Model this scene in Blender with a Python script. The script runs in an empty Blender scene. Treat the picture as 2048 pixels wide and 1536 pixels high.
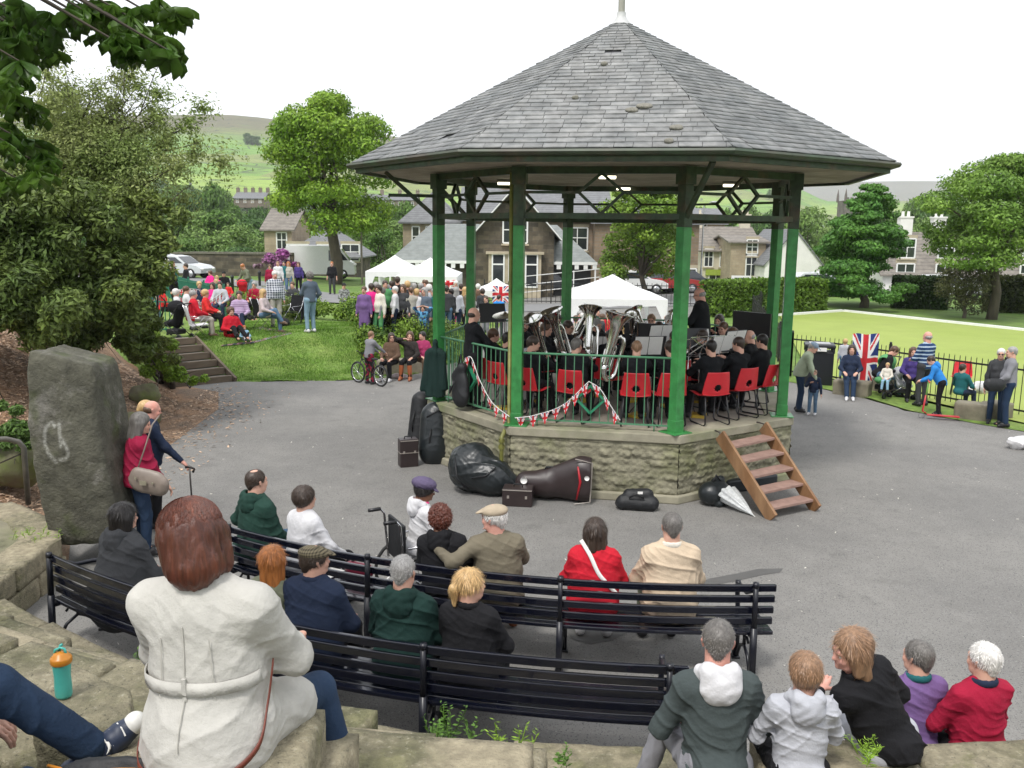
import bpy, math, random
import numpy as np
from mathutils import Vector, Matrix
S=bpy.context.scene; COL=S.collection
PI=math.pi
# ---------------- camera ----------------
CH=3.8; PIT=.1704; ROLL=.0116; FPX=1785.8
cd=bpy.data.cameras.new('camera'); cam=bpy.data.objects.new('camera',cd); COL.objects.link(cam)
cd.sensor_width=36; cd.lens=FPX/2048*36; cd.clip_end=20000; cd.clip_start=.05
_fw=np.array([0,math.cos(PIT),-math.sin(PIT)]); _rt=np.array([1.,0,0]); _up=np.cross(_rt,_fw)
_r=math.cos(ROLL)*_rt+math.sin(ROLL)*_up; _u=-math.sin(ROLL)*_rt+math.cos(ROLL)*_up
cam.matrix_world=Matrix(((_r[0],_u[0],-_fw[0],0),(_r[1],_u[1],-_fw[1],0),(_r[2],_u[2],-_fw[2],CH),(0,0,0,1)))
S.camera=cam
# ---------------- light ----------------
S.view_settings.view_transform='Standard'; S.view_settings.look='None'; S.view_settings.gamma=1
S.view_settings.exposure=0.85
SUN_EL=math.radians(58); SUN_AZ=math.radians(205)
W=bpy.data.worlds.new('World'); S.world=W; W.use_nodes=True
_n=W.node_tree.nodes; _l=W.node_tree.links; _bg=_n['Background']
_sky=_n.new('ShaderNodeTexSky'); _sky.sky_type='NISHITA'; _sky.sun_disc=False; _sky.sun_elevation=SUN_EL; _sky.sun_rotation=SUN_AZ
_sky.dust_density=3; _sky.air_density=1
_mx=_n.new('ShaderNodeMix'); _mx.data_type='RGBA'; _mx.inputs[0].default_value=.86; _mx.inputs[7].default_value=(9.3,9.5,9.8,1)
_l.new(_sky.outputs[0],_mx.inputs[6]); _l.new(_mx.outputs[2],_bg.inputs[0]); _bg.inputs[1].default_value=.09
_sd=bpy.data.lights.new('sun','SUN'); _sd.energy=1.5; _sd.angle=math.radians(10); _sd.color=(1,.97,.92)
sun=bpy.data.objects.new('sun',_sd); COL.objects.link(sun); sun.rotation_euler=(math.radians(32),0,math.radians(-25))
# ---------------- helpers ----------------
random.seed(7); RS=np.random.RandomState(11)
V=lambda *a: np.array(a if len(a)>1 else a[0],dtype=float)
def ray(x,y): return _fw+(x-1024)/FPX*_r-(y-768)/FPX*_u
def gz(x,y,z=0):
    d=ray(x,y); return V(0,0,CH)+d*(z-CH)/d[2]
def gy(x,y,Y):
    d=ray(x,y); return V(0,0,CH)+d*Y/d[1]
def norm(v): v=np.asarray(v,float); return v/(np.linalg.norm(v)+1e-12)
def tag(o,label=None,cat=None,group=None,kind=None):
    if label:o['label']=label
    if cat:o['category']=cat
    if group:o['group']=group
    if kind:o['kind']=kind
    return o
def empty(name,loc,rz=0):
    o=bpy.data.objects.new(name,None); COL.objects.link(o); o.location=loc; o.rotation_euler=(0,0,rz); o.empty_display_size=.1; return o
def link(name,me,mats=None,parent=None):
    o=bpy.data.objects.new(name,me); COL.objects.link(o)
    if mats is not None and not me.materials:
        for m in (mats if isinstance(mats,(list,tuple)) else [mats]): me.materials.append(m)
    if parent is not None: o.parent=parent
    return o
def npmesh(name,verts,faces,mats=None,parent=None,smooth=False,mi=None):
    """verts Nx3, faces MxK (all the same K)"""
    verts=np.asarray(verts,dtype=np.float32); faces=np.asarray(faces,dtype=np.int32)
    me=bpy.data.meshes.new(name); me.vertices.add(len(verts)); me.vertices.foreach_set('co',verts.ravel())
    K=faces.shape[1]; me.loops.add(faces.size); me.loops.foreach_set('vertex_index',faces.ravel())
    me.polygons.add(len(faces)); me.polygons.foreach_set('loop_start',np.arange(0,faces.size,K,dtype=np.int32))
    me.polygons.foreach_set('loop_total',np.full(len(faces),K,np.int32))
    if smooth: me.polygons.foreach_set('use_smooth',np.ones(len(faces),bool))
    if mi is not None: me.polygons.foreach_set('material_index',np.asarray(mi,np.int32))
    me.update(calc_edges=True); me.validate()
    return link(name,me,mats,parent)
class MB:
    """collects shapes and links them as one mesh"""
    def __init__(s): s.v=[]; s.f=[]; s.m=[]; s.sm=[]; s.mi=0; s.smooth=False
    def add(s,vs,fs):
        b=len(s.v); s.v+= [tuple(map(float,p)) for p in vs]
        for f in fs: s.f.append(tuple(b+i for i in f)); s.m.append(s.mi); s.sm.append(s.smooth)
        return s
    def box(s,c,d,rz=0,R=None):
        c=V(c);d=V(d)/2
        if R is None: R=np.array([[math.cos(rz),-math.sin(rz),0],[math.sin(rz),math.cos(rz),0],[0,0,1]])
        vs=[c+R@(d*V(x,y,z)) for x in(-1,1) for y in(-1,1) for z in(-1,1)]
        return s.add(vs,[(0,1,3,2),(4,6,7,5),(0,4,5,1),(2,3,7,6),(0,2,6,4),(1,5,7,3)])
    def beam(s,a,b,w,h,up=(0,0,1)):
        a=V(a);b=V(b);y=norm(b-a);x=np.cross(y,V(up))
        if np.linalg.norm(x)<1e-4:x=np.cross(y,V(1,0,0))
        x=norm(x);z=np.cross(x,y)
        vs=[p+x*i*w/2+z*j*h/2 for p in(a,b) for i,j in((-1,-1),(1,-1),(1,1),(-1,1))]
        return s.add(vs,[(3,2,1,0),(4,5,6,7),(0,1,5,4),(1,2,6,5),(2,3,7,6),(3,0,4,7)])
    def tube(s,pts,r,n=8,cap=True,closed=False):
        pts=[V(p) for p in pts]; rr=r if hasattr(r,'__len__') else [r]*len(pts); N=len(pts)
        rings=[]; up=V(0,0,1); px=None
        for i,p in enumerate(pts):
            t=norm((pts[(i+1)%N] if (closed or i<N-1) else p)-(pts[i-1] if (closed or i>0) else p))
            if px is None:
                x=np.cross(t,up)
                if np.linalg.norm(x)<.05:x=np.cross(t,V(0,1,0))
            else: x=px-t*np.dot(px,t)
            x=norm(x);px=x;y=np.cross(t,x)
            rings.append([p+rr[i]*(x*math.cos(2*PI*k/n)+y*math.sin(2*PI*k/n)) for k in range(n)])
        vs=[q for g in rings for q in g]; fs=[]
        for i in range(N if closed else N-1):
            for k in range(n): a=i*n;b=((i+1)%N)*n; fs.append((a+k,a+(k+1)%n,b+(k+1)%n,b+k))
        if cap and not closed: fs+= [tuple(range(n-1,-1,-1)),tuple((N-1)*n+k for k in range(n))]
        sm=s.smooth; s.smooth=n>5; s.add(vs,fs); s.smooth=sm; return s
    def lathe(s,prof,c=(0,0,0),n=20,R=None):
        """prof: (radius,height) pairs around local z"""
        c=V(c);R=np.eye(3) if R is None else R
        vs=[c+R@V(r*math.cos(2*PI*k/n),r*math.sin(2*PI*k/n),z) for r,z in prof for k in range(n)]
        fs=[(i*n+k,i*n+(k+1)%n,(i+1)*n+(k+1)%n,(i+1)*n+k) for i in range(len(prof)-1) for k in range(n)]
        sm=s.smooth; s.smooth=True; s.add(vs,fs); s.smooth=sm; return s
    def prism(s,poly,z0,z1):
        n=len(poly); vs=[(x,y,z0) for x,y in poly]+[(x,y,z1) for x,y in poly]
        return s.add(vs,[tuple(range(n-1,-1,-1)),tuple(range(n,2*n))]+[(i,(i+1)%n,n+(i+1)%n,n+i) for i in range(n)])
    def ell(s,c,r,n=12,R=None):
        prof=[(max(1e-3,math.cos(t)),math.sin(t)) for t in np.linspace(-PI/2,PI/2,n//2+1)]
        RR=(np.eye(3) if R is None else R)@np.diag(V(r) if hasattr(r,'__len__') else V(r,r,r))
        return s.lathe(prof,c,n,RR)
    def build(s,name,mats=None,parent=None,bevel=0):
        me=bpy.data.meshes.new(name); me.from_pydata(s.v,[],s.f); me.polygons.foreach_set('material_index',s.m)
        me.polygons.foreach_set('use_smooth',s.sm); me.update()
        o=link(name,me,mats,parent)
        if bevel:
            m=o.modifiers.new('bevel','BEVEL'); m.width=bevel; m.segments=2; m.limit_method='ANGLE'
        return o
def copy_tree(o,parent=None):
    c=o.copy(); COL.objects.link(c); c.parent=parent
    for ch in list(o.children): copy_tree(ch,c)
    return c
# ---------------- materials ----------------
MC={}
def mat(name,col,rough=.8,var=.12,scale=8,bump=.0,bscale=60,metal=0,col2=None,f2=.5,sc2=None,spec=.5,coat=0,pattern=None,trans=0,island=0,emit=0,bd=.01,stretch=(1,1,1)):
    if name in MC: return MC[name]
    m=bpy.data.materials.new(name); MC[name]=m; m.use_nodes=True; N=m.node_tree.nodes; L=m.node_tree.links; P=N['Principled BSDF']
    tc=N.new('ShaderNodeTexCoord'); mp=N.new('ShaderNodeMapping'); mp.inputs['Scale'].default_value=stretch; L.new(tc.outputs['Object'],mp.inputs[0]); vec=mp.outputs[0]
    def noise(sc,det=4,rg=.6):
        n=N.new('ShaderNodeTexNoise'); n.inputs['Scale'].default_value=sc; n.inputs['Detail'].default_value=det; n.inputs['Roughness'].default_value=rg; L.new(vec,n.inputs['Vector']); return n.outputs[0]
    def math_(op,a,b,cl=False):
        n=N.new('ShaderNodeMath'); n.operation=op; n.use_clamp=cl
        for i,q in enumerate((a,b)):
            if q is None: continue
            if isinstance(q,(int,float)): n.inputs[i].default_value=q
            else: L.new(q,n.inputs[i])
        return n.outputs[0]
    def mix(f,a,b,bt='MIX'):
        n=N.new('ShaderNodeMix'); n.data_type='RGBA'; n.blend_type=bt
        for i,q in ((0,f),(6,a),(7,b)):
            if isinstance(q,(int,float)): n.inputs[i].default_value=q
            elif isinstance(q,(tuple,list)): n.inputs[i].default_value=(*q[:3],1)
            else: L.new(q,n.inputs[i])
        return n.outputs[2]
    def ramp(x,a,b):
        n=N.new('ShaderNodeMapRange'); n.inputs[1].default_value=a; n.inputs[2].default_value=b; L.new(x,n.inputs[0]); return n.outputs[0]
    c=tuple(col)
    if col2 is not None:
        f=ramp(noise(sc2 or scale*.4,5),.5+(.5-f2)-.12,.5+(.5-f2)+.12); c=mix(f,c,col2)
    if pattern is not None: c=pattern(N,L,tc,mix,ramp,math_,c,noise)
    v=ramp(noise(scale,5),.3,.7); v=math_('MULTIPLY',v,2*var); v=math_('ADD',v,1-var)
    if island:
        g=N.new('ShaderNodeNewGeometry'); q=math_('MULTIPLY',g.outputs['Random Per Island'],2*island); q=math_('ADD',q,1-island); v=math_('MULTIPLY',v,q)
    vc=N.new('ShaderNodeCombineColor'); [L.new(v,vc.inputs[i]) for i in range(3)]
    c=mix(1.0,c,vc.outputs[0],'MULTIPLY')
    L.new(c,P.inputs['Base Color']); P.inputs['Roughness'].default_value=rough; P.inputs['Metallic'].default_value=metal
    P.inputs['Specular IOR Level'].default_value=spec; P.inputs['Coat Weight'].default_value=coat
    if bump:
        b=N.new('ShaderNodeBump'); b.inputs['Strength'].default_value=bump; b.inputs['Distance'].default_value=bd; L.new(noise(bscale,5,.65),b.inputs['Height']); L.new(b.outputs[0],P.inputs['Normal'])
    if emit:
        P.inputs['Emission Strength'].default_value=emit; P.inputs['Emission Color'].default_value=(*col,1)
    if trans:
        out=N['Material Output']; t=N.new('ShaderNodeBsdfTranslucent'); L.new(c,t.inputs[0]); ms=N.new('ShaderNodeMixShader'); ms.inputs[0].default_value=trans
        L.new(P.outputs[0],ms.inputs[1]); L.new(t.outputs[0],ms.inputs[2]); L.new(ms.outputs[0],out.inputs[0])
    return m
def cloth(name,col,bump=.6,rough=.85,**k): return mat('cloth_'+name,col,rough=rough,var=.12,scale=6,bump=bump,bscale=22,bd=.012,spec=.2,**k)
# ---------------- implicit surfaces ----------------
def C(a,b,ra,rb=None,n=None,k=1,sub=False,sm=None): return ('c',V(a),V(b),ra,ra if rb is None else rb,None if n is None else norm(n),k,sub,sm)
def PL(c,n): return ('p',V(c),norm(n))
def EL(c,r,R=None,sub=False,sm=None): return ('e',V(c),V(r),np.eye(3) if R is None else R,sub,sm)
def surf(prims,res,k=.03,noise=None):
    lo=np.full(3,1e9);hi=-lo
    for p in prims:
        if p[0]=='p': continue
        if p[0]=='c':
            if p[7]: continue
            r=max(p[3],p[4]); lo=np.minimum(lo,np.minimum(p[1],p[2])-r); hi=np.maximum(hi,np.maximum(p[1],p[2])+r)
        else:
            if p[4]: continue
            e=np.sqrt((p[3]**2)@(p[2]**2)); lo=np.minimum(lo,p[1]-e); hi=np.maximum(hi,p[1]+e)
    pad=2.5*res+.012; lo-=pad;hi+=pad
    n=np.ceil((hi-lo)/res).astype(int)+1
    while n.prod()>3e6: res*=1.15; n=np.ceil((hi-lo)/res).astype(int)+1
    ax=[lo[i]+np.arange(n[i])*res for i in range(3)]
    F=np.full(n,.2,np.float32)
    for p in prims:
        if p[0]=='p':
            d=(ax[0][:,None,None]-p[1][0])*p[2][0]+(ax[1][None,:,None]-p[1][1])*p[2][1]+(ax[2][None,None,:]-p[1][2])*p[2][2]
            kk=.012; h=np.maximum(kk-np.abs(F-d),0)/kk; F=(np.maximum(F,d)+h*h*kk*.25).astype(np.float32); continue
        if p[0]=='c': r=max(p[3],p[4]); a=np.minimum(p[1],p[2])-r; b=np.maximum(p[1],p[2])+r; sub=p[7]; kk=p[8]
        else: e=np.sqrt((p[3]**2)@(p[2]**2)); a=p[1]-e; b=p[1]+e; sub=p[4]; kk=p[5]
        kk=k if kk is None else kk
        m=kk+2*res+.02
        i0=np.clip(((a-m-lo)/res).astype(int),0,n-1); i1=np.clip(((b+m-lo)/res).astype(int)+2,1,n)
        if (i1<=i0).any(): continue
        sl=tuple(slice(i0[j],i1[j]) for j in range(3))
        X=ax[0][sl[0],None,None].astype(np.float32);Y=ax[1][None,sl[1],None].astype(np.float32);Z=ax[2][None,None,sl[2]].astype(np.float32)
        if p[0]=='c':
            A=p[1];BA=p[2]-A;L2=float(BA@BA)
            x=X-A[0];y=Y-A[1];z=Z-A[2]
            t=np.clip((x*BA[0]+y*BA[1]+z*BA[2])/L2,0,1) if L2>1e-10 else np.zeros(np.broadcast(x,y,z).shape,np.float32)
            x=x-t*BA[0];y=y-t*BA[1];z=z-t*BA[2]
            d2=x*x+y*y+z*z
            if p[5] is not None: c=x*p[5][0]+y*p[5][1]+z*p[5][2]; d2=d2+(p[6]**2-1)*c*c
            d=np.sqrt(d2)-(p[3]+(p[4]-p[3])*t)
            if p[5] is not None: d=d*.8
        else:
            R=p[3];x=X-p[1][0];y=Y-p[1][1];z=Z-p[1][2]
            q=[(x*R[0,i]+y*R[1,i]+z*R[2,i])/p[2][i] for i in range(3)]
            k0=np.sqrt(q[0]**2+q[1]**2+q[2]**2)+1e-6; k1=np.sqrt(sum((q[i]/p[2][i])**2 for i in range(3)))+1e-6
            d=k0*(k0-1)/k1
        G=F[sl]
        if sub: d=-d; h=np.maximum(kk-np.abs(G-d),0)/kk; F[sl]=np.maximum(G,d)+h*h*kk*.25
        else: h=np.maximum(kk-np.abs(G-d),0)/kk; F[sl]=np.minimum(G,d)-h*h*kk*.25
    if noise:
        X=ax[0][:,None,None];Y=ax[1][None,:,None];Z=ax[2][None,None,:]
        for nn_ in noise:
            if len(nn_)==6:
                amp,fx,fy,fz,ph,_=nn_
                w=np.sin(fz*Z+fx*X+2.4*np.sin(fx*.5*X+ph)*np.cos(fy*.4*Z+ph)+1.6*np.sin(fy*Y+ph*2)); g=.5+.5*np.sin(7*X+ph*3+2*np.sin(5*Z))*np.sin(6*Z+ph)
                F+=(amp*(1-2*(1-np.abs(w))**2.2)*g).astype(np.float32); continue
            amp,fx,fy,fz,ph=nn_
            F+=(amp*np.sin(fx*X+ph+1.7*np.sin(fz*.45*Z+ph)+.8*np.sin(fy*.6*Y))*np.sin(fy*Y+2*ph+1.3*np.sin(fx*.5*X))*np.sin(fz*Z+ph*.7+1.5*np.sin(fx*.4*X+fy*.3*Y))).astype(np.float32)
    return nets(F,lo,res)
def nets(F,lo,h):
    s=F<0; nx,ny,nz=F.shape
    cnt=np.zeros((nx-1,ny-1,nz-1),np.int8)
    cs=[(i,j,k) for i in(0,1) for j in(0,1) for k in(0,1)]
    for i,j,k in cs: cnt+=s[i:nx-1+i,j:ny-1+j,k:nz-1+k]
    I,J,K=np.nonzero((cnt>0)&(cnt<8))
    if len(I)==0: return np.zeros((0,3)),np.zeros((0,4),int)
    Vv=np.stack([F[I+i,J+j,K+k] for i,j,k in cs],1)
    acc=np.zeros((len(I),3));c=np.zeros(len(I))
    for a in range(8):
        for b in range(a+1,8):
            ca,cb=V(cs[a]),V(cs[b])
            if abs(ca-cb).sum()!=1: continue
            va,vb=Vv[:,a],Vv[:,b]; m=(va<0)!=(vb<0); t=np.where(m,va/np.where(m,va-vb,1),0)
            acc+=np.where(m[:,None],ca+(cb-ca)*t[:,None],0); c+=m
    vs=(np.stack([I,J,K],1)+acc/c[:,None])*h+lo
    idx=np.full(cnt.shape,-1,np.int32); idx[I,J,K]=np.arange(len(I))
    Q=[]
    for axn in range(3):
        sl0=[slice(1,-1)]*3; sl1=[slice(1,-1)]*3; sl0[axn]=slice(0,-1); sl1[axn]=slice(1,None)
        A=s[tuple(sl0)];B=s[tuple(sl1)]; e=np.nonzero(A!=B); base=[e[0]+(axn!=0),e[1]+(axn!=1),e[2]+(axn!=2)]
        u,v=[(1,2),(2,0),(0,1)][axn]
        def cell(du,dv):
            q=[base[0].copy(),base[1].copy(),base[2].copy()]; q[u]=q[u]-du; q[v]=q[v]-dv; return idx[q[0],q[1],q[2]]
        q=np.stack([cell(1,1),cell(0,1),cell(0,0),cell(1,0)],1); fl=~A[e]; q[fl]=q[fl][:,::-1]; Q.append(q)
    Q=np.concatenate(Q); Q=Q[(Q>=0).all(1)]
    return vs,Q
def sdfobj(name,prims,mt,parent,res,k=.03,noise=None):
    v,f=surf(prims,res,k,noise)
    if len(f)==0: return None
    return npmesh(name,v,f,mt,parent,smooth=True)
# ---------------- people ----------------
def rotm(yaw=0,pitch=0,tilt=0):
    """yaw left+, pitch down+, tilt right+ (degrees); local axes x right, y forward, z up"""
    a,b,c=map(math.radians,(yaw,-pitch,tilt))
    Rz=np.array([[math.cos(a),-math.sin(a),0],[math.sin(a),math.cos(a),0],[0,0,1]])
    Rx=np.array([[1,0,0],[0,math.cos(b),-math.sin(b)],[0,math.sin(b),math.cos(b)]])
    Ry=np.array([[math.cos(c),0,math.sin(c)],[0,1,0],[-math.sin(c),0,math.cos(c)]])
    return Rz@Rx@Ry
def ik(a,b,l1,l2,hint):
    a=V(a);b=V(b);d=b-a;D=np.linalg.norm(d)
    if D>(l1+l2)*.995: b=a+d/D*(l1+l2)*.995; d=b-a; D=np.linalg.norm(d)
    t=(l1*l1-l2*l2+D*D)/(2*D*D); h=math.sqrt(max(0,l1*l1-(t*D)**2)); u=d/D; hv=V(hint)-u*np.dot(hint,u)
    return a+d*t+norm(hv)*h,b
SKIN={'fair':(.62,.36,.27),'pink':(.66,.34,.27),'tan':(.5,.27,.18),'brown':(.2,.1,.06)}
def skinmat(k): return mat('skin_'+k,SKIN[k],rough=.55,var=.1,scale=14,bump=.1,bscale=90,spec=.35,col2=tuple(c*f for c,f in zip(SKIN[k],(1.05,.82,.8))),f2=.35,sc2=9)
HAIRC={'black':(.015,.012,.011),'dark':(.045,.03,.022),'brown':(.1,.055,.032),'grey':(.3,.29,.28),'white':(.62,.6,.57),'blond':(.5,.33,.15),'ginger':(.36,.13,.035),'auburn':(.095,.025,.014),'dgrey':(.13,.12,.11),'lbrown':(.24,.14,.08),'red':(.35,.03,.03)}
def hairmat(k): return mat('hair_'+k,HAIRC[k],rough=.42,var=.35,scale=60,bump=.5,bscale=75,bd=.006,stretch=(1,1,.12),spec=.45)
def head_prims(H,c,full=True):
    T=lambda x,y,z: c+H@V(x,y,z)
    P=[EL(T(0,-.014,.034),(.075,.094,.084),H),EL(T(0,.026,-.028),(.058,.068,.08),H),C(T(-.028,.045,-.078),T(.028,.045,-.078),.026),
       C(T(0,.084,.012),T(0,.103,-.024),.009,.014,sm=.012),C(T(0,-.02,-.04),T(0,-.03,-.12),.058,.056)]
    if full:
        P+=[C(T(-.03,.076,.022),T(.03,.076,.022),.016,sm=.02),EL(T(-.036,.066,-.03),(.022,.022,.022),sm=.02),EL(T(.036,.066,-.03),(.022,.022,.022),sm=.02),
            EL(T(-.03,.096,.002),(.014,.012,.009),H,sub=True,sm=.012),EL(T(.03,.096,.002),(.014,.012,.009),H,sub=True,sm=.012),
            C(T(-.018,.087,-.05),T(.018,.087,-.05),.008,sm=.008),C(T(-.015,.085,-.062),T(.015,.085,-.062),.009,sm=.008),EL(T(0,.082,-.085),(.018,.016,.015),H,sm=.015)]
    P+=[C(T(s*.078,-.012,.012),T(s*.074,-.004,-.022),.019,.012,n=H@V(1,.5*s,0),k=2.6,sm=.006) for s in(-1,1)]
    return P
def hair_prims(H,c,st,L=.2):
    T=lambda x,y,z: c+H@V(x,y,z); P=[]
    cap=lambda g: EL(T(0,-.018,.038),(.078+g,.095+g,.086+g),H)
    face=lambda: [EL(T(0,.11,-.055),(.078,.085,.105),H,sub=True,sm=.015)]
    ears=lambda: [C(T(s*.095,.02,-.02),T(s*.095,.0,-.06),.028,.03,sub=True,sm=.012) for s in(-1,1)]
    low=lambda z=-.125: [EL(T(0,-.03,z-.1),(.16,.16,.115),H,sub=True,sm=.01)]
    if st=='short': P=[cap(.009),C(T(0,-.07,-.02),T(0,-.07,-.05),.045,.035)]+face()+ears()+low(-.085)
    elif st=='crop': P=[cap(.004),C(T(0,-.07,-.01),T(0,-.068,-.04),.04,.032)]+face()+ears()+low(-.085)
    elif st=='bald': P=[EL(T(0,-.04,.0),(.081,.08,.058),H),EL(T(0,.02,.11),(.095,.12,.075),H,sub=True,sm=.01)]+face()+ears()+low(-.08)
    elif st=='thin': P=[cap(.004),C(T(0,-.07,-.01),T(0,-.068,-.04),.04,.032),EL(T(0,-.03,.135),(.045,.045,.04),H,sub=True,sm=.01)]+face()+ears()+low(-.085)
    elif st=='full': P=[cap(.02),EL(T(0,-.045,.0),(.092,.075,.085),H)]+face()+low(-.1)
    elif st=='curly': P=[cap(.026),EL(T(0,-.04,0),(.1,.085,.09),H)]+face()+low(-.1)
    elif st in('bob','long'):
        P=[cap(.018)]
        for s in(-1,1): P+=[C(T(s*.07,.015,.02),T(s*.082,.005,-L*.7),.032,.03),C(T(s*.06,-.03,.0),T(s*.07,-.045,-L),.045,.038)]
        P+=[C(T(0,-.07,.0),T(0,-.08,-L),.055,.05)]+face()
        P+=[EL(T(0,.09,-.1),(.05,.08,.16),H,sub=True,sm=.02)]
    elif st=='pony': P=[cap(.012)]+face()+ears()+low(-.06)+[C(T(0,-.1,.02),T(.0,-.13,0),.028,.03),C(T(0,-.13,0),T(.0,-.125,-.13),.032,.014)]
    elif st=='bun': P=[cap(.012)]+face()+ears()+low(-.06)+[EL(T(0,-.105,-.005),(.045,.035,.04),H)]
    return P
def hand_prims(w,d,nrm,side,curl=.5):
    """w wrist, d direction, nrm back-of-hand normal, side +1 if the thumb is at +cross"""
    d=norm(d); nrm=norm(V(nrm)-d*np.dot(nrm,d)); s=np.cross(d,nrm)*side
    P=[C(w,w+d*.04,.026,.03,n=nrm,k=1.6),C(w+d*.05-s*.018,w+d*.075-s*.024,.02,n=nrm,k=1.5),C(w+d*.05+s*.018,w+d*.08+s*.024,.02,n=nrm,k=1.5)]
    for i,(off,ln) in enumerate(((.031,.068),(.0105,.076),(-.0105,.07),(-.03,.055))):
        p=w+d*.088+s*off; a=curl*(.6+.12*i)
        for j,(f,r0,r1) in enumerate(((.45,.0095,.0085),(.32,.0085,.0078),(.25,.0078,.0065))):
            ang=a*(j*.9+.5); dd=d*math.cos(ang)-nrm*math.sin(ang); q=p+dd*ln*f*1.1; P.append(C(p,q,r0,r1,sm=.004)); p=q
    p=w+d*.025+s*.024; q=p+norm(d*.55+s*.8-nrm*.25)*.038; P.append(C(p,q,.013,.011,sm=.008)); P.append(C(q,q+norm(d*.9+s*.25-nrm*.4*curl*2)*.032,.011,.008,sm=.004))
    return P
NPEOPLE=[0]
def person(label,loc,face=0,h=1.72,pose='stand',seat=.45,lean=0,side=0,twist=0,hy=0,hp=0,ht=0,lh=None,rh=None,lf=None,rf=None,
           top='navy',bot='black',shoe='black',hair='short',hc='dark',skin='fair',fat=1.,fem=0,coat=0,hood=None,hat=None,hatc='tweed',sleeve=1,
           collar=None,shirt=None,glasses=None,group=None,res=None,L=.2,curl=.7,ell=None,elr=None,skirt=0,wr=1.,boots=None,hidden_legs=False,vest=None,knl=None,knr=None,sock=None,cat=None,showface=0,hem=None,noshoe=0,h_add=1,shw=0):
    NPEOPLE[0]+=1; rs=random.Random(NPEOPLE[0])
    sc=h/1.75*h_add; st=seat/sc; dist=math.hypot(loc[0],loc[1]); near=dist<9.5
    if res is None: res=min(.026,max(.007,dist*.00095))
    hz=(.94 if pose=='stand' else (st+.085 if pose=='sit' else .1))
    hip=V(0,0,hz); T=rotm(twist,lean,side); up=T@V(0,0,1); rx=T@V(1,0,0); fy=T@V(0,1,0)
    tl=.50; sh=hip+up*(tl-.075); nk=hip+up*tl; sw=.16+.02*(fat-1)-.012*fem+shw
    SL=sh-rx*sw; SR=sh+rx*sw
    Hm=rotm(twist+hy,hp+lean*.35,ht+side*.4); hc_=nk+up*.047+Hm@V(0,.012,.10)
    if pose=='sit':
        dl,dr=V(-.15,.34,hz+.1),V(.15,.34,hz+.1); fl,fr=V(-.13,.46,.07),V(.13,.46,.07)
    elif pose=='stand':
        dl,dr=V(-.25,.05,hz-.13),V(.25,.05,hz-.13); fl,fr=V(-.11,0,.07),V(.11,.03,.07)
    else: dl,dr=V(-.15,.3,.25),V(.15,.3,.25); fl,fr=V(-.14,.72,.07),V(.14,.72,.07)
    dl=dl if lh is None else V(lh); dr=dr if rh is None else V(rh); fl=fl if lf is None else V(lf); fr=fr if rf is None else V(rf)
    EL_,HL=ik(SL,dl,.29,.265,V(-.6,-.6,-.35) if ell is None else V(ell)); ER_,HR=ik(SR,dr,.29,.265,V(.6,-.6,-.35) if elr is None else V(elr))
    hl=hip-rx*.09; hr=hip+rx*.09; kh=V(0,1,.6)
    KL,FL=ik(hl,fl,.44,.42,kh if knl is None else V(knl)); KR,FR=ik(hr,fr,.44,.42,kh if knr is None else V(knr))
    sitp=pose!='stand'
    # the body, one continuous surface
    P=head_prims(Hm,hc_,dist<26)+[C(hc_+Hm@V(0,-.02,-.08),nk-up*.03,.056,.066)]
    P+=[C(hip+up*.05,hip+up*.38,.12,.13,n=fy,k=1.5),C(SL,SR,.05)]
    for s_,(sj,el,ha,hj,kn,fo) in ((-1,(SL,EL_,HL,hl,KL,FL)),(1,(SR,ER_,HR,hr,KR,FR))):
        P+=[C(sj,el,.045,.038,sm=.02),C(el,ha,.038,.026,sm=.02),C(hj,kn,.07,.045,sm=.03),C(kn,fo,.045,.032,sm=.02)]+([C(fo,fo+V(0,.1,-.03),.03,.03)] if noshoe!=s_ else [])
        fd=norm(ha-el); nr=norm(V(0,-.25,1)-fd*np.dot(V(0,-.25,1),fd)) if abs(fd[2])<.85 else V(s_,0,0)
        if not near: P+=hand_prims(ha,fd,nr,-s_,curl)
    v,f=surf(P,res if dist>26 else min(res,.0095),.03)
    if near:
        for s_,el,ha in((-1,EL_,HL),(1,ER_,HR)):
            fd=norm(ha-el); nr=norm(V(0,-.25,1)-fd*np.dot(V(0,-.25,1),fd)) if abs(fd[2])<.85 else V(s_,0,0)
            v2,f2=surf([C(ha-fd*.03,ha,.024,.025)]+hand_prims(ha,fd,nr,-s_,curl),.0042,.012); f=np.concatenate([f,f2+len(v)]); v=np.concatenate([v,v2])
    cen=v[f].mean(1); mi=np.zeros(len(f),int)
    ez=np.minimum(*[np.linalg.norm((cen-(hc_+Hm@V(s_*.031,.082,.003)))/V(1,1,.6),axis=1) for s_ in(-1,1)])
    if not near: mi[ez<.0145]=1
    mi[np.linalg.norm((cen-(hc_+Hm@V(0,.09,-.056)))/V(1.6,1,.55),axis=1)<.013]=2
    ob=npmesh('person',v,f,[skinmat(skin),mat('eye_dark',(.05,.03,.025),rough=.4),mat('lips',(.42,.15,.13),rough=.5)],None,True,mi)
    ob.location=loc; ob.rotation_euler=(0,0,math.radians(face)); ob.scale=(sc,sc,sc)
    tag(ob,label,cat or ('child' if h<1.45 else 'person'),group)
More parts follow.
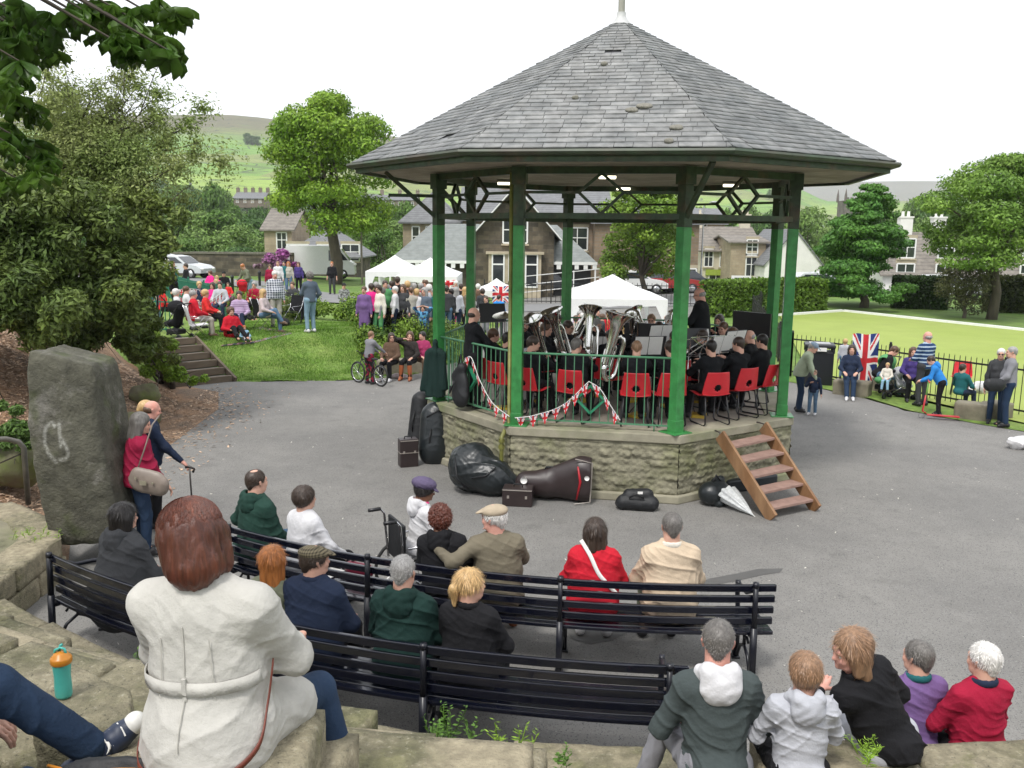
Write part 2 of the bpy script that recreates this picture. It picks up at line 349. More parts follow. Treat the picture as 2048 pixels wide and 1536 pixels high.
    if near and showface:
        for s_ in(-1,1):
            m=MB(); m.ell(hc_+Hm@V(s_*.03,.0835,.0025),(.0115,.0095,.0085),10,Hm); m.mi=1; m.ell(hc_+Hm@V(s_*.03,.0905,.0025),(.0055,.0035,.0055),8,Hm)
            m.build('eye',[mat('eye_white',(.6,.58,.55),rough=.2),MC['eye_dark']],ob)
            m=MB(); m.tube([hc_+Hm@V(s_*a,b,z) for a,b,z in((.014,.099,.019),(.03,.097,.025),(.046,.086,.02))],[.002,.0035,.002],5); m.build('eyebrow',hairmat(hc),ob)
    # top
    w=fat; N=[(.0052*wr,9,12,24,rs.random()*6,1),(.0035*wr,-17,14,15,rs.random()*6,1),(.002*wr,24,30,52,rs.random()*6,1),(.001*wr,45,40,38,rs.random()*6)] if dist<14 else None
    tp=[C(hip+up*(.05 if sitp else .0),hip+up*.2,.165*w,.158*w,n=fy,k=1.38),C(hip+up*.2,hip+up*.36,.155*w,.17*(.5+.5*w),n=fy,k=1.42),
        C(SL+rx*.01,nk-up*.03-rx*.03,.06*(.6+.4*w),.055),C(SR-rx*.01,nk-up*.03+rx*.03,.06*(.6+.4*w),.055),C(SL+rx*.03-up*.03,SR-rx*.03-up*.03,.075*(.6+.4*w)),EL(hip+up*.15+fy*.04,(.15*w,.13*w,.15),T),C(nk-up*.05,nk+up*.0,.075,.064)]
    if fem: tp+=[EL(hip+up*.31+rx*s_*.07+fy*.09,(.062,.06,.06)) for s_ in(-1,1)]
    if sitp: tp+=[C(hip-fy*.03,hip+V(0,.1,0),.165*w,.13*w,n=(0,0,1),k=1.35)]
    if not sitp:
        hz_=V(0,0,hip[2]-(coat or .07)); tp+=[C(hip-V(0,0,coat+.2),hip+up*.05,(.2 if coat else .168)*w,.165*w,n=fy,k=1.3),PL(hz_,(0,0,-1))]
    if sitp and pose=='sit': tp+=[PL((0,0,st+.004),(0,0,-1))]
    cst=cloth(top,*TOPS[top][:1],**(TOPS[top][1] if len(TOPS[top])>1 else {}))
    for s_,sj,el,ha in((-1,SL,EL_,HL),(1,SR,ER_,HR)):
        fd=norm(ha-el); q=.85+.15*w
        if vest is None or 1:
            if sleeve>=1: tp+=[C(sj,el,.066*q,.056*q),C(el,ha-fd*.012,.055*q,.04*q)]
            elif sleeve>=.5: tp+=[C(sj,el,.064*q,.054*q),C(el,el+fd*.08,.054,.05)]
            else: tp+=[C(sj,sj+(el-sj)*.55,.064*q,.06*q)]
    if coat and sitp:
        tp+=[C(hl,hl+(KL-hl)*coat,.105*w,.1),C(hr,hr+(KR-hr)*coat,.105*w,.1),C(hip,hip+((KL+KR)/2-hip)*coat,.1,.09),C(hip-fy*.05,hip-V(0,.06,.06),.17*w,.175*w,n=fy,k=1.3)]
    tp+=[C(hc_+Hm@V(0,-.01,-.03),hc_+Hm@V(0,.02,-.1),.06,.05,sub=True,sm=.012)]
    nm={'coat':'coat'}.get(None,'jacket' if coat or hood or collar else 'top')
    to=sdfobj(nm,tp,cst,ob,res,.045,N)
    if collar:
        b=nk-up*.0; m=[]
        for i in range(10):
            a0,a1=[PI*.62+PI*1.76*(j/10) for j in(i,i+1)]
            q=[b+rx*math.cos(a)*.075+fy*(math.sin(a)*.075-.005)+up*(.012+.012*(-math.sin(a))) for a in(a0,a1)]; m.append(C(q[0],q[1],.021,n=norm(rx*math.cos((a0+a1)/2)+fy*math.sin((a0+a1)/2)),k=2))
        sdfobj('collar',m,cloth(collar,*TOPS[collar][:1]),ob,min(res,.009),.02)
    if hood:
        m=[C(nk-fy*.075+up*.02-rx*.05,nk-fy*.075+up*.02+rx*.05,.055,.055),EL(nk-fy*.1-up*.05,(.11,.06,.1),T)]
        m+=[C(nk+rx*s_*.085-fy*.02+up*.0,nk+rx*s_*.06-fy*.09+up*.03,.034) for s_ in(-1,1)]+[C(nk+rx*s_*.085-fy*.02,nk+rx*s_*.05+fy*.07-up*.05,.032,.022) for s_ in(-1,1)]
        m+=[EL(nk-fy*.04+up*.06,(.06,.06,.05),T,sub=True,sm=.02)]
        sdfobj('hood',m,cloth(hood,*TOPS[hood][:1]),ob,min(res,.01),.03,[(.005,50,40,60,1.)] if dist<12 else None)
    if shirt: 
        sdfobj('shirt',[C(nk-up*.03,nk+up*.022,.068,.06)],cloth(shirt,*TOPS[shirt][:1]),ob,min(res,.009),.01)
    # legs
    q=.8+.2*w
    if skirt:
        lp=[C(hip,hip+V(0,0,-.1),.14*w,.15*w,n=fy,k=1.2),C(hl,hl+(KL-hl)*skirt,.1*q,.09),C(hr,hr+(KR-hr)*skirt,.1*q,.09),C(hip,hip+((KL+KR)/2-hip)*skirt,.12,.11)]
        sdfobj('skirt',lp,cloth(bot,*TOPS[bot][:1]),ob,res,.05)
    elif bot!='skin':
        lp=[C(hl-V(0,.01,0),hr-V(0,.01,0),.105*q,n=(0,0,1) if sitp else None,k=1.1)]
        for hj,kn,fo in((hl,KL,FL),(hr,KR,FR)): lp+=[C(hj,kn,.098*q,.066*q),C(kn,fo+(kn-fo)*(.1 if noshoe==0 else -.02),.066*q,.056*q,sm=.02)]
        sdfobj('trousers',lp,cloth(bot,*TOPS[bot][:1],**(TOPS[bot][1] if len(TOPS[bot])>1 else {})),ob,res,.035,N and [(.0035*wr,26,17,15,rs.random()*6,1),(.0025*wr,-9,22,21,rs.random()*6,1)])
    for s_,kn,fo in((-1,KL,FL),(1,KR,FR)):
        if noshoe==s_: continue
        t=norm(V((fo-kn)[0]*.2+s_*.06,(fo-kn)[1]*.0+1,0)) if abs((fo-kn)[2])>.2 else norm(V(0,.35,1))
        if pose=='floor': t=norm(V(s_*.2,.3,.9))
        dn=V(0,0,-1) if t[2]<.5 else V(0,1,0)
        sp=[C(fo-t*.045+dn*.022,fo+t*.13+dn*.036,.043,.033,n=dn,k=1.15),C(fo-t*.035,fo+t*.07,.046,.04,sm=.02)]
        if boots: sp+=[C(fo,fo+(kn-fo)*boots,.052,.066)]
        sdfobj('boot' if boots else 'shoe',sp,mat('shoe_'+shoe,TOPS[shoe][0] if shoe in TOPS else (.02,.02,.02),rough=.5,bump=.1,bscale=30),ob,min(res,.012),.02)
    # hair, hats
    if hair and hair!='none':
        hp_=hair_prims(Hm,hc_,hair,L); nz=[(.0035,130,120,14,1.),(.0022,240,210,22,2.)] if dist<14 else [(.003,90,90,60,1.)]
        if hair=='curly': nz=[(.014,120,120,120,1.),(.008,210,200,230,2.)]
        if hair in('crop','bald','thin','short') : nz=[(.0015,150,150,90,1.)]
        if hat: hp_.append(EL(hc_+Hm@V(0,-.01,.17),(.16,.18,.1),Hm,sub=True,sm=.01))
        ho=sdfobj('hair',hp_,hairmat(hc),ob,min(res,.007 if near else .012),.028,nz)
        if near and ho is not None:
            hv=np.empty(len(ho.data.vertices)*3,np.float32); ho.data.vertices.foreach_get('co',hv); hv=hv.reshape(-1,3); rg=np.random.RandomState(NPEOPLE[0])
            long_=hair in('bob','long','pony'); Ls={'crop':.009,'short':.02,'thin':.009,'bald':.01,'full':.03,'curly':.02}.get(hair,.05)
            sel=rg.choice(len(hv),min(len(hv),1100 if not long_ else 1400),replace=False); q=hv[sel]; n=q-hc_; n/=np.linalg.norm(n,axis=1)[:,None]; dn=-Hm@V(0,0,1)+0*n; t=dn-n*(dn*n).sum(1)[:,None]; t/=np.linalg.norm(t,axis=1)[:,None]+1e-6
            t=t+rg.normal(0,.12 if hair!='curly' else .8,t.shape); t/=np.linalg.norm(t,axis=1)[:,None]; up_=.9 if hair in('crop','thin','curly') else .07; Lr=(Ls*rg.uniform(.6,1.3,len(q)))[:,None]
            b=np.cross(t,n); b/=np.linalg.norm(b,axis=1)[:,None]; w_=.0011; P0=q-n*.001; P1=q+t*Lr*.5+n*(up_*Lr*.25+.0015); P2=q+t*Lr+n*up_*Lr*.5
            vv=np.stack([P0-b*w_,P0+b*w_,P1+b*w_,P1-b*w_,P2],1).reshape(-1,3); k5=np.arange(len(q))*5; fq=np.stack([k5,k5+1,k5+2,k5+3],1); ft=np.stack([k5+3,k5+2,k5+4,k5+4],1)
            me=bpy.data.meshes.new('hair_strands'); me.from_pydata(vv.tolist(),[],[tuple(x) for x in fq.tolist()]+[tuple(x[:3]) for x in ft.tolist()]); me.update()
            link('hair_strands',me,mat('strand_'+hc,tuple(min(1,c*1.25) for c in HAIRC[hc]),rough=.4,var=.2,island=.5,scale=40),ob)
    T_=lambda x,y,z: hc_+Hm@V(x,y,z)
    hm=cloth('hat_'+hatc,HATS.get(hatc,(.1,.1,.1)),bump=.5,**({'pattern':check(.018,(.035,.03,.022))} if hatc=='tweed' else {}))
    if hat=='flat': sdfobj('cap',[EL(T_(0,-.012,.066),(.094,.118,.052),Hm@rotm(0,9)),C(T_(-.035,.1,.052),T_(.035,.1,.052),.05,.05,n=Hm@V(0,.35,1),k=4.2),EL(T_(0,-.015,.0),(.09,.11,.052),Hm,sub=True,sm=.01)],hm,ob,min(res,.009),.025)
    if hat=='baker': sdfobj('cap',[EL(T_(0,-.03,.075),(.122,.14,.072),Hm),C(T_(-.045,.095,.035),T_(.045,.095,.035),.05,.05,n=Hm@V(0,.4,1),k=4),EL(T_(0,-.015,-.015),(.09,.11,.055),Hm,sub=True,sm=.01)],hm,ob,min(res,.009),.02,[(.006,150,150,150,2.)])
    if hat=='cap': sdfobj('cap',[EL(T_(0,-.012,.052),(.088,.106,.082),Hm),C(T_(-.03,.12,.042),T_(.03,.12,.042),.052,.052,n=Hm@V(0,.3,1),k=5.5),EL(T_(0,-.015,-.025),(.092,.115,.06),Hm,sub=True,sm=.01)],hm,ob,min(res,.009),.02)
    if hat=='beanie': sdfobj('hat',[EL(T_(0,-.015,.055),(.09,.108,.09),Hm),EL(T_(0,-.015,-.03),(.1,.12,.06),Hm,sub=True,sm=.01)],hm,ob,min(res,.009),.02)
    if glasses:
        g=MB()
        for s_ in(-1,1):
            g.tube([T_(s_*(.031+.021*math.cos(a)),.1,.002+.016*math.sin(a)) for a in np.linspace(0,2*PI,13)[:-1]],.0022,5,closed=True)
            g.tube([T_(s_*.052,.098,.004),T_(s_*.078,.05,.008),T_(s_*.08,-.01,.004)],.0022,5)
            if glasses=='sun': g.ell(T_(s_*.031,.1,.001),(.022,.003,.017),10,Hm)
        g.tube([T_(-.011,.102,.004),T_(.011,.102,.004)],.002,5)
        g.build('glasses',mat('glasses_frame',(.02,.015,.015),rough=.3),ob)
    if vest: pass
    ob['_j']=0; del ob['_j']
    J=dict(nk=nk,SL=SL,SR=SR,HL=HL,HR=HR,KL=KL,KR=KR,EL=EL_,ER=ER_,hip=hip,head=hc_,up=up,rx=rx,fy=fy,Hm=Hm,sc=sc,FL=FL,FR=FR)
    return ob,J
def check(s,c2,c3=None):
    def f(N,L,tc,mix,ramp,math_,c,noise):
        sx=N.new('ShaderNodeSeparateXYZ'); L.new(tc.outputs['Object'],sx.inputs[0]); out=None
        m=[]
        for i,(k) in enumerate((0,2)):
            q=math_('DIVIDE',sx.outputs[k],s); q=math_('FRACT',q,None) if 0 else math_('MODULO',math_('ADD',q,1000),1.0); m.append(math_('LESS_THAN',q,.45))
        c=mix(math_('MULTIPLY',math_('ADD',m[0],m[1]),.45),c,c2)
        if c3: c=mix(math_('MULTIPLY',m[0],m[1]),c,c3)
        return c
    return f
def stripes(s,c2,duty=.5):
    def f(N,L,tc,mix,ramp,math_,c,noise):
        sx=N.new('ShaderNodeSeparateXYZ'); L.new(tc.outputs['Object'],sx.inputs[0])
        q=math_('MODULO',math_('ADD',math_('DIVIDE',sx.outputs[2],s),1000),1.0); return mix(math_('LESS_THAN',q,duty),c,c2)
    return f
def blotch(c2,sc=14,c3=None):
    def f(N,L,tc,mix,ramp,math_,c,noise):
        c=mix(ramp(noise(sc,2),.47,.53),c,c2)
        return c
    return f
TOPS={'navy':((.02,.03,.06),),'black':((.012,.012,.014),),'band':((.008,.009,.011),),'white':((.62,.615,.63),),'cream':((.68,.64,.56),),'offwhite':((.46,.445,.41),),'red':((.5,.015,.03),),'scarlet':((.62,.03,.03),),
'crimson':((.33,.012,.04),),'burgundy':((.27,.012,.045),),'bottle':((.018,.05,.038),),'charcoal':((.06,.075,.075),),'dkgrey':((.05,.052,.056),),'grey':((.22,.22,.24),),'lgrey':((.45,.46,.5),),'beige':((.55,.44,.32),),
'olive':((.16,.14,.1),),'khaki':((.15,.16,.11),),'jean':((.1,.17,.26),),'dkjean':((.02,.038,.075),),'ljean':((.22,.33,.42),),'purple':((.06,.04,.17),),'violet':((.17,.1,.25),),'pink':((.7,.06,.22),),'hotpink':((.75,.03,.25),),
'teal':((.02,.12,.13),),'blue':((.03,.22,.6),),'sky':((.3,.5,.65),),'brown':((.12,.075,.05),),'tan':((.35,.17,.07),),'rust':((.32,.09,.03),),'sage':((.33,.38,.27),),'plum':((.35,.04,.12),),'dkgreen':((.012,.035,.03),),
'plaid':((.6,.62,.65),dict(pattern=check(.07,(.05,.08,.16),(.01,.015,.04)))),'navystripe':((.02,.05,.13),dict(pattern=stripes(.085,(.4,.5,.6),.35))),'lilac':((.5,.4,.55),dict(pattern=stripes(.05,(.25,.15,.3),.4))),
'floral':((.5,.42,.42),dict(pattern=blotch((.2,.14,.17)))),'camo':((.3,.31,.3),dict(pattern=blotch((.12,.12,.12)))),'greentop':((.1,.3,.12),),'bluegrey':((.1,.13,.17),),'leather':((.035,.03,.028),),'stone':((.4,.38,.33),),'trackred':((.25,.02,.05),dict(pattern=blotch((.02,.02,.02),8))),'bluetee':((.02,.04,.09),dict(pattern=blotch((.1,.3,.5),9))),'orange':((.6,.2,.03),)}
HATS={'tweed':(.2,.17,.11),'sand':(.4,.33,.24),'mauve':(.1,.08,.14),'denim':(.2,.26,.33),'red':(.6,.02,.02),'black':(.02,.02,.02)}
# ---------------- ground ----------------
BC=V(1.705,15.29); TH=-1.3624; ZP=1.0
def sst(t): t=np.clip(t,0,1); return t*t*(3-2*t)
_skx=[-900,370,480,600,700,820,1200,1550,1640,2600]; _sky_=[250,228,228,243,258,277,318,350,402,398]
_pxs=np.linspace(-900,2600,60); _az=np.array([math.atan2(ray(p,400)[0],ray(p,400)[1]) for p in _pxs])
_el=np.array([(gy(p,np.interp(p,_skx,_sky_),1000)[2]-CH)/math.hypot(1000,gy(p,400,1000)[0]) for p in _pxs])
_el2=np.array([(gy(p,370+6*math.sin(p*.006),1000)[2]-CH)/math.hypot(1000,gy(p,400,1000)[0]) for p in _pxs])
def T(x,y):
    x=np.asarray(x,float);y=np.asarray(y,float)
    d=((x+7)*(-.354)+(y-21.95)*.935)          # distance past the lawn's front edge
    h=.78*sst(d/np.interp(x,[-8.5,-6,-4],[2.7,3.6,4.8]))*sst((-1.2-x)/2.2)*(1-.45*sst((y-28)/9)*sst((x+16)/6))
    h=h*(1-.25*sst((y-50)/10))
    r=np.hypot(x,y); az=np.arctan2(x,y)
    h=h*(1-sst((r-62)/15))
    val=-20*sst((r-66)/150)
    e=np.interp(az,_az,_el); e2=np.interp(az,_az,_el2)
    zh=CH+1500*e; t=np.clip((r-240)/1260,0,1)
    hill=(zh+20)*(.62*t**1.5+.38*t)*(1+0*r)
    hill=hill+np.sin(r/160+az*9)*4*t*(1-t)+np.sin(az*31+r/90)*2.5*t*(1-t)
    far=CH+5200*e2; t2=sst((r-2300)/2900)
    beyond=np.where(r>1500,(-zh-60)*sst((r-1500)/800)+np.maximum(far+60,0)*t2,0)
    return h+val+hill+beyond
def bank(x,y):
    """bark-covered bank left of the path"""
    toe=np.interp(y,[9,11,13,16,18,20,21.5,23,26,30],[-6.3,-6.3,-6.6,-6.7,-6.9,-7.6,-8.7,-9.3,-10,-11])
    s=toe-x
    return np.clip(s,0,None)*.0+np.where(s>0,(.5*s+.22*np.sin(y*.9)*sst(s/2))*1.0,-.05)-np.maximum(s-4,0)*.35
g1=mat('grass_ground',(.1,.185,.028),var=.3,scale=1.5,bump=.5,bscale=40,col2=(.13,.2,.04),sc2=.35,rough=.95)
def polar(name,radii,azs,zf,m):
    R_,A_=np.meshgrid(radii,azs,indexing='ij'); X=R_*np.sin(A_);Y=R_*np.cos(A_)
    v=np.stack([X,Y,zf(X,Y)],-1).reshape(-1,3); n,k=R_.shape
    i=np.arange(n-1)[:,None]*k+np.arange(k-1)[None]; f=np.stack([i,i+1,i+k+1,i+k],-1).reshape(-1,4)[:,::-1]
    return npmesh(name,v,f,m,None,True)
azs=np.radians(np.concatenate([np.arange(-180,-48,6),np.arange(-48,48,.5),np.arange(48,181,6)]))
gnd=tag(polar('ground',np.concatenate([[.01],np.geomspace(8,240,90)]),azs,lambda x,y:T(x,y)-.03,g1),kind='structure')
def fields(N,L,tc,mix,ramp,math_,c,noise):
    mp=N.new('ShaderNodeMapping'); mp.inputs['Scale'].default_value=(.0042,.0075,.02); mp.inputs['Rotation'].default_value=(0,0,.3); L.new(tc.outputs['Object'],mp.inputs[0])
    v=N.new('ShaderNodeTexVoronoi'); v.inputs['Scale'].default_value=1; v.inputs['Randomness'].default_value=.75; L.new(mp.outputs[0],v.inputs['Vector'])
    e=N.new('ShaderNodeTexVoronoi'); e.feature='DISTANCE_TO_EDGE'; e.inputs['Randomness'].default_value=.75; L.new(mp.outputs[0],e.inputs['Vector'])
    s=N.new('ShaderNodeSeparateColor'); L.new(v.outputs['Color'],s.inputs[0])
    c=mix(ramp(s.outputs[0],.2,.8),(.14,.27,.04),(.23,.33,.06)); c=mix(ramp(s.outputs[1],.6,.8),c,(.2,.24,.07))
    z=N.new('ShaderNodeSeparateXYZ'); L.new(tc.outputs['Object'],z.inputs[0])
    c=mix(ramp(math_('ADD',z.outputs[2],math_('MULTIPLY',noise(.006),60)),135,165),c,(.13,.12,.06))
    c=mix(math_('LESS_THAN',e.outputs['Distance'],.018),c,(.05,.06,.04))
    return mix(ramp(noise(.02),.6,.7),c,(.1,.16,.04))
hm_=mat('hill_fields',(.1,.16,.04),var=.18,scale=.03,rough=1,pattern=fields)
tag(polar('hills',np.concatenate([np.geomspace(240,1600,80),np.geomspace(1680,7500,24)]),azs,T,hm_),kind='structure')
# tarmac: one sheet round the bandstand, laid just above the ground
def polysheet(name,pts,z,m,res=.5,zf=None,cuts=None):
    me=bpy.data.meshes.new(name); me.from_pydata([(x,y,z if zf is None else float(zf(x,y))+z) for x,y in pts],[],[tuple(range(len(pts)))]); me.update()
    return tag(link(name,me,m),kind='structure')
def tarm(N,L,tc,mix,ramp,math_,c,noise):
    n=N.new('ShaderNodeTexNoise'); n.inputs['Scale'].default_value=.45; n.inputs['Detail'].default_value=6; L.new(tc.outputs['Object'],n.inputs['Vector'])
    c=mix(ramp(n.outputs[0],.42,.6),c,(.215,.207,.193)); c=mix(ramp(noise(2.2,8,.7),.56,.74),c,(.15,.145,.135)); c=mix(ramp(noise(.7,7,.75),.6,.66),c,(.155,.15,.14))
    v=N.new('ShaderNodeTexVoronoi'); v.inputs['Scale'].default_value=120; L.new(tc.outputs['Object'],v.inputs['Vector']); s=N.new('ShaderNodeSeparateColor'); L.new(v.outputs['Color'],s.inputs[0])
    c=mix(ramp(s.outputs[0],.88,.97),c,(.25,.245,.235)); c=mix(ramp(s.outputs[1],.88,.95),c,(.08,.08,.08))
    return c
tarmac=mat('tarmac',(.18,.174,.164),var=.07,scale=3,bump=.35,bscale=130,bd=.006,rough=.92,pattern=tarm)
rr=random.Random(3)
def wob(pts,n=6,a=.06):
    out=[]
    for i,(x,y) in enumerate(pts):
        x2,y2=pts[(i+1)%len(pts)]
        for j in range(n):
            t=j/n; out.append((x+(x2-x)*t+(rr.uniform(-a,a) if j else 0),y+(y2-y)*t+(rr.uniform(-a,a) if j else 0)))
    return out
edge=[(-4.86,2),(-4.86,9.2),(-5.6,10.6),(-6.0,13),(-6.2,16),(-6.35,18.5),(-7.0,20.5),(-8.4,21.4),(-8.3,21.85)]
lawnfront=[(-7.0,21.93),(-5.78,22.05),(-4.0,22.35),(-3.0,22.9),(-2.2,23.9),(-1.6,26),(-1.0,30),(-.5,36),(-3,42),(3,56),(12,56)]
tp_=edge+lawnfront+[(10,45),(6.4,36),(6.2,29),(6.6,24.0),(7.4,22.4),(8.3,20.6),(8.6,19.2),(9.6,17.9),(10.4,16.9),(12.5,15),(14,11),(14,2)]
polysheet('path',wob(tp_,5,.05),.004,tarmac)
dampm=mat('damp_tarmac',(.1,.098,.094),var=.1,scale=3,bump=.2,bscale=130,bd=.006,rough=.7)
for i,pp_ in enumerate((((1385,1172),(1420,1158),(1475,1148),(1515,1139),(1566,1138),(1560,1146),(1520,1152),(1470,1164),(1420,1172)),((1130,1262),(1160,1240),(1210,1232),(1255,1240),(1262,1262),(1225,1282),(1180,1290),(1145,1280)))):
    polysheet('damp_patch',[tuple(gz(*q)[:2]) for q in pp_],.008+.001*i,dampm)
# lawn on its mound, a finer sheet with the far park behind
def sheet(name,xs,ys,zf,m,mask=None):
    X,Y=np.meshgrid(xs,ys,indexing='ij'); v=np.stack([X,Y,zf(X,Y)],-1).reshape(-1,3); n,k=X.shape
    i=np.arange(n-1)[:,None]*k+np.arange(k-1)[None]; f=np.stack([i,i+k,i+k+1,i+1],-1).reshape(-1,4)
    if mask is not None: cc=v[f].mean(1); f=f[mask(cc[:,0],cc[:,1])]
    return tag(npmesh(name,v,f,m,None,True),kind='structure')
lawn=mat('lawn_grass',(.14,.235,.038),var=.3,scale=6,bump=.8,bscale=55,bd=.03,rough=.95,col2=(.2,.27,.06),sc2=.9,f2=.45)
def ld(x,y): return ((x+7)*(-.354)+(y-21.95)*.935)
def lawnmask(x,y):
    ex=np.interp(y,[21.9,22.05,22.35,22.9,23.9,26,30,36],[-6.95,-5.78,-4,-3,-2.2,-1.6,-1.0,-.5])+.06*np.sin(y*13)+.05*np.sin(y*29)
    fy=np.interp(x,[-8.6,-7.0,-5.78,-4.0,-3.0,-2.2,-1.6],[21.9,21.93,22.05,22.35,22.9,23.9,26])+.05*np.sin(x*17)+.04*np.sin(x*41)
    return (y>fy)&((x<ex)|(y<23.9))&((x<-6.98)|(y>21.9))&~((x<-6.95-(y-22.05)*.92)&(y<24.3))
sheet('lawn',np.arange(-34,0,.14),np.arange(21.8,40,.14),lambda x,y:T(x,y)+.012+.012*np.sin(x*3+y*2)+.01*np.sin(y*5-x*3),lawn,lawnmask)
# bowling green, its surround and far kerb
bg=mat('bowling_green',(.25,.32,.06),var=.06,scale=.8,bump=.2,bscale=80,rough=.95,col2=(.28,.34,.08),sc2=.12)
c0,c1,c2,c3=gz(1560,633)[:2],gz(1686,624)[:2],gz(2600,722)[:2],gz(2400,1150)[:2]
polysheet('bowling_green_lawn',[tuple(V(8.15,24.2)),tuple(c0),tuple(c1),tuple(c2),(24,10),(11.4,15.6)],.03,bg)
polysheet('verge',[(7.1,23),(8.1,24.4),(8.9,21.6),(10.0,18.9),(11.5,15.6),(10.6,16.6),(9.5,17.9),(8.7,19.2),(8.4,20.6),(7.5,22.3)],.016,lawn)
white=mat('white_paint',(.78,.78,.76),var=.05,rough=.6)
kb=MB()
for a,b in ((c0,c1),(c1,c2)): kb.beam((*a,.07),(*b,.07),.22,.1)
tag(kb.build('green_kerb',white),kind='structure')
# far road curving behind the lawn
road=mat('road_tarmac',(.2,.2,.2),var=.06,scale=2,bump=.2,bscale=90,rough=.9)
def strip(name,pts,w,m,dz=.03):
    vs=[];N_=len(pts)
    for i,p in enumerate(pts):
        t=norm(V(*pts[min(i+1,N_-1)])-V(*pts[max(i-1,0)])); n=V(-t[1],t[0])
        for s in(-1,1): q=V(*p)+n*s*w/2; vs.append((q[0],q[1],float(T(q[0],q[1]))+dz))
    return tag(npmesh(name,vs,[(2*i,2*i+2,2*i+3,2*i+1) for i in range(N_-1)],m,None,True),kind='structure')
def smooth(pts,n=8):
    P=[V(*p) for p in pts]; P=[2*P[0]-P[1]]+P+[2*P[-1]-P[-2]]; out=[]
    for i in range(1,len(P)-2):
        for j in range(n):
            t=j/n; out.append(tuple(.5*((2*P[i])+(-P[i-1]+P[i+1])*t+(2*P[i-1]-5*P[i]+4*P[i+1]-P[i+2])*t*t+(-P[i-1]+3*P[i]-3*P[i+1]+P[i+2])*t**3)))
    return out+[tuple(P[-2])]
strip('road',smooth([(-40,56),(-28,56),(-20,54),(-12,47),(-8.5,43),(-4,42),(2,45),(12,50)]),3.6,road)
strip('road_far',smooth([(10,56),(20,58),(34,62),(60,66)]),5,road)
# bark bank
bark=mat('bark_chips',(.38,.23,.135),var=.35,scale=30,bump=1,bscale=60,bd=.03,rough=.95,col2=(.19,.14,.1),sc2=1.2,stretch=(1,1,1))
def bankz(x,y): return bank(x,y)+.03*np.sin(x*7+1.3*np.sin(y*5))*np.sin(y*6+x*2)+.015*np.sin(x*23)*np.sin(y*19)
sheet('bark_bank',np.arange(-22,-6.1,.1),np.arange(10.4,26,.1),bankz,bark,lambda x,y:(bank(x,y)>-.03)&~((x>-8.1-(y-22.05)*.92)&(y>21.6)))
RS2=np.random.RandomState(5)
polysheet('bark_edge',[(-5.0,9.6),(-5.5,10.7),(-5.85,13),(-6.05,16),(-6.2,18.5),(-6.85,20.5),(-8.2,21.4),(-8.3,21.85),(-10,21.9),(-9,19),(-7.6,14),(-7.2,9.6)],.009,bark)
def chips(name,n,xr,yr,zf,size,m,cond,label=None):
    x=RS2.uniform(*xr,n);y=RS2.uniform(*yr,n);k=cond(x,y);x=x[k];y=y[k];n=len(x); z=zf(x,y)
    a=RS2.uniform(0,PI,n); l=size*RS2.uniform(.5,1.5,n); w=l*RS2.uniform(.12,.4,n); t=RS2.uniform(-.35,.35,n)
    d=np.stack([np.cos(a),np.sin(a),t],1)*l[:,None]; e=np.stack([-np.sin(a),np.cos(a),RS2.uniform(-.4,.4,n)],1)*w[:,None]
    c=np.stack([x,y,z+.012],1); v=np.stack([c-d-e,c+d-e*.7,c+d*.9+e,c-d*.9+e],1).reshape(-1,3)
    return tag(npmesh(name,v,np.arange(4*n).reshape(-1,4),m),label,None,None,'stuff')
chm=mat('chip_pieces',(.44,.28,.17),var=.2,scale=5,island=.5,rough=.9,col2=(.42,.32,.24),sc2=20)
chips('bark_chip_mulch',60000,(-13,-5.9),(10.5,22),bankz,.032,chm,lambda x,y:(bank(x,y)>-.02)&(y<21.6))
chips('bark_litter',5000,(-7.2,-4.9),(11,21.5),lambda x,y:0*x+.004,.03,chm,lambda x,y:RS2.rand(len(x))<np.exp(-((x-np.interp(y,[11,13,16,18.5,20.5,21.5],[-5.8,-6.0,-6.2,-6.35,-7.0,-8.4]))/.55)))
deb=mat('petal_litter',(.6,.57,.5),var=.3,scale=3,island=.35)
gb=mat('grass_blades',(.13,.25,.03),var=.2,scale=2,island=.4,trans=.2)
def blades(name,n,xr,yr,h_,cond,zf):
    x=RS2.uniform(*xr,n);y=RS2.uniform(*yr,n);k=cond(x,y);x=x[k];y=y[k];n=len(x);z=zf(x,y); a=RS2.uniform(0,PI,n); w=.007; h=h_*RS2.uniform(.4,1.3,n); lx=RS2.normal(0,.018,n);ly=RS2.normal(0,.018,n)
    c=np.stack([x,y,z],1); d=np.stack([np.cos(a),np.sin(a),0*a],1)*w; v=np.stack([c-d,c+d,c+np.stack([lx,ly,h],1)],1).reshape(-1,3)
    tag(npmesh(name,v,np.arange(3*n).reshape(-1,3),gb),None,None,None,'stuff')
blades('lawn_grass_blades',90000,(-9,-1.5),(21.8,29),.05,lawnmask,lambda x,y:T(x,y)+.01)
chips('petal_litter',900,(-5,11),(5.5,22),lambda x,y:0*x-.003,.012,deb,lambda x,y:np.hypot(x-BC[0],y-BC[1])>3.4)
